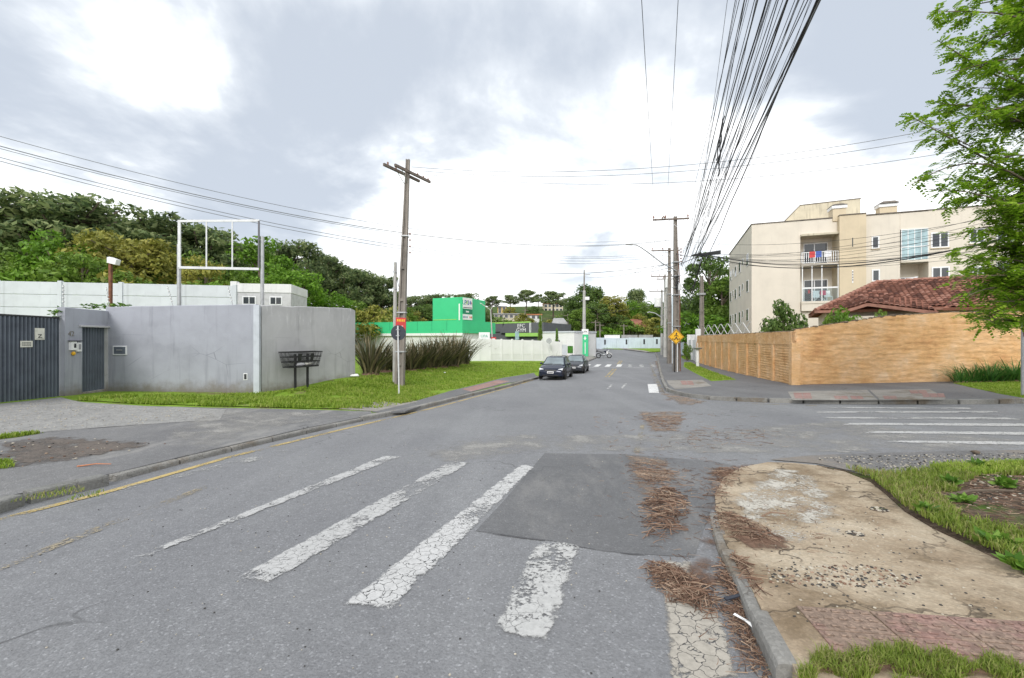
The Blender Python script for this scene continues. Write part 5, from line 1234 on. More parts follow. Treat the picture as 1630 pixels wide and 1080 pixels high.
E0, E1, R1, R0 = (xe0, ey, ez), (xe1, ey, ez + .05), (r1x, ry, rz_), (r0x, ry, rz_)
MB().box(xe0 + .6, xe1 - .6, .7, 7.6, -.5, ez - .05).build('wall', M_cream, hs_)
rf = roof_plane(hs_, [E0, E1, R1, R0])
roof_plane(hs_, [(xe0, 8.4, ez), (xe0, ey, ez), (r0x, ry, rz_), (r0x, ry, rz_ + .001)]); 
roof_plane(hs_, [(xe1, ey, ez), (xe1, 8.4, ez), (r1x, ry, rz_), (r1x, ry, rz_ + .001)])
roof_plane(hs_, [(xe1, 8.4, ez), (xe0, 8.4, ez), R0, R1])
def ridge(a, b, nm='ridge_tiles'):
    a, b = Vector(a), Vector(b); n = max(2, int((b - a).length / .36)); m = MB()
    for i in range(n):
        p0_ = a + (b - a) * i / n; p1_ = a + (b - a) * (i + 1.1) / n; m.tube([p0_ + Vector((0, 0, .05)), p1_ + Vector((0, 0, .03))], .12, 7, .10)
    tag(m.build(nm, M_tile2, hs_), kind='stuff')
ridge(R0, R1); ridge(E0, R0, 'hip_tiles')
MB().box(xe0 - .05, xe1, ey - .06, ey - .01, ez - .16, ez - .01, .01).build('eave_board', M_tile2, hs_)
# porch roof in front
xp0, xp1 = X(1330), X(1462); pz = ZH(1380, 482, -1.0); pe = ZH(1455, 495, -2.0)
xm_ = X(1378)
roof_plane(hs_, [(xm_, -.6, pz), (xp1 + .6, -.9, pe), (xp1 + .3, 1.3, pe + .95), (xm_, 1.3, pz + .6)], .24, .34)
roof_plane(hs_, [(xp0, -.6, pe + .1), (xm_, -.62, pz), (xm_, 1.3, pz + .6), (xp0 + .3, 1.3, pe + .75)], .24, .34)
m = MB(); m.bar((xp0, -.66, pe + .02), (xm_, -.68, pz - .08), .05, .17); m.bar((xm_, -.68, pz - .08), (xp1 + .6, -.97, pe - .08), .05, .17); m.build('porch_barge', M_tile2, hs_)
MB().prism([(xm_ - 1.0, -.3), (xp1 - .3, -.4), (xp1 - .3, .69), (xm_ - 1.0, .69)], -.3, pe - .12).build('porch_wall', M_cream, hs_)
MB().box(X(1430), X(1448), -.46, -.41, pe - .9, pe - .2, .01).build('window', M_glass, hs_)
# second small roof at the right behind the tree
roof_plane(hs_, [(X(1478), -2.6, ZH(1480, 490, -2.6)), (X(1640), -2.6, ZH(1560, 488, -2.6)), (X(1640), -.5, ZH(1560, 470, -.5)), (X(1520), -.5, ZH(1530, 470, -.5))])

# ================================================================== POLES, LAMPS, SIGNS ON THE RIGHT
def crossarm(r, c, half0, half1, d, pins, w=.09):
    c = Vector(c); d = Vector(d).normalized(); MB().bar(c - d * half0, c + d * half1, w, .12).build('crossarm', M_wood, r)
    for u in pins:
        MB().lathe([(.02, 0), (.03, .08), (.075, .11), (.05, .16), (.06, .2), (.03, .25)], tuple(c + d * u + Vector((0, 0, .06))), 8).build('insulator', M_ceram, r)
    for sg in (-1, 1): MB().bar(c + d * .6 * sg + Vector((0, -.06, -.05)), c + Vector((0, -.06, -.6)), .02, .03).build('brace', M_steel, r)
AX = Vector((UY, -UX, 0))
pm_ = G(1077, 591, .13); MAIN = pm_
mp = empty('utility_pole', pm_, 0, 'tall brown concrete utility pole with crossarm behind the yellow crossing sign', 'utility pole')
fz = lambda y: zat(y, pm_.y) - pm_.z
hm = fz(345); o = hpole(mp, hm, .48, .22, .40, .20, (-.1, 0)); 
crossarm(mp, (-.1, -.2, fz(350)), 1.75, .95, (.985, -.17, 0), (-1.68, -.8, .85))
MB().tube([(-1.0, -.25, fz(349)), (-1.1, -.25, fz(346.5)), (-1.22, -.25, fz(349))], .06, 6).build('bird_nest', M_twig, mp)
for z in (fz(418), fz(440), fz(458), fz(470), fz(520), fz(546)): MB().box(-.29 + .02, .23, -.24, .24, z - .04, z + .04, .005).build('band', M_steel, mp)
MB().box(-.02, .24, -.40, -.24, fz(463), fz(452), .01).build('meter_box', M_frame, mp)
MB().tube([(.2, -.22, -.2), (.16, -.20, fz(450)), (.05, -.15, fz(400))], .035, 6).build('earth_conduit', M_rust, mp)
for i in range(9):
    z = fz(436 + 4 * (i % 5)); MB().tube([(-.2 + .1 * (i % 4), -.3, z), (-.42 + .2 * (i % 3), -.42, z - .22), (-.15 + .1 * (i % 2), -.34, z - .5 - .05 * i), (.05, -.3, z - .25)], .022, 5).build('cable_loop', M_cable, mp)
for i in range(5): MB().lathe([(.03, -.06), (.075, 0), (.03, .06)], (.3, -.1, fz(397 + 5 * i)), 8).build('spool', M_ceram, mp)
# street lamp on the main pole
MB().tube([(-.1, -.2, fz(432)), (-1.2, -.2, fz(420)), (-2.3, -.25, fz(403)), (-2.9, -.25, fz(394.5)), (-3.2, -.25, fz(391.5)), (-3.55, -.25, fz(391))], .045, 8).build('lamp_arm', M_steel, mp)
MB().loft([[(-3.5, -.35, fz(391.8)), (-3.5, -.15, fz(391.8)), (-3.5, -.15, fz(389.8)), (-3.5, -.35, fz(389.8))], [(-4.0, -.37, fz(391.2)), (-4.0, -.13, fz(391.2)), (-4.0, -.15, fz(390)), (-4.0, -.35, fz(390))]]).build('lamp_head', M_pole2, mp)
POLES = [(1065.5, 579, 395, .44, 'second grey utility pole along the right footway, with plain crossarm', M_pole), (1058.5, 569, 437, .42, 'third utility pole of the row, carrying the grey transformer', M_pole2), (1053.5, 565, 461, .40, 'farthest visible utility pole of the right footway row', M_pole2)]
PTOP = []
for i, (px, py, pt, wb, lb, mt) in enumerate(POLES):
    pb = G(px, py, .12); r = empty('utility_pole', pb, 0, lb, 'utility pole'); f2 = lambda y: zat(y, pb.y) - pb.z; hh = f2(pt)
    if mt is M_pole: hpole(r, hh, wb, .22, .4, .2, (0, 0), mt)
    else: MB().tube([(0, 0, -.3), (0, 0, hh)], wb * .55, 10, .13).build('shaft', mt, r)
    crossarm(r, (0, -.2, hh - .3), 1.9, 1.0, (1, -.12, 0), (-1.8, -.75, .8)); PTOP.append((pb, hh))
    for z in (hh * .35, hh * .6, hh * .8): MB().box(-.2, .2, -.2, .2, z - .04, z + .04, .005).build('band', M_steel, r)
    if i == 1:
        MB().lathe([(.2, -.1), (.42, 0), (.42, 1.1), (.36, 1.2), (.1, 1.25)], (.25, -.55, f2(459)), 14).build('transformer', M_signw, r)
        crossarm(r, (0, -.25, f2(445)), 1.2, 1.3, (1, -.1, 0), (-1.0, -.3, .5, 1.2))
    if i == 2:
        MB().lathe([(.2, -.1), (.5, 0), (.5, 1.3), (.4, 1.4)], (-.8, -.55, f2(489)), 12).build('transformer', M_signw, r)
        MB().tube([(0, 0, f2(506)), (-1.0, -.1, f2(499)), (-1.9, -.1, f2(497)), (-2.2, -.1, f2(498))], .06, 6).build('lamp_arm', M_steelw, r)
# slim pale poles between them
for px, py, pt, rr, lb in ((1070.5, 579, 470, .12, 'slim pale blue service pole right of the second utility pole'), (1080.5, 588, 470, .11, 'slim pale service pole hugging the main brown pole'), (1061.5, 567, 455, .14, 'slim white service pole right of the transformer pole')):
    pb = G(px, py, .12); r = MB().tube([(0, 0, -.2), (0, 0, zat(pt, pb.y) - pb.z)], rr, 8, rr * .8).build('service_pole', M_pole2 if px != 1070.5 else M_bluew, None, loc=pb); tag(r, lb, 'utility pole')
pb = P(1117, 540, 47); pb.z = H(pb.x, pb.y) + .1; r = empty('utility_pole', pb, 0, 'weathered pole standing behind the far end of the ochre wall', 'utility pole')
hpole(r, zat(440, 47) - pb.z, .5, .3, .4, .25, (0, 0), M_pole); MB().box(-.3, .3, -.3, .3, zat(470, 47) - pb.z, zat(467, 47) - pb.z).build('band', M_steel, r)
# yellow pedestrian crossing sign
pb = G(1076, 592.5, .13); yb = pb; r = empty('crossing_sign', pb, R(-8), 'yellow diamond pedestrian crossing sign on twin dark posts', 'road sign'); f2 = lambda y: zat(y, pb.y) - pb.z
for x, mt in ((-.10, M_black), (.10, M_steelw)): MB().tube([(x, 0, -.2), (x, 0, f2(541))], .045, 8).build('post', mt, r)
zc = f2(536.5); MB().lathe([(.57, -.08), (.58, -.075), (.58, -.06), (.57, -.055)], (0, 0, zc), 4, 'y').build('sign_plate', M_signyel, r)
m = MB()
for k_ in range(4):
    a0_, a1_ = math.pi / 2 * k_, math.pi / 2 * (k_ + 1); m.bar((.52 * math.cos(a0_), -.088, zc + .52 * math.sin(a0_)), (.52 * math.cos(a1_), -.088, zc + .52 * math.sin(a1_)), .012, .025)
m.build('border', M_ink, r)
m = MB(); m.lathe([(.055, -.09), (.055, -.084)], (.02, 0, zc + .26), 10, 'y'); m.bar((0, -.088, zc + .19), (-.01, -.088, zc - .05), .01, .12); m.bar((0, -.088, zc - .03), (-.13, -.088, zc - .24), .01, .06); m.bar((0, -.088, zc - .03), (.12, -.088, zc - .24), .01, .06)
m.bar((0, -.088, zc + .17), (.15, -.088, zc + .02), .01, .045); m.bar((0, -.088, zc + .17), (-.15, -.088, zc + .04), .01, .045); m.build('walking_figure', M_ink, r)
m = MB()
for u in (-.26, -.16, .16, .26): m.bar((u, -.088, zc - .13 + abs(u) * .1), (u * .85, -.088, zc - .28 + abs(u) * .25), .01, .045)
m.build('zebra_bars', M_ink, r)
# litter tray on white post by the ochre wall
pb = G(1110.5, 584, .135); r = empty('litter_tray', pb, 0, 'small round litter tray on a white post on the lawn strip', 'litter basket'); f2 = lambda y: zat(y, pb.y) - pb.z
MB().tube([(0, 0, -.1), (0, 0, f2(557))], .13, 10).build('post', M_signw, r); MB().tube([(0, 0, f2(557)), (0, 0, f2(546))], .03, 8).build('rod', M_steelw, r)
MB().lathe([(.1, 0), (.30, .04), (.42, .18), (.40, .18), (.28, .07), (.08, .04)], (0, 0, f2(557)), 14).build('tray', M_steel, r)
# red sign on post at the right edge
pb = G(1628, 630, .135); r = empty('stop_sign', pb, R(38), 'red octagon stop sign on a grey post before the ochre wall', 'road sign'); f2 = lambda y: zat(y, pb.y) - pb.z
MB().tube([(0, 0, -.2), (0, 0, f2(512))], .038, 10).build('post', M_steel, r)
m = MB(); rg = [[(.40 * math.cos(math.pi / 8 + math.pi / 4 * k_), y, f2(516) + .40 * math.sin(math.pi / 8 + math.pi / 4 * k_)) for k_ in range(8)] for y in (-.06, -.05)]; m.loft(rg).build('sign_plate', M_signred, r)
text('PARE', .26, M_signw, r, (0, -.064, f2(516)), (R(90), 0, 0), .002)

# ================================================================== VEHICLES
def wheel(root, x, y, r_=.29, w_=.18):
    t = MB().lathe([(r_ * .62, -w_ / 2), (r_ * .92, -w_ / 2), (r_, -w_ * .32), (r_, w_ * .32), (r_ * .92, w_ / 2), (r_ * .62, w_ / 2)], (x, y, r_), 20, 'x').build('wheel', M_tyre, root, True)
    sg = 1 if x > 0 else -1; m = MB().lathe([(.01, w_ * .40 * sg), (r_ * .2, w_ * .44 * sg), (r_ * .60, w_ * .34 * sg), (r_ * .64, w_ * .5 * sg), (r_ * .64, w_ * .3 * sg), (.01, w_ * .2 * sg)], (x, y, r_), 16, 'x'); m.build('rim', M_rim, t, True)
def car(loc, paint, label, rz, sc=1.0, plate=True):
    root = empty('parked_car', loc, rz, label, 'car', 'cars parked along the left kerb'); root.scale = (sc,) * 3
    S = [(-2.02, .60, .34, .52, .02), (-1.97, .72, .24, .62, .03), (-1.82, .78, .20, .70, .04), (-1.5, .81, .19, .80, .05), (-1.02, .825, .19, .905, .04), (-.2, .83, .19, .93, .02), (.8, .83, .19, .95, .02), (1.5, .81, .20, .955, .02), (1.85, .77, .24, .93, .02), (1.98, .70, .30, .80, .02), (2.02, .62, .36, .6, .01)]
    rings = []
    for y, w_, z0, z1, cr in S:
        half = [(0, z0), (w_ * .8, z0), (w_ * .97, z0 + .07), (w_, z0 + (z1 - z0) * .45), (w_ * .985, z1 - .1), (w_ * .93, z1 - .02), (w_ * .6, z1 + cr * .8), (0, z1 + cr)]
        rings.append([(x, y, z) for x, z in half] + [(-x, y, z) for x, z in half[-2:0:-1]])
    bd = MB().loft(rings).build('body', paint, root, True)
    cab = [[(-.74, -1.08, .90), (.74, -1.08, .90), (.77, -.3, .93), (.77, 1.0, .94), (.72, 1.62, .94), (-.72, 1.62, .94), (-.77, 1.0, .94), (-.77, -.3, .93)],
           [(-.57, -.36, 1.38), (.57, -.36, 1.38), (.60, -.05, 1.42), (.58, .75, 1.43), (.54, 1.12, 1.37), (-.54, 1.12, 1.37), (-.58, .75, 1.43), (-.60, -.05, 1.42)],
           [(-.40, -.30, 1.425), (.40, -.30, 1.425), (.42, -.05, 1.46), (.42, .75, 1.47), (.40, 1.05, 1.41), (-.40, 1.05, 1.41), (-.42, .75, 1.47), (-.42, -.05, 1.46)]]
    MB().loft(cab).build('cabin', paint, root)
    def pane(nm, q, off, mt=M_cglass):
        q = [Vector(v) for v in q]; n = (q[1] - q[0]).cross(q[3] - q[0]).normalized()
        c = sum(q, Vector()) / 4
        if n.dot(c - Vector((0, .2, .9))) < 0: n = -n
        m = MB(); a_ = [v + n * off for v in q]; b_ = [v + n * (off - .012) for v in q]; m.loft([b_, a_]); return m.build(nm, mt, root)
    L = lambda a, b, u: tuple(a[i] + (b[i] - a[i]) * u for i in range(3))
    def inset(q, u0, u1, v0, v1):
        f_ = lambda u, v: L(L(q[0], q[1], u), L(q[3], q[2], u), v); return [f_(u0, v0), f_(u1, v0), f_(u1, v1), f_(u0, v1)]
    B_, T_ = cab[0], cab[1]
    pane('windscreen', inset([B_[0], B_[1], T_[1], T_[0]], .05, .95, .06, .95), .014)
    pane('rear_window', inset([B_[4], B_[5], T_[5], T_[4]], .08, .92, .1, .9), .014)
    for sg in (0, 1):
        idx = [(1, 2), (2, 3), (3, 4)] if sg == 0 else [(0, 7), (7, 6), (6, 5)]
        a_, b_ = idx[0]; q = [B_[a_], B_[b_], T_[b_], T_[a_]]; pane('side_window', inset(q, .30, .98, .08, .88), .012)
        a_, b_ = idx[1]; q = [B_[a_], B_[b_], T_[b_], T_[a_]]; pane('side_window', inset(q, .02, .47, .06, .88), .012); pane('side_window', inset(q, .53, .99, .06, .88), .012)
        s_ = 1 if sg == 0 else -1
        mi = MB(); blob(mi, (.90 * s_, -.62, .98), .10, 6, 3, (1.0, .7, .75)); mi.build('mirror', paint, root, True)
        for yy in (-.45, .42): MB().box(s_ * .832 - .012, s_ * .832 + .012, yy + .25, yy + .42, .80, .83).build('door_handle', M_trim, root)
        for yy in (-.98, .02, .98): MB().box(s_ * .833 - .006, s_ * .833 + .006, yy - .006, yy + .006, .28, .86).build('door_gap', M_trim, root)
        for yy in (-1.28, 1.25):
            m = MB(); m.lathe([(.34, -.01), (.34, .012), (.30, .014)], (.82 * s_ - (.0 if s_ > 0 else .002), yy, .30), 18, 'x'); m.build('wheel_well', M_trim, root)
            wheel(root, .76 * s_, yy)
        MB().box(s_ * .845 - .012, s_ * .845 + .012, -.95, .95, .40, .47, .005).build('side_strip', M_trim, root)
        h_ = MB().loft([[(s_ * .44, -1.96, .585), (s_ * .70, -1.90, .60), (s_ * .74, -1.80, .72), (s_ * .47, -1.90, .66)], [(s_ * .44, -1.995, .585), (s_ * .715, -1.93, .60), (s_ * .75, -1.83, .735), (s_ * .47, -1.93, .68)]]).build('headlight', M_lamp, root)
        MB().box(s_ * .60 - .06, s_ * .60 + .06, -2.03, -1.98, .33, .40, .01).build('fog_lamp', M_lamp, root)
        MB().box(s_ * .66 - .08, s_ * .66 + .08, 1.96, 2.02, .66, .84, .01).build('tail_light', M_signred, root)
    MB().box(-.36, .36, -2.035, -1.99, .56, .65, .008).build('grille', M_trim, root); MB().box(-.36, .36, -2.045, -2.034, .598, .617, .003).build('grille_bar', M_rim, root)
    MB().loft([[(-.78, -1.88, .22), (.78, -1.88, .22), (.80, -1.80, .44), (-.80, -1.80, .44)], [(-.66, -2.06, .26), (.66, -2.06, .26), (.68, -2.06, .43), (-.68, -2.06, .43)]]).build('bumper', paint, root)
    MB().box(-.5, .5, -2.068, -2.055, .27, .33, .003).build('air_intake', M_trim, root)
    if plate:
        p_ = MB().box(-.20, .20, -2.085, -2.062, .41, .54, .004).build('number_plate', M_signw, root); k = MB()
        for i in range(7): k.box(-.165 + i * .048, -.13 + i * .048, -2.09, -2.084, .435, .505)
        k.build('plate_marks', M_ink, p_)
    MB().bar((-.55, -1.12, .955), (-.05, -1.05, .975), .015, .02).build('wiper', M_trim, root); MB().bar((.0, -1.12, .955), (.5, -1.05, .975), .015, .02).build('wiper', M_trim, root)
    MB().tube([(0, .0, 1.47), (0, .25, 1.75)], .006, 4).build('aerial', M_trim, root)
    return root
RZ = -math.atan2(UX, UY)
def ctr(px, py): return G(px, py, 0)
c1 = ctr(876, 606); cc = Vector((c1.x, c1.y, 0)) + Vector((UX, UY, 0)) * 2.1 * 1.06; slope = R(-1.2)
k1 = car((cc.x, cc.y, H(cc.x, cc.y) + .005), M_car, 'dark navy car parked nearest on the left kerb, facing the camera', RZ, 1.08); k1.rotation_euler.x = slope
c2 = ctr(912, 595.5); cc = Vector((c2.x, c2.y, 0)) + Vector((UX, UY, 0)) * 2.1
k2 = car((cc.x, cc.y, H(cc.x, cc.y) + .005), M_car2, 'slate grey car parked behind the navy car', RZ, 1.02); k2.rotation_euler.x = slope * .5
def van(loc, rz, label, sc=1):
    r = empty('white_van', loc, rz, label, 'van', 'white vehicles up the bend'); r.scale = (sc,) * 3
    pr_ = [(-2.1, .35), (-2.15, .75), (-1.9, 1.0), (-1.35, 1.1), (-.8, 1.75), (-.5, 1.85), (1.9, 1.85), (2.1, 1.7), (2.15, .35)]
    MB().loft([[(-.85, y, z) for y, z in pr_], [(.85, y, z) for y, z in pr_]]).build('body', M_carw, r)
    MB().loft([[(-.7, -1.36, 1.13), (.7, -1.36, 1.13), (.7, -.86, 1.72), (-.7, -.86, 1.72)], [(-.7, -1.40, 1.16), (.7, -1.40, 1.16), (.7, -.90, 1.75), (-.7, -.90, 1.75)]]).build('windscreen', M_cglass, r)
    for s_ in (-1, 1):
        for y0, y1 in ((-.9, .1), (.2, 1.1), (1.2, 1.9)): MB().box(s_ * .855 - .008, s_ * .855 + .008, y0, y1, 1.15, 1.65).build('side_window', M_cglass, r)
        for y in (-1.35, 1.35): wheel(r, .78 * s_, y, .32, .2)
        MB().box(s_ * .6 - .13, s_ * .6 + .13, -2.17, -2.1, .7, .85).build('headlight', M_lamp, r)
    MB().box(-.8, .8, -2.2, -2.1, .4, .55).build('bumper', M_trim, r); return r
for px, py, rz, sc, lb in ((912, 548, R(160), 1.25, 'white van half hidden behind the annex roof edge'), (939, 546.5, R(100), 1.0, 'small white car stopped where the street bends away')):
    pb = G(px, py, .0); van((pb.x, pb.y, pb.z), rz, lb, sc)
# motorcycle
pb = G(961, 570.5, .0); mc = empty('motorcycle', (pb.x, pb.y, pb.z), R(-8), 'black and white motorcycle parked across the far kerb', 'motorcycle'); mc.scale = (1.12,) * 3
def mwheel(x):
    t = MB(); n = 20; ring = []
    for i in range(n + 1): a_ = 2 * math.pi * i / n; ring.append((x + .27 * math.cos(a_), 0, .32 + .27 * math.sin(a_)))
    w_ = t.tube(ring, .055, 7).build('wheel', M_tyre, mc, True); k = MB()
    for i in range(6): a_ = math.pi * i / 3; k.bar((x, 0, .32), (x + .24 * math.cos(a_), 0, .32 + .24 * math.sin(a_)), .02, .02)
    k.build('spokes', M_rim, w_)
mwheel(-.65); mwheel(.68)
MB().loft([[(-.8, -.09, .80), (-.8, .09, .80), (-.8, .08, .88), (-.8, -.08, .88)], [(-.1, -.13, .74), (-.1, .13, .74), (-.1, .11, .82), (-.1, -.11, .82)], [(.05, -.1, .78), (.05, .1, .78), (.05, .08, .85), (.05, -.08, .85)]]).build('saddle', M_trim, mc)
m = MB(); blob(m, (.22, 0, .84), .2, 7, 2, (1.25, .7, .7)); m.build('tank', M_car, mc, True)
m = MB(); blob(m, (.02, 0, .42), .2, 6, 5, (1.1, .7, .9)); m.build('engine', M_rim, mc, True)
MB().loft([[(.38, -.12, .5), (.38, .12, .5), (.30, .10, .85), (.30, -.10, .85)], [(.52, -.10, .55), (.52, .10, .55), (.50, .09, .95), (.50, -.09, .95)]]).build('fairing', M_signw, mc)
for y in (-.09, .09): MB().tube([(.68, y, .32), (.45, y, 1.0)], .025, 6).build('fork', M_rim, mc)
MB().tube([(.42, -.36, 1.08), (.45, -.1, 1.03), (.45, .1, 1.03), (.42, .36, 1.08)], .018, 6).build('handlebar', M_trim, mc)
m = MB(); blob(m, (.56, 0, .93), .11, 6, 1); m.build('headlight', M_lamp, mc, True)
for y in (-.3, .3): MB().tube([(.43, y, 1.07), (.42, y * 1.1, 1.28)], .01, 4).build('mirror_stem', M_trim, mc); m = MB(); blob(m, (.42, y * 1.12, 1.30), .06, 5, 2, (.4, 1, .7)); m.build('mirror', M_trim, mc)
MB().tube([(-.65, .1, .32), (-.2, .1, .34), (.1, .12, .3)], .045, 6).build('exhaust', M_rim, mc)
m = MB(); m.tube([(-.7, 0, .85), (.1, 0, .55), (.45, 0, .95)], .035, 6); m.tube([(-.65, 0, .32), (0, 0, .40), (.1, 0, .6)], .03, 6); m.build('frame', M_trim, mc)
m = MB()
rg = [(.68 + .34 * math.cos(a_), 0, .32 + .34 * math.sin(a_)) for a_ in (R(20), R(60), R(100), R(140))]; m.tube(rg, .05, 6); m.build('mudguard', M_signw, mc)
MB().box(-.95, -.7, -.12, .12, .80, .98, .03).build('tail_box', M_trim, mc)
MB().bar((0, -.12, .3), (.0, -.34, .0), .02, .02).build('side_stand', M_trim, mc)

# ================================================================== TREES
def leaf_quads(C, Rr, per, size, asp=.5, shell=.55, seed=0, up=.3):
    """diamond leaves scattered through ellipsoids: C (n,3) centres, Rr (n,3) radii"""
    r = np.random.default_rng(seed); n = len(C)
    if np.isscalar(per): per = np.full(n, per)
    idx = np.repeat(np.arange(n), per); N = len(idx)
    d = r.normal(size=(N, 3)); d /= np.linalg.norm(d, axis=1)[:, None]
    rad = shell + (1 - shell) * r.random(N) ** .6; rad *= np.where(r.random(N) < .12, r.uniform(1, 1.25, N), 1)
    p = C[idx] + d * Rr[idx] * rad[:, None]
    nrm = d * .7 + r.normal(size=(N, 3)) * .55 + np.array([0, 0, up]); nrm /= np.linalg.norm(nrm, axis=1)[:, None]
    a = np.cross(nrm, r.normal(size=(N, 3))); a /= np.linalg.norm(a, axis=1)[:, None] + 1e-9; b = np.cross(nrm, a)
    s = size * r.uniform(.55, 1.3, N)[:, None]; a *= s; b *= s * asp
    V = np.stack([p - a, p + b * 1.0 - a * .1, p + a, p - b - a * .1], 1).reshape(-1, 3)
    return V, np.arange(N * 4).reshape(-1, 4)
def tree_proto(kind, seed):
    """meshes of one unit-kind tree about 10 m high: trunk with limbs, and a crown of leaf clumps"""
    r = np.random.default_rng(seed); rr = random.Random(seed); m = MB(); C, Rd = [], []
    if kind == 'umbrella':
        m.tube([(0, 0, -.5), (rr.uniform(-.1, .1), rr.uniform(-.1, .1), 4), (rr.uniform(-.2, .2), 0, 8.6)], .24, 8, .10)
        for i in range(26):
            lv = i % 5; h0 = 5.2 + lv * .72 + rr.uniform(-.3, .3); az = i * 2.4 + rr.uniform(-.3, .3); R_ = (3.2 - lv * .38) * rr.uniform(.75, 1.15)
            e = Vector((math.cos(az) * R_, math.sin(az) * R_, h0 + 1.0 + rr.uniform(-.2, .3))); a = Vector((0, 0, h0)); mid = (a + e) / 2 + Vector((0, 0, -.35))
            m.tube([a, mid, e], .075, 5, .035)
            for k in range(4):
                u = 1 - k * .22; q = a.lerp(e, u) + Vector((rr.uniform(-.45, .45), rr.uniform(-.45, .45), .1 + rr.uniform(-.1, .2)))
                if k == 3: q = mid.lerp(e, .4) + Vector((rr.uniform(-.5, .5), rr.uniform(-.5, .5), 0))
                C.append(q); s_ = rr.uniform(.45, .78); Rd.append((s_, s_, s_ * .58))
        for k in range(9): C.append((rr.uniform(-1, 1), rr.uniform(-1, 1), 9.2 + rr.uniform(-.3, .35))); Rd.append((.75, .75, .45))
        V, Q = leaf_quads(np.array([tuple(c) for c in C]), np.array(Rd), 72, .17, .42, .5, seed, .5)
    elif kind in ('round', 'tall', 'cone', 'open'):
        P_ = {'round': (3.0, 3.2, 6.4, 60), 'tall': (2.0, 4.0, 5.6, 55), 'cone': (2.4, 4.4, 5.4, 60), 'open': (2.0, 3.6, 6.2, 34)}[kind]
        m.tube([(0, 0, -.5), (rr.uniform(-.15, .15), rr.uniform(-.15, .15), 3.2), (rr.uniform(-.3, .3), rr.uniform(-.3, .3), 8)], .24 if kind != 'open' else .16, 8, .06)
        for i in range(P_[3]):
            d = r.normal(size=3); d /= np.linalg.norm(d); q = d * r.uniform(.45, .95) ** .7
            rx = P_[0]
            if kind == 'cone': rx *= max(.15, (1 - (q[2] + 1) * .45))
            c = np.array([q[0] * rx, q[1] * rx, P_[2] + q[2] * P_[1]]); s_ = r.uniform(.55, 1.05) * (1 if kind != 'open' else .75); C.append(c); Rd.append((s_, s_, s_ * .72))
            if i % 4 == 0: h0 = max(2.2, c[2] - r.uniform(1.2, 2.4)); m.tube([(0, 0, h0), tuple(c * np.array([.5, .5, 0]) + np.array([0, 0, h0 + (c[2] - h0) * .6])), tuple(c)], .07, 5, .025)
        V, Q = leaf_quads(np.array(C), np.array(Rd), 105 if kind != 'open' else 90, .17 if kind != 'cone' else .15, .5, .5, seed, .25)
    else:                                    # bush
        for i in range(26):
            d = r.normal(size=3); d /= np.linalg.norm(d); q = d * r.uniform(.4, .95); c = np.array([q[0] * 2.2, q[1] * 2.2, 2.6 + q[2] * 2.2]); C.append(c); s_ = r.uniform(.5, .95); Rd.append((s_, s_, s_ * .8))
            if i % 3 == 0: m.tube([(0, 0, -.3), tuple(c * .5), tuple(c)], .10, 5, .03)
        V, Q = leaf_quads(np.array(C), np.array(Rd), 120, .17, .5, .5, seed, .25)
    tm_ = m.mesh('trunk'); cm = np_mesh('crown', V, Q); top = float(V[:, 2].max())
    for p in tm_.polygons: p.use_smooth = True
    return tm_, cm, top
PROTO = {k: [tree_proto(k, s) for s in ss_] for k, ss_ in (('umbrella', (1, 2, 3, 4)), ('round', (11, 12, 13)), ('tall', (21, 22)), ('cone', (31, 32)), ('open', (41,)), ('bush', (51, 52)))}
CROWN = {}
def crown_mesh(kind, i, mat):
    key = (kind, i, mat.name)
    if key not in CROWN:
        me = PROTO[kind][i][1].copy(); me.materials.append(mat); CROWN[key] = me
    return CROWN[key]
tcount = [0]
def tree(px, py, Y, kind, mat, label, name, cat='tree', group=None, wide=1.0, bark=M_bark, base=None):
    """a tree at distance Y whose top shows at (px, py)"""
    i = tcount[0] % len(PROTO[kind]); tcount[0] += 1
    x = (px - CX) / F * Y; zb = H(x, Y) if base is None else base; h = EYE + (CY - py) / F * Y - zb; sc = h / PROTO[kind][i][2]
    r = empty(name, (x, Y, zb - .05), tcount[0] * 1.7, label, cat, group); r.scale = (sc * wide, sc * wide, sc)
    tm_ = PROTO[kind][i][0]
    o = bpy.data.objects.new('trunk', tm_); COL.objects.link(o); o.parent = r
    if not tm_.materials: tm_.materials.append(bark)
    o = bpy.data.objects.new('crown', crown_mesh(kind, i, mat)); COL.objects.link(o); o.parent = r
    return r
ORD = 'first second third fourth fifth sixth seventh eighth ninth tenth eleventh twelfth thirteenth fourteenth fifteenth sixteenth seventeenth eighteenth nineteenth twentieth'.split()
# the umbrella pines along the left skyline
ua = [(-150, 335, 47, 1.25), (-85, 345, 52, 1.2), (-30, 330, 46, 1.2), (22, 352, 54, 1.15), (62, 318, 47, 1.3), (112, 306, 48, 1.4), (150, 335, 56, 1.2), (212, 352, 57, 1.25), (262, 344, 58, 1.35), (318, 356, 60, 1.3), (365, 374, 66, 1.2), (415, 388, 70, 1.2), (470, 384, 66, 1.05), (507, 399, 72, 1.05), (543, 414, 74, 1.0), (578, 425, 80, 1.0), (608, 438, 82, 1.0)]
for i, (px, py, Y, wd) in enumerate(ua):
    lb = f'{ORD[i-2]} dark umbrella pine of the left skyline, counted from the photo edge' if i > 1 else f'dark umbrella pine beyond the photo left edge, {"farther" if i == 0 else "nearer"} of two'
    tree(px, py, Y, 'umbrella', M_arauc, lb, 'umbrella_pine', 'tree', 'umbrella pines on the left skyline', wd)
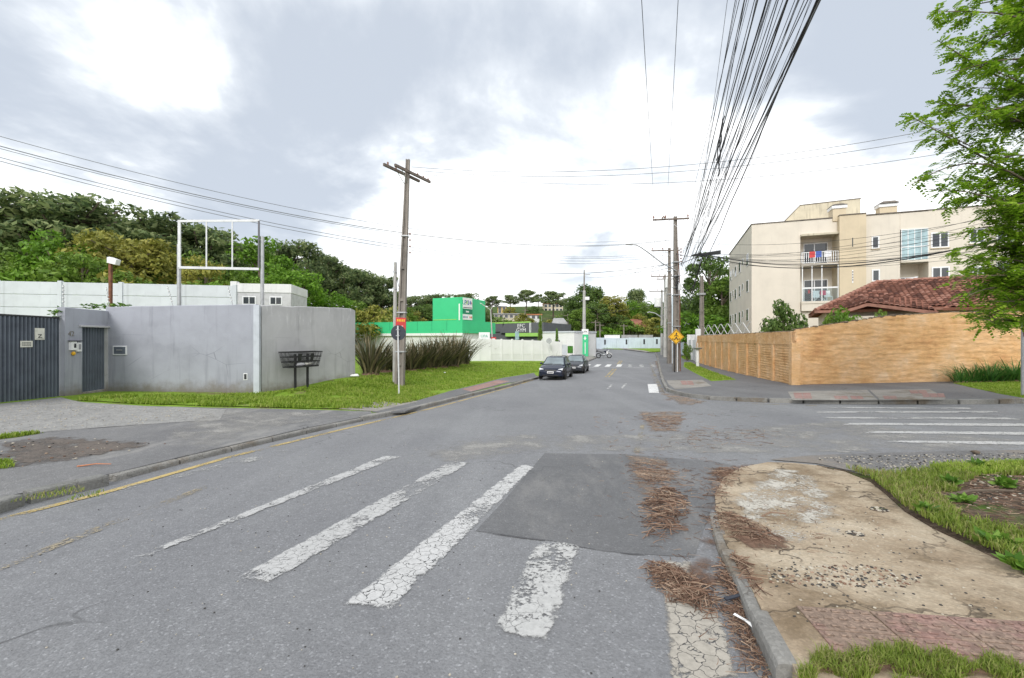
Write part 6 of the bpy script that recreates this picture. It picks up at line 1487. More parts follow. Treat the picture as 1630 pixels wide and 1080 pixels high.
bl = [(-70, 400, 40, 'round', M_lfmid, 1.1), (-20, 385, 41, 'round', M_lfdark, 1.1), (28, 400, 38, 'round', M_lfmid, 1.0), (60, 378, 44, 'tall', M_lfdark, 1.2), (95, 366, 39, 'tall', M_lfbright, 1.15), (135, 400, 36, 'round', M_lfmid, .9), (165, 362, 42, 'round', M_lfolive, 1.15), (215, 372, 41, 'round', M_lfolive, 1.2),
      (190, 425, 35, 'round', M_lfmid, 1.1), (260, 400, 46, 'round', M_lfmid, 1.1), (245, 430, 37, 'bush', M_lfolive, 1.2), (300, 398, 46, 'round', M_lfmid, 1.1), (325, 405, 40, 'open', M_lfolive, .9), (352, 420, 48, 'open', M_lfmid, 1.2), (385, 430, 44, 'round', M_lfmid, 1.1), (420, 378, 50, 'tall', M_lfbright, 1.2), (446, 418, 46, 'round', M_lfbright, 1.0),
      (400, 425, 56, 'open', M_lfdark, 1.2), (478, 430, 50, 'round', M_lfbright, 1.1), (508, 462, 58, 'round', M_lfmid, 1.0), (532, 462, 52, 'round', M_lfbright, .9), (562, 476, 62, 'round', M_lfmid, 1.1), (588, 484, 60, 'bush', M_lfolive, 1.1), (612, 486, 66, 'bush', M_lfolive, 1.2), (640, 488, 74, 'round', M_lfmid, 1.2), (100, 425, 34, 'bush', M_lfmid, 1.2), (10, 430, 35, 'bush', M_lfbright, 1.1), (280, 440, 36, 'bush', M_lfmid, 1.3), (340, 445, 38, 'bush', M_lfbright, 1.0)]
nm_ = {M_lfmid.name: 'mid green', M_lfdark.name: 'dark green', M_lfbright.name: 'bright green', M_lfolive.name: 'olive yellow'}
cnt = {}
for px, py, Y, kd, mt, wd in sorted(bl, key=lambda q: q[0]):
    c_ = nm_[mt.name]; k_ = (c_, kd); cnt[k_] = cnt.get(k_, 0) + 1; kn = {'round': 'bushy', 'tall': 'upright', 'bush': 'low shrubby', 'open': 'thin'}[kd]
    tree(px, py, Y, kd, mt, f'{ORD[cnt[k_]-1]} {c_} {kn} tree from the left behind the white precast wall', 'broadleaf_tree', 'tree', 'broadleaf trees behind the precast wall', wd)
# behind clinic and along the far hill
far = [(655, 468, 100, 'umbrella', M_arauc, 1.4), (690, 466, 104, 'umbrella', M_arauc, 1.5), (728, 464, 104, 'umbrella', M_arauc, 1.7), (672, 484, 90, 'round', M_lfdark, 1.4), (650, 490, 84, 'round', M_lfolive, 1.2), (752, 476, 120, 'umbrella', M_arauc, 1.2), (783, 470, 150, 'umbrella', M_arauc, 1.5), (812, 468, 156, 'umbrella', M_arauc, 1.4), (838, 459, 150, 'umbrella', M_arauc, 1.3), (857, 468, 165, 'umbrella', M_arauc, 1.2), (881, 461, 140, 'umbrella', M_arauc, 1.4), (903, 474, 158, 'umbrella', M_arauc, 1.2),
       (775, 494, 128, 'round', M_lfdark, 1.4), (812, 488, 140, 'round', M_lfolive, 1.5), (848, 486, 138, 'round', M_lfdark, 1.3), (830, 498, 118, 'bush', M_lfolive, 1.6), (905, 498, 118, 'bush', M_lfmid, 1.5), (872, 508, 105, 'bush', M_lfolive, 1.5), (800, 504, 112, 'bush', M_lfmid, 1.6)]
cnt = {}
for px, py, Y, kd, mt, wd in sorted(far, key=lambda q: q[0]):
    c_ = nm_.get(mt.name, 'grey green'); kn = {'umbrella': 'umbrella pine', 'round': 'bushy tree', 'bush': 'low shrub'}[kd]; k_ = (c_, kn); cnt[k_] = cnt.get(k_, 0) + 1
    tree(px, py, Y, kd, mt, f'{ORD[cnt[k_]-1]} {c_} {kn} from the left on the far hill behind clinic and gym', 'umbrella_pine' if kd == 'umbrella' else 'broadleaf_tree', 'tree', 'trees on the far hill', wd)
# the wooded corner beyond the blue wall and behind the poles
mid = [(912, 470, 108, 'cone', M_lfdark, 1.5), (930, 452, 112, 'cone', M_lfdark, 1.6), (948, 455, 118, 'cone', M_lfdark, 1.4), (962, 474, 108, 'round', M_lfdark, 1.2), (975, 470, 104, 'round', M_lfolive, 1.15), (950, 482, 102, 'round', M_lfdark, 1.2), (998, 475, 106, 'round', M_lfbright, 1.1), (1007, 458, 128, 'cone', M_arauc, 1.1), (1019, 458, 130, 'cone', M_arauc, 1.0), (1030, 478, 108, 'round', M_lfmid, 1.2), (1052, 480, 112, 'round', M_lfdark, 1.2), (1072, 482, 104, 'round', M_lfdark, 1.3), (925, 490, 100, 'round', M_lfmid, 1.2),
       (968, 520, 97, 'bush', M_lfbright, 1.7), (1000, 508, 98, 'bush', M_lfmid, 1.4), (1042, 505, 99, 'bush', M_lfolive, 1.5), (985, 500, 101, 'round', M_lfdark, 1.3), (1015, 498, 103, 'round', M_lfolive, 1.3)]
cnt = {}
for px, py, Y, kd, mt, wd in sorted(mid, key=lambda q: q[0]):
    c_ = nm_.get(mt.name, 'grey green'); kn = {'cone': 'pointed tree', 'round': 'bushy tree', 'bush': 'low shrub'}[kd]; k_ = (c_, kn); cnt[k_] = cnt.get(k_, 0) + 1
    tree(px, py, Y, kd, mt, f'{ORD[cnt[k_]-1]} {c_} {kn} from the left beyond the pale blue wall', 'pointed_tree' if kd == 'cone' else 'broadleaf_tree', 'tree', 'trees beyond the blue wall', wd)
for px, py, Y, kd, mt, wd, lb in ((1128, 398, 66, 'open', M_lfdark, 1.0, 'tall sparse gum tree between main pole and apartments'), (1146, 412, 72, 'open', M_lfdark, 1.0, 'second sparse gum tree, closer to the apartment corner'), (1150, 440, 62, 'tall', M_lfmid, 1.1, 'dense mid green tree at the apartment corner'), (1104, 492, 58, 'bush', M_lfbright, 1.3, 'bright green rounded shrub right of the main pole'),
                          (1098, 470, 80, 'round', M_lfdark, 1.1, 'dark bushy tree behind the bright shrub'), (1125, 470, 70, 'round', M_lfmid, 1.1, 'mid green bushy tree behind the weathered pole'), (1170, 462, 66, 'round', M_lfdark, 1.2, 'dark tree half hidden by the apartment end wall'), (1094, 545, 49, 'bush', M_lfmid, .5, 'small garden shrub before the white pillared wall')):
    tree(px, py, Y, kd, mt, lb, 'gum_tree' if kd == 'open' else ('garden_shrub' if kd == 'bush' else 'broadleaf_tree'), 'tree' if kd != 'bush' else 'shrub', None, wd, M_barkl)
# little street trees by the fence, shrubs behind the ochre wall
tree(860, 499, 56, 'cone', M_lfmid, 'slim young cypress rising above the white fence', 'young_cypress', 'tree', None, .32)
tree(886.5, 521, 53, 'cone', M_lfbright, 'small bright sapling beside the diamond sign back', 'sapling', 'tree', None, .3)
x_ = (1247 - CX) / F * 24
tree(1246, 474, 24, 'bush', M_lfdark, 'dark leafy shrub rising above the ochre wall crown', 'garden_shrub', 'shrub', None, .62, base=-.6)
tree(1352, 484, 21.5, 'bush', M_lfbright, 'bright green shrub in front of the tiled house porch', 'garden_shrub', 'shrub', None, .62, base=-.4); tree(1318, 497, 21.8, 'bush', M_lfmid, 'low mid green shrub left of the bright porch shrub', 'garden_shrub', 'shrub', None, .45, base=-.4); tree(1395, 490, 21.0, 'bush', M_lfmid, 'mid green shrub right of the bright porch shrub', 'garden_shrub', 'shrub', None, .45, base=-.4)
# strap leaved clumps by the ochre wall
agm = [strap_clump(110, .95, .035, .38, .9, 70 + i) for i in range(2)]
for m in agm: m.materials.append(M_strap)
for i, (px, py, sc, lb) in enumerate(((1530, 608, .85, 'leftmost strap leaved clump against the ochre wall'), (1552, 607, 1.05, 'second strap leaved clump from the left by the ochre wall'), (1576, 607, 1.05, 'third strap leaved clump, densest of the row'), (1598, 606, .8, 'low strap leaved clump in the gap of the row'), (1618, 606, 1.15, 'tall strap leaved clump beside the stop sign post'), (1642, 606, 1.1, 'strap leaved clump right of the stop sign post'))):
    pb = G(px, py + 1.5, .14); r = empty('lily_clump', pb, i * 2.1, lb, 'plant', 'lily clumps along the ochre wall'); link('leaves', agm[i % 2], None, r, scale=(sc,) * 3); MB().lathe([(.25, -.05), (.2, .06), (.02, .1)], (0, 0, 0), 7).build('root_crown', M_twig, r)

# the near tree leaning in from the right
def near_tree():
    Y0 = 9.6; x0 = (1765 - CX) / F * Y0; zb = H(x0, Y0); r = random.Random(5)
    root = empty('street_tree', (x0, Y0, zb), 0, 'bright green feathery leaved tree leaning in at the right edge', 'tree')
    O = Vector((x0, Y0, zb)); wood = MB(); V, Q = [], []
    wood.tube([(0, 0, -.3), (-.05, .05, 1.2), (.0, .1, 2.4), (-.05, .1, 4.2), (.1, 0, 6.5), (.0, .1, 8.6)], .17, 10, .05)
    def leaflet(b, d, s, up):
        d = d.normalized(); w_ = d.cross(up)
        if w_.length < 1e-3: return
        w_ = w_.normalized() * s * .36; k = len(V); V.extend([b, b + d * s * .5 + w_, b + d * s, b + d * s * .5 - w_]); Q.append((k, k + 1, k + 2, k + 3))
    def spray(b, d, L):
        """one feathery compound leaf"""
        d = (d + Vector((r.uniform(-.3, .3), r.uniform(-.3, .3), r.uniform(-.35, .25)))).normalized(); up = Vector((r.uniform(-.5, .5), r.uniform(-.5, .5), 1)).normalized(); sd = d.cross(up).normalized(); n = 5
        for i in range(n):
            u = (i + 1) / n; p = b + d * L * u - Vector((0, 0, L * .25 * u * u))
            for sg in (-1, 1): leaflet(p, sd * sg + d * .55 + Vector((0, 0, r.uniform(-.35, .15))), L * .40 * (1.15 - .5 * u), up)
    def branch(a, b, rad, leafy, n=9):
        sag = Vector((r.uniform(-.12, .12), r.uniform(-.12, .12), r.uniform(.0, .25))) * (b - a).length; pts = [a.lerp(b, i / n) + sag * math.sin(math.pi * i / n) for i in range(n + 1)]
        wood.tube(pts, rad, 5, .006); ln = (b - a).length
        for i in range(2, n + 1):
            for k in range(leafy):
                d0 = (pts[i] - pts[i - 1]).normalized(); tl = r.uniform(.18, .55) * min(1, ln / 1.5) * (1.15 - .45 * i / n)
                td = (d0 * r.uniform(.2, .9) + Vector((r.uniform(-1, 1), r.uniform(-1, 1), r.uniform(-.5, .6)))).normalized(); p = pts[i].lerp(pts[i - 1], r.random()); e = p + td * tl
                wood.tube([p, e], .006, 3, .003)
                for q in range(max(2, int(tl / .055))):
                    u = (q + 1) / max(2, int(tl / .055)); spray(p.lerp(e, u), td * .6 + Vector((r.uniform(-1, 1), r.uniform(-1, 1), r.uniform(-.5, .4))), r.uniform(.16, .27))
    tips = [(1478, 20, 9.6), (1505, 28, 10.2), (1492, 64, 9.2), (1520, 88, 9.7), (1508, 118, 9.3), (1545, 100, 10), (1443, 181, 9.3), (1500, 165, 9.7), (1468, 192, 9.9), (1545, 140, 9.3), (1490, 205, 9.2), (1520, 222, 9.6), (1545, 190, 9.0), (1448, 296, 9.4), (1478, 302, 9.1), (1500, 285, 9.8), (1515, 322, 9.5), (1545, 300, 9.2), (1535, 250, 9.8),
            (1530, 372, 9.4), (1520, 402, 9.1), (1548, 420, 9.3), (1528, 445, 9.0), (1540, 472, 9.2), (1535, 500, 9.5), (1560, 510, 9.1), (1580, 520, 9.5), (1600, 500, 8.9), (1620, 470, 9.3), (1570, 340, 9.5), (1560, 60, 9.8), (1590, 20, 9.6), (1620, 8, 9.8), (1575, 110, 9.2), (1600, 80, 10.2), (1610, 150, 9.3), (1580, 200, 9.9), (1600, 250, 9.2), (1575, 285, 9.6), (1615, 320, 9.8), (1590, 370, 9.2), (1605, 410, 9.9), (1580, 450, 9.6), (1630, 200, 9.5), (1640, 100, 9.1), (1625, 430, 9.0), (1640, 280, 9.9), (1560, 395, 9.7), (1550, 460, 9.8), (1585, 480, 9.0)]
    for i in range(46): tips.append((r.uniform(1640, 1960), r.uniform(-120, 480), r.uniform(8.2, 11.6)))
    for i in range(22): tips.append((r.uniform(1555, 1650), r.uniform(20, 505), r.uniform(8.7, 10.4)))
    for px, py, Y in tips:
        b = P(px, py, Y) - O; h0 = max(2.0, min(8.2, b.z - abs(b.x) * r.uniform(.1, .55))); a = Vector((0, .08, h0)); near = px < 1660
        branch(a, b, .035, 3 if near else 2)
    wood.build('trunk', M_bark, root, True)
    link('crown', np_mesh('crown', [tuple(v) for v in V], Q), M_near, root)
    print('near tree leaflets', len(Q))
near_tree()

# ================================================================== HOUSES ON THE FAR HILL
def hill_house(px0, px1, py0, py1, Y, mat, label, roofmat, floors=2, nwin=4, name='hill_house', roof='flat'):
    xa, xb = (px0 - CX) / F * Y, (px1 - CX) / F * Y; z0, z1 = zat(py1, Y), zat(py0, Y); zb = min(z0, H((xa + xb) / 2, Y) - .3)
    r = empty(name, ((xa + xb) / 2, Y, zb), 0, label, 'house', 'houses on the far hill'); w_ = (xb - xa) / 2; h_ = z1 - zb
    MB().box(-w_, w_, 0, 8, 0, h_).build('wall', mat, r)
    if roof == 'gable':
        MB().loft([[(-w_ - .4, -.5, h_ + .003), (w_ + .4, -.5, h_ + .003), (w_ + .4, 8.5, h_ + .003), (-w_ - .4, 8.5, h_ + .003)], [(-w_ + .6, 3.6, h_ + 2.0), (w_ - .6, 3.6, h_ + 2.0), (w_ - .6, 4.4, h_ + 2.0), (-w_ + .6, 4.4, h_ + 2.0)]]).build('roof', roofmat, r)
    else: MB().box(-w_ - .2, w_ + .2, -.3, 8.2, h_ + .003, h_ + .35).build('roof', roofmat, r)
    fh = (z1 - z0) / floors
    for f_ in range(floors):
        for k in range(nwin):
            x = -w_ + 2 * w_ * (k + .5) / nwin; z = z0 - zb + fh * (f_ + .5); wn = MB().box(x - .55, x + .55, -.08, .02, z - .55, z + .6).build('window', M_frame, r); MB().box(x - .47, x + .47, -.10, -.04, z - .47, z + .52).build('pane', M_glass, wn)
hill_house(866, 896, 484, 497, 168, M_cream2, 'beige apartment house high on the hill behind umbrella pines', M_orange, 2, 5)
hill_house(672, 700, 489, 506, 128, M_yellow_h, 'yellow house left of the green sign tower', M_orange, 2, 4, roof='gable')
hill_house(792, 806, 489, 499, 150, M_yellow_h, 'small yellow house on the hill above the gym', M_roofgrey, 2, 2)
hill_house(760, 768, 497, 503, 135, M_yellow_h, 'tiny yellow house just right of the sign tower', M_orange, 1, 1)
hill_house(836, 862, 502, 508, 124, M_whitew, 'low white house with red roof edge above the gym', M_orange, 1, 3)
hill_house(786, 834, 501, 506, 132, M_tank, 'long low beige shed above the gym roof', M_roofgrey, 1, 6)
hill_house(880, 904, 519, 529, 100, M_roofgrey, 'grey roofed house behind the white annex', M_roofgrey, 1, 3, roof='gable')
hill_house(1006, 1030, 521, 532, 98, M_tank, 'low house with brown tiled roof beyond the blue wall', M_tile, 1, 2, roof='gable')
hill_house(1091, 1106, 517, 532, 62, M_bluew, 'small pale blue house right of the main pole', M_roofgrey, 1, 1)
a = P(903, 0, 118); b = P(952, 0, 104); r = frame_on(a[:2], b[:2], 'terracotta_wall', 'long sloping terracotta wall climbing the hill behind the totem', 'wall'); L_ = (b.xy - a.xy).length; n = 6
for i in range(n):
    q = a.xy + (b.xy - a.xy) * (i + .5) / n; z = zat(524 + 10 * (i + .5) / n, q.y) - r.location.z; MB().box(L_ * i / n + .02, L_ * (i + 1) / n - .02, -.1, .1, z - 6, z, .02).build('wall_section', M_orange, r)
for i, (px, py, pt, Y) in enumerate(((948, 545, 510, 84), (904, 530, 500, 100), (955, 541, 515, 92), (836, 512, 492, 120), (897, 522, 498, 112), (993, 541, 516, 93))):
    pb = P(px, py, Y); pb.z = H(pb.x, pb.y); r = empty('utility_pole', pb, 0, f'small distant utility pole, {ORD[i]} of those scattered before the far hill' if i not in (0,) else 'distant brown utility pole at the bend by the white car', 'utility pole', 'distant utility poles'); h_ = zat(pt, Y) - pb.z
    MB().tube([(0, 0, -.2), (0, 0, h_)], .16, 8, .1).build('shaft', M_pole, r); MB().box(-.9, .9, -.06, .06, h_ - .5, h_ - .35).build('crossarm', M_wood, r)

# ================================================================== OVERHEAD LINES
def wire(a, b, sag, rad, label, group, mat=M_cable, n=22, ext=1.0, name='overhead_wire', wob=0):
    a, b = Vector(a), Vector(b); b = a + (b - a) * ext; pts = []
    for i in range(n + 1):
        u = i / n; p = a.lerp(b, u); p.z -= sag * 4 * u * (1 - u)
        if wob: p += Vector((mnoise.noise(Vector((i * .5, wob, 0))), 0, mnoise.noise(Vector((i * .5, wob, 5))))) * .05
        pts.append(p)
    mid_ = pts[0].copy(); m = MB().tube([p - mid_ for p in pts], rad, 4); o = m.build(name, mat, None, True, loc=mid_); return tag(o, label, 'cable', group)
ordn = lambda k: ORD[k - 1] if k <= 20 else ('twenty ' + ORD[k - 21])
MY = MAIN.y; mz = lambda y: zat(y, MY)
# the two clean high wires
for (px0, py0), (px1, Yt), lb in (((1043, 348), (1023, 11.6), 'left one of the two lone high wires over the street'), ((1060, 348), (1078, 11.8), 'right one of the two lone high wires over the street')):
    wire(P(px0, py0, MY), P(px1, 0, Yt), .55, .011, lb, 'lone high wires', ext=1.5)
wire(P(1092, 346, MY), P(1172, 0, 11.4), .4, .011, 'high wire on the right crossarm end, left rim of the cable sheaf', 'lone high wires', ext=1.5)
rw = random.Random(3)
GB = 'cables of the sheaf above the right footway'
pxts = sorted(1158 + 134 * (q / 33) ** .9 + rw.uniform(-6, 6) for q in range(34)); kc = [0, 0]
for i in range(34):
    f_ = i / 33; pxt = pxts[i]; Yt = rw.uniform(7.6, 9.6); pys = rw.uniform(398, 470) if i % 3 else rw.uniform(396, 425); pxs = 1080 + rw.uniform(0, 8) + (14 if i % 4 == 0 else 0) + 22 * f_ * rw.random()
    thick = i in (9, 10, 20, 31, 32, 33); kc[thick] += 1
    wire(P(pxs, pys, MY - .3), P(pxt, 0, Yt), rw.uniform(.25, .75), .019 if thick else rw.choice((.006, .008, .011)), (f'{ordn(kc[1])} thick black cable from the left in the sheaf above the street' if thick else f'{ordn(kc[0])} thin cable from the left in the sheaf above the street'), GB + (' thick' if thick else ' thin'), ext=1.55, wob=i * 3.1 if thick else 0, mat=M_cable if i % 3 else M_cableg)
# slack coil hanging in the sheaf, cable drop back to the pole
cc_ = P(1150, 190, 13.5); m = MB(); m.tube([Vector((0, 0, 0)) + Vector((.022 * math.sin(k_ * 1.7), .02 * k_, -.13 * k_)) for k_ in range(14)], .02, 6); m.tube([Vector((.05, 0, .1)) + Vector((.02 * math.cos(k_ * 1.9) - .012 * k_, .02 * k_, -.12 * k_)) for k_ in range(12)], .02, 5); o = m.build('splice_bundle', M_cable, None, True, loc=cc_); tag(o, 'tangled black splice bundle hanging within the cable sheaf', 'cable')
KN = P(1116, 406, 27)
m = MB()
for k_ in range(5): m.tube([Vector((-.5 + .05 * k_, .3, .02 * k_)), Vector((0, 0, .03 * k_ - .06)), Vector((.9, -.7, -.05 + .04 * k_))], .045, 6)
o = m.build('cable_knot', M_cable, None, True, loc=KN); tag(o, 'dark knot of cables where the crossing bundle meets the sheaf', 'cable')
for k_ in range(4):
    a_ = P(1118 - k_ * 3, 410 + 3 * k_, 27.5); b_ = P(1086, 452 + 5 * k_, MY - .3); wire(a_, b_, 1.2 + .25 * k_, .03 if k_ < 2 else .015, ('uppermost thick', 'second thick', 'upper thin', 'lowest thin')[k_] + ' drop cable sagging from the dark knot to the main pole', 'drop cables at the main pole')
# bundle crossing in front of the apartments to the right
for i in range(13):
    py1 = 335 + i * 6.2 + rw.uniform(-3, 3); wire(KN + Vector((rw.uniform(-.3, .3), rw.uniform(-.3, .3), rw.uniform(-.12, .12))), P(1700, py1 - 22, 15.5), rw.uniform(.5, 1.25), .030 if i in (6, 7) else .0095, ('upper' if i == 6 else 'lower') + ' thick cable crossing before the apartment windows' if i in (6, 7) else f'{ordn(i + 1)} line from the top in the bundle before the apartments', 'cables crossing the apartments' + (' thick' if i in (6, 7) else ''))
for i, (pa, pb_, sg) in enumerate((((1076, 404, MY), KN, .15), ((1000, 432, 45), KN, .5))):
    wire(P(*pa), pb_, sg, .022, ('dark link cable from main pole to the cable knot', 'dark link cable from the second pole to the cable knot')[i], None)
wire(P(1078, 383, MY), P(1700, 322, 17), .9, .012, 'single wire from the main pole rising over the apartment roofline', None)
# long spans from the left, across the whole street to the main pole
for i, (py0, py1, rd) in enumerate(((206, 374, .013), (222, 378, .020), (226, 379, .013), (240, 404, .015), (246, 408, .015))):
    wire(P(-40, py0, 15.5), P(1068, py1 + 4, MY + (2 if i > 2 else 0)), 1.75, rd, f'{ordn(i + 1)} grey wire from the top sweeping in from the left edge', 'wires sweeping in from the left', M_cableg, 40)
for i, (py1, yr) in enumerate(((263, 186), (275, 200), (287, 232))):
    wire(P(655 + 12 * i, 266 + 6 * i, 20.5 + .6 * i), P(1640, yr - 12, 15.5), 1.0, .011, ('top', 'middle', 'lowest')[i] + ' of three wires from the broken crossarm to the right tree', 'crossing wires from the left pole', M_cableg, 36)
for i, (a_, b_, sg, rd) in enumerate((((705, 412, 60), (1062, 421, 44), 1.5, .03), ((930, 441, 65), (1072, 418, MY), .5, .02), ((760, 395, 55), (1064, 402, 46), .8, .018), ((720, 392, 55), (1064, 406, 46), .9, .018), ((930, 500, 66), (1052, 470, 64), .9, .02), ((932, 488, 66), (1052, 480, 64), 1.0, .02), ((780, 497, 100), (930, 490, 66), .8, .025), ((905, 506, 100), (1052, 500, 66), 1.5, .02))):
    wire(P(*a_), P(*b_), sg, rd, f'far street wire near the totem and poles, {ORD[i]} from the top', 'far street wires')
for j in range(3):
    for (off, zo) in ((-1.7, .0), (-.7, 0), (.8, 0)):
        A_ = (MAIN if j == 0 else PTOP[j - 1][0]); ha = (hm - .2) if j == 0 else PTOP[j - 1][1] - .1; B_, hb_ = PTOP[j]
        wire(Vector((A_.x + off, A_.y - .2, A_.z + ha)), Vector((B_.x + off, B_.y - .2, B_.z + hb_ - .1)), .35, .012, ('left', 'middle', 'right')[(off > -1) + (off > 0)] + ' crossarm wire between ' + ('main and second pole', 'second and transformer pole', 'transformer and last pole')[j], 'wires along the pole row')

# ================================================================== GROUND COVER AND LITTER
def in_poly(pts, poly):
    x, y = pts[:, 0], pts[:, 1]; r = np.zeros(len(pts), bool); n = len(poly)
    for i in range(n):
        a, b = poly[i], poly[i - 1]
        with np.errstate(divide='ignore', invalid='ignore'):
            r ^= ((a[1] > y) != (b[1] > y)) & (x < (b[0] - a[0]) * (y - a[1]) / (b[1] - a[1] + 1e-12) + a[0])
    return r
def scatter(poly, n, keep=None, seed=0, near=0):
    """n plan points in a polygon; near > 0 favours the part close to the viewer"""
    r = np.random.default_rng(seed); P_ = np.array([p[:2] for p in poly]); lo, hi = P_.min(0), P_.max(0); out = []; c = 0
    while c < n:
        q = r.uniform(lo, hi, (n * 3, 2)); q = q[in_poly(q, poly)]
        if near: q = q[r.random(len(q)) < np.minimum(1, (near / np.maximum(.1, q[:, 1])) ** 1.5)]
        if keep is not None: q = q[[keep(*p) for p in q]]
        out.append(q); c += len(q)
        if len(q) == 0: break
    return np.concatenate(out)[:n]
def blades(name, poly, n, h, w_, mat, off, keep=None, seed=0, near=0, label=None):
    q = scatter(poly, n, keep, seed, near); r = np.random.default_rng(seed + 1); N = len(q)
    offf = off if callable(off) else (lambda x, y: off)
    z = np.array([H(x, y) + offf(x, y) for x, y in q]); b = np.column_stack([q, z - .01])
    a = r.uniform(0, 6.283, N); d = np.column_stack([np.cos(a), np.sin(a), np.zeros(N)]); hh = h * r.uniform(.45, 1.35, N); ww = w_ * r.uniform(.6, 1.3, N)
    ln = r.uniform(.1, .9, N); a2 = a + r.uniform(-1.2, 1.2, N) + 1.57; o = np.column_stack([np.cos(a2), np.sin(a2), np.zeros(N)]) * (ln * hh)[:, None]
    m_ = b + o * .35 + np.column_stack([np.zeros(N), np.zeros(N), hh * .6]); t = b + o + np.column_stack([np.zeros(N), np.zeros(N), hh * (1 - .35 * ln)])
    s_ = d * ww[:, None] * .5
    V = np.stack([b - s_, b + s_, m_ + s_ * .8, m_ - s_ * .8, t], 1).reshape(-1, 3); k = np.arange(N)[:, None] * 5
    F4 = np.concatenate([np.hstack([k, k + 1, k + 2, k + 3]), np.hstack([k + 3, k + 2, k + 4, k + 4])]) 
    me = bpy.data.meshes.new(name); Q4 = (k + np.array([[0, 1, 2, 3]])); T3 = (k + np.array([[3, 2, 4]]))
    li = np.concatenate([Q4.ravel(), T3.ravel()]).astype(np.int32); ls = np.concatenate([np.arange(N) * 4, 4 * N + np.arange(N) * 3]).astype(np.int32)
    me.vertices.add(len(V)); me.vertices.foreach_set('co', V.astype(np.float32).ravel()); me.loops.add(len(li)); me.loops.foreach_set('vertex_index', li)
    me.polygons.add(2 * N); me.polygons.foreach_set('loop_start', ls); me.update(calc_edges=True)
    o = link(name, me, mat); tag(o, label, None, None, 'stuff'); return o
nz2 = lambda x, y, s=.7, k=0: mnoise.noise(Vector((x * s, y * s, k)))
strip = Gp([(122, 637.5), (180, 630.5), (300, 632), (410, 628), (520, 613), (562, 603), (640, 612), (700, 618), (655, 640), (598, 652), (480, 650), (330, 647), (210, 643)], .12)
blades('grass', strip, 26000, .12, .024, M_grass, lambda x, y: .13, lambda x, y: nz2(x, y, .8) + .5 * nz2(x, y, 3.1, 6) > -.2, 1, 15)
lawnL = Gp([(560, 603), (592, 598), (760, 577), (890, 577), (856, 592), (800, 601), (715, 622), (660, 640), (598, 652), (540, 640)], .11)
blades('grass', lawnL, 26000, .10, .04, M_grass, lambda x, y: .105, lambda x, y: nz2(x, y, .5, 3) > -.42, 2, 22)
mul = Gp([(1478, 782), (1560, 757), (1700, 755), (1800, 800), (1760, 850), (1630, 846), (1540, 825)], .09)
isl_keep = lambda x, y: (nz2(x, y, .75, 9) + .5 * nz2(x, y, 2.6, 4)) > ((-.05 + .9 * min(1, edge_dist((x, y), mul) / .5)) if inside((x, y), mul) else -.34)
gio = lambda x, y: isl_off(x, y) + .012 + .05
gi_vis = ramp_w[12:] + [(3.9, 2.6), (5.5, 2.4), (10, 5)] + Gp([(1700, 741), (1560, 745), (1480, 750), (1400, 757)], .06)
blades('grass', gi_vis, 42000, .085, .0085, M_grassd, gio, isl_keep, 3, 5)
blades('grass', Gp([(1480, 745), (1700, 738), (1700, 756), (1500, 760)], .06), 5000, .09, .010, M_grass, gio, None, 4)
bed = Gp([(1262, 1095), (1266, 1050), (1330, 1036), (1420, 1030), (1530, 1042), (1640, 1056), (1650, 1095)], .12)
blades('grass', bed, 5200, .055, .0042, M_grassd, lambda x, y: isl_off(x, y) + .01, lambda x, y: edge_dist((x, y), bed) / .16 + .9 * nz2(x, y, 9, 2) > .22, 5)
blades('grass', Gp([(1518, 610.5), (1700, 607), (1700, 633), (1630, 633.5), (1590, 626.5), (1546, 617)], .13), 9000, .07, .02, M_grass, .135, None, 6)
for pts in ([(1170, 604.5), (1100, 577.5), (1090, 577.5), (1090, 584), (1132, 606)], [(1103, 572.5), (1088, 566.5), (1085, 568.5), (1090, 572.5)]): blades('grass', Gp(pts, .13), 4000, .10, .04, M_grass, .135, None, 7)
blades('weeds', Gp([(168, 790), (40, 806), (-40, 812), (-40, 806), (90, 780), (160, 768)], .1), 260, .05, .010, M_grassd, .11, lambda x, y: nz2(x, y, 2, 1) > .05, 8)
blades('weeds', Gp([(-30, 700), (40, 692), (70, 690), (30, 697), (-30, 704)], .1), 700, .08, .02, M_grass, .115, None, 9); blades('weeds', Gp([(-30, 735), (15, 735), (25, 745), (-30, 752)], .1), 500, .07, .014, M_grass, .115, None, 10)
blades('weeds', [tuple(p) for p in Gp([(1195, 930), (1240, 1050), (1262, 1085), (1235, 1085), (1200, 1000), (1170, 930)])], 900, .05, .005, M_grassd, .0, lambda x, y: nz2(x, y, 3, 1) > .0, 11)
# weedy clumps in the island
for i, (px, py, n, sp, hh) in enumerate(((1515, 772, 46, .16, .13), (1300, 828, 0, 0, 0), (1478, 815, 40, .2, .10), (1600, 775, 60, .22, .16), (1535, 800, 30, .2, .08), (1590, 870, 60, .25, .14), (1622, 905, 50, .15, .14), (1560, 745, 40, .25, .1))):
    if n: p = G(px, py, .09); leaf_tuft('weed', p, n, (sp * .28, sp * .2, hh * .4), .10, M_weed, f'{ORD[i]} bright green weed clump of the mulched island, nearest kerb first' if False else ['bright broad leaved weed at the far edge of the mulch', '', 'low bright weed patch beside the concrete ramp rim', 'bushy bright weed right of the mulch at the photo edge', 'small weed in the middle of the brown mulch', 'bright weed clump on the lower island slope', 'weed clump at the lowest island corner', 'weed patch along the gravelly drive edge'][i], 'plant', .9)
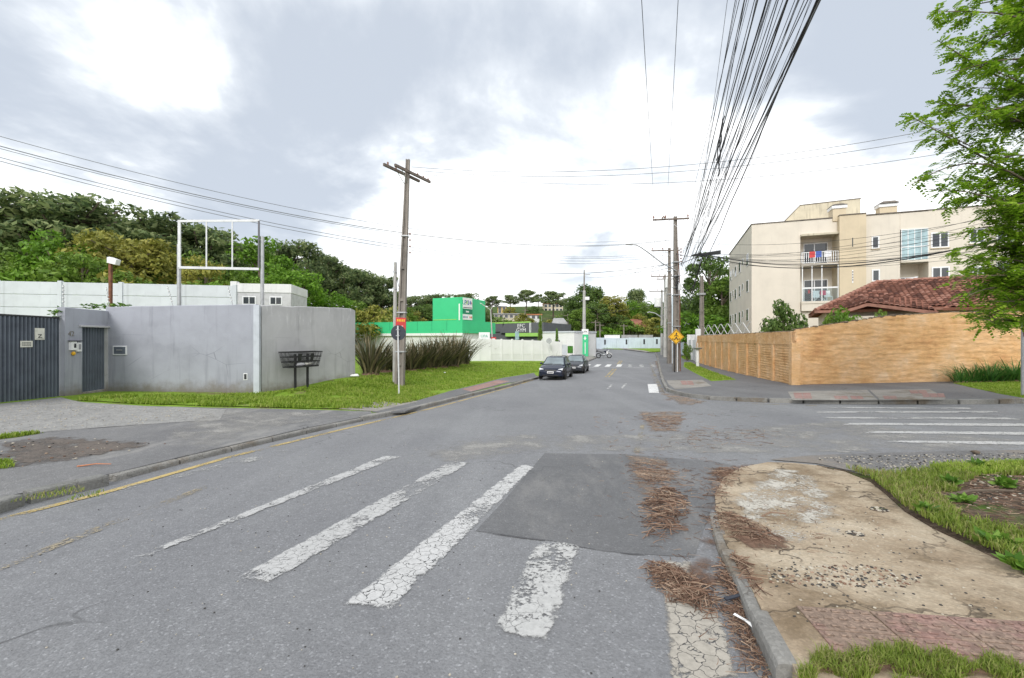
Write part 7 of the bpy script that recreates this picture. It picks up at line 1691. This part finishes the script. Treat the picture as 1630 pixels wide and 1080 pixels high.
# twigs, pine litter, chips
def sticks(name, poly, n, L, rad, mat, off, seed, pile=0, keep=None, curl=.5, label=None):
    rk_ = random.Random(seed + 1); pe_ = [tuple(p[:2]) for p in poly]; q = scatter(poly, int(n * .8), keep or (lambda x, y: rk_.random() < .12 + edge_dist((x, y), pe_) / .16), seed); r = random.Random(seed); m = MB(); offf = off if callable(off) else (lambda x, y: off)
    P_ = [tuple(p[:2]) for p in poly]
    for x, y in q:
        a = r.uniform(0, 6.283); l_ = L * r.uniform(.35, 1.3); d = Vector((math.cos(a), math.sin(a), 0)); sd = Vector((-d.y, d.x, 0)); hgt = pile * min(1, edge_dist((x, y), P_) / .18) * r.random() if pile else 0
        z0_ = H(x, y) + offf(x, y) + rad + hgt; cv = r.uniform(-curl, curl) * l_; ti = r.uniform(-.12, .12) * l_ if pile else 0; c = Vector((x, y, z0_)); pts = []
        for k in range(4):
            u = k / 3 - .5; p = c + d * l_ * u + sd * cv * (u * u - .08) + Vector((0, 0, ti * u + (.12 * l_ * (.25 - u * u) if pile else 0))); p.z = max(p.z, H(p.x, p.y) + offf(p.x, p.y) + rad * .6); pts.append(p)
        m.tube(pts, rad * r.uniform(.5, 1.3), 3, rad * .35)
    o = m.build(name, mat); return tag(o, label, None, None, 'stuff')
piles = [([(1018, 800), (1050, 775), (1085, 785), (1100, 815), (1080, 850), (1045, 862), (1025, 845)], 420, .22, .0055, .10), ([(1022, 895), (1060, 893), (1120, 925), (1150, 955), (1130, 985), (1085, 965), (1040, 930)], 620, .17, .004, .09),
         ([(1120, 820), (1160, 815), (1225, 845), (1245, 868), (1210, 880), (1165, 870), (1130, 850)], 380, .15, .004, .06), ([(1145, 885), (1180, 900), (1215, 960), (1190, 985), (1150, 950)], 330, .18, .0045, .10), ([(1140, 955), (1195, 965), (1235, 1050), (1225, 1085), (1175, 1050)], 420, .10, .003, .05),
         ([(1000, 735), (1060, 735), (1090, 760), (1060, 775), (1010, 765)], 200, .20, .004, .015), ([(1010, 740), (1140, 745), (1130, 800), (1000, 790)], 150, .16, .0035, .0), ([(1130, 745), (1200, 738), (1150, 800), (1135, 850), (1120, 830)], 260, .15, .004, .03), ([(1020, 660), (1090, 664), (1075, 685), (1040, 684)], 150, .28, .006, .0), ([(1090, 680), (1240, 684), (1250, 710), (1080, 712)], 90, .25, .005, .0), ([(1160, 800), (1330, 800), (1330, 870), (1170, 870)], 110, .10, .003, .0), ([(930, 655), (1210, 655), (1190, 720), (960, 716)], 110, .22, .005, .0)]
for i, (pp, n, L, rd, pl) in enumerate(piles):
    off_ = (lambda x, y: isl_off(x, y) if inside((x, y), ramp_poly) else .006)
    sticks('twig_litter', Gp(pp, .02), n, L, rd, M_twig, off_, 200 + i, pl)
sticks('mulch_twigs', gi_vis, 1100, .11, .004, M_twig, lambda x, y: gio(x, y) - .01, 240, .02, lambda x, y: not isl_keep(x, y))
for i, (pp, n, L, rd) in enumerate((([(985, 715), (1150, 730), (1180, 745), (1140, 800), (1150, 870), (1240, 1085), (1160, 1085), (1060, 900), (990, 800)], 330, .09, .0028), ([(1040, 690), (1300, 690), (1250, 740), (1060, 735)], 90, .12, .003), ([(880, 740), (1010, 735), (1030, 860), (900, 850)], 26, .08, .0025), ([(1140, 760), (1300, 745), (1420, 850), (1300, 960), (1200, 960)], 130, .07, .0025), ([(1036, 575), (1047, 575), (1062, 624), (1130, 640), (1060, 645), (1040, 610)], 120, .22, .008))):
    sticks('twig_litter', Gp(pp, .02), n, L, rd, M_twig, lambda x, y: isl_off(x, y) if inside((x, y), ramp_poly) else .006, 260 + i, 0, lambda x, y: True)
# broad sandy and leafy stains under the litter
for pts, mt in (([(985, 725), (1060, 728), (1100, 770), (1090, 800), (1105, 830), (1080, 870), (1040, 862), (1010, 800)], M_sand), ([(1120, 745), (1215, 736), (1165, 780), (1145, 830), (1180, 890), (1215, 960), (1262, 1085), (1170, 1085), (1140, 960), (1060, 930), (1025, 895), (1100, 885), (1110, 820)], M_leafmud), ([(1010, 655), (1100, 655), (1085, 690), (1030, 690)], M_sand), ([(1030, 690), (1000, 722), (1030, 722)], M_sand), ([(1095, 575), (1040, 575), (1050, 600), (1062, 625), (1130, 640), (1090, 650), (1045, 625)], M_sand)):
    sheet('litter_stain', Gp(pts), .0105, mt, kind='stuff', fade=.45, res=.2)
sheet('mud_stain', Gp([(1155, 850), (1250, 850), (1270, 880), (1200, 885)], .05), lambda x, y: isl_off(x, y) + .004, M_leafmud, kind='stuff', fade=.1, res=.2)
sheet('pale_scuff', Gp([(1150, 790), (1230, 742), (1290, 745), (1340, 790), (1350, 850), (1280, 880), (1190, 860)], .05), lambda x, y: isl_off(x, y) + .0035, stain('white_scuff', (.46, .43, .37), (.56, .54, .49), .50, .06, 1.6), kind='stuff', fade=.35, res=.25)
def chips(name, poly, n, s_, mats, off, seed, keep=None):
    q = scatter(poly, n, keep, seed); r = random.Random(seed); offf = off if callable(off) else (lambda x, y: off)
    for gi_, mt in enumerate(mats):
        m = MB()
        for x, y in q[gi_::len(mats)]:
            k_ = s_ * r.uniform(.4, 1.5); blob(m, (x, y, H(x, y) + offf(x, y) + k_ * .25), k_, 4, r.random() * 50, (1.1, 1, .55))
        tag(m.build(name, mt), kind='stuff')
M_chipd = plain('dark_grit', (.05, .048, .045), .95, 0, .4, 30, .4, 60); M_chipl = plain('pale_grit', (.42, .38, .31), .95, 0, .3, 30, .4, 60)
chips('grit', Gp([(1220, 912), (1380, 905), (1470, 925), (1460, 945), (1320, 950), (1225, 940)], .05), 420, .008, (M_chipd, M_chipl, M_twig), isl_off, 301)
chips('grit', Gp([(1180, 800), (1400, 800), (1520, 900), (1640, 1000), (1640, 1060), (1300, 1050), (1230, 960)], .06), 420, .006, (M_chipd, M_chipl), isl_off, 302)
chips('gravel', Gp([(1290, 728), (1480, 723), (1640, 720), (1640, 742), (1480, 750), (1400, 755)], .02), 700, .010, (M_chipd, M_chipl), .015, 303)
chips('mulch_chips', gi_vis, 900, .014, (M_chipd, M_twig, M_chipl), lambda x, y: gio(x, y) - .012, 304, lambda x, y: not isl_keep(x, y))
chips('gravel', Gp([(0, 645), (97, 636), (128, 643), (250, 650), (350, 654), (340, 667), (230, 675), (120, 683), (0, 693)], .11), 600, .012, (M_chipl, plain('grey_grit', (.30, .30, .29), .95, 0, .3, 20)), .115, 305)
chips('road_grit', Gp([(0, 850), (560, 700), (1000, 720), (1060, 1080), (0, 1080)]), 500, .005, (M_chipl, M_chipd), .002, 306)
chips('dirt_clods', Gp([(-20, 702), (90, 696), (210, 702), (285, 708), (200, 720), (120, 733), (40, 743), (-20, 750)], .11), 70, .014, (M_twig, M_chipd, M_chipl), .115, 307)
# single things lying about
def lone(name, m, mat, loc, label, cat, rz=0, smooth=False):
    o = m.build(name, mat, None, smooth); o.location = loc; o.rotation_euler = (0, 0, rz); return tag(o, label, cat)
p = G(1194, 1003, .012); m = MB(); m.loft([[(-.012, -.11, .03), (.014, -.11, .034), (.016, -.11, .036), (-.012, -.11, .032)], [(-.020, -.03, .036), (.012, -.03, .046), (.014, -.03, .049), (-.02, -.03, .039)], [(-.010, .03, .04), (.02, .03, .030), (.022, .03, .033), (-.01, .03, .043)], [(-.008, .11, .03), (.010, .11, .036), (.008, .11, .038), (-.010, .11, .032)]]); lone('litter_strip', m, M_signw, p, 'crumpled white plastic strip in the gutter leaves', 'litter', R(25))
p = G(1166, 958, .03); m = MB(); m.loft([[(-.06, -.012, .02), (.06, -.010, .03), (.06, .012, .032), (-.06, .012, .025)], [(-.06, -.012, .03), (.06, -.01, .036), (.06, .012, .038), (-.06, .012, .034)]]); lone('plastic_scrap', m, M_signback, p, 'small black plastic scrap on the gutter twigs', 'litter', R(15))
p = G(1502, 1057, .13); m = MB(); m.tube([(-.035, 0, .006), (-.012, -.008, .007), (.012, -.007, .007), (.035, .004, .006)], .005, 6, .003); lone('seed_pod', m, M_signyel, p, 'curved yellow seed pod lying on the tactile pavers', 'seed pod', R(-20))
p = G(1547, 833, .10); leaf_tuft('fallen_leaf', p, 1, (.01, .01, .0), .14, plain('mint_plastic', (.20, .50, .34), .5), 'pale mint green scrap lying in the mulch', 'litter', .1)
p = G(1560, 786, .11); m = MB(); m.tube([(-.4, -.06, 0), (-.1, .0, .03), (.2, .02, .03), (.45, .08, .0)], .02, 6, .012); lone('fallen_branch', m, M_bark, p, 'short brown branch lying across the mulch', 'branch')
for px, py, s_, lb in ((1553, 722, .05, 'dark stone on the loose drive by the side street'), (565, 600, .13, 'white lump lying at the end of the grey wall'), (117, 626, .16, 'dark rock at the foot of the entrance pier'), (708, 594, .06, 'small white scrap on the lawn before the flax')):
    p = G(px, py, .03 if px > 1000 else .14); m = MB(); blob(m, (0, 0, s_ * .4), s_, 6, px, (1.6 if px == 565 else 1.2, 1, .6)); lone('stone' if px in (1553, 117) else 'litter_lump', m, M_bark if px in (1553, 117) else M_signw, p, lb, 'stone' if px in (1553, 117) else 'litter', .4, True)
p = G(112, 755, .12); 
for px, py, L_, rz, lb in ((150, 742, .42, .3, 'reddish stick lying on the dirt patch of the apron'), (1232, 822, .3, .25, 'thin curved twig on the pale concrete of the ramp')):
    p = G(px, py, .12 if px < 400 else .05); m = MB(); m.tube([(-L_ / 2, 0, .012), (0, .05, .02), (L_ / 2, .0, .012)], .012 if px < 400 else .006, 5, .006); lone('stick', m, M_orange if px < 400 else M_twig, p, lb, 'stick', rz)
# patched round holes in the ramp
for px, py, rr, lb in ((1400, 806, .085, 'round dark patch in the ramp near the grass rim'), (1362, 846, .07, 'round pebbled patch in the middle of the ramp')):
    p = G(px, py, .06); pol = [(p.x + rr * math.cos(k_ * .52) * 1.0, p.y + rr * math.sin(k_ * .52) * .9) for k_ in range(12)]; sheet('ramp_patch', pol, lambda x, y: isl_off(x, y) + .004, M_mulch, res=.5)
    chips('grit', pol, 40, .010, (M_chipd, M_chipl), lambda x, y: isl_off(x, y) + .002, int(px))
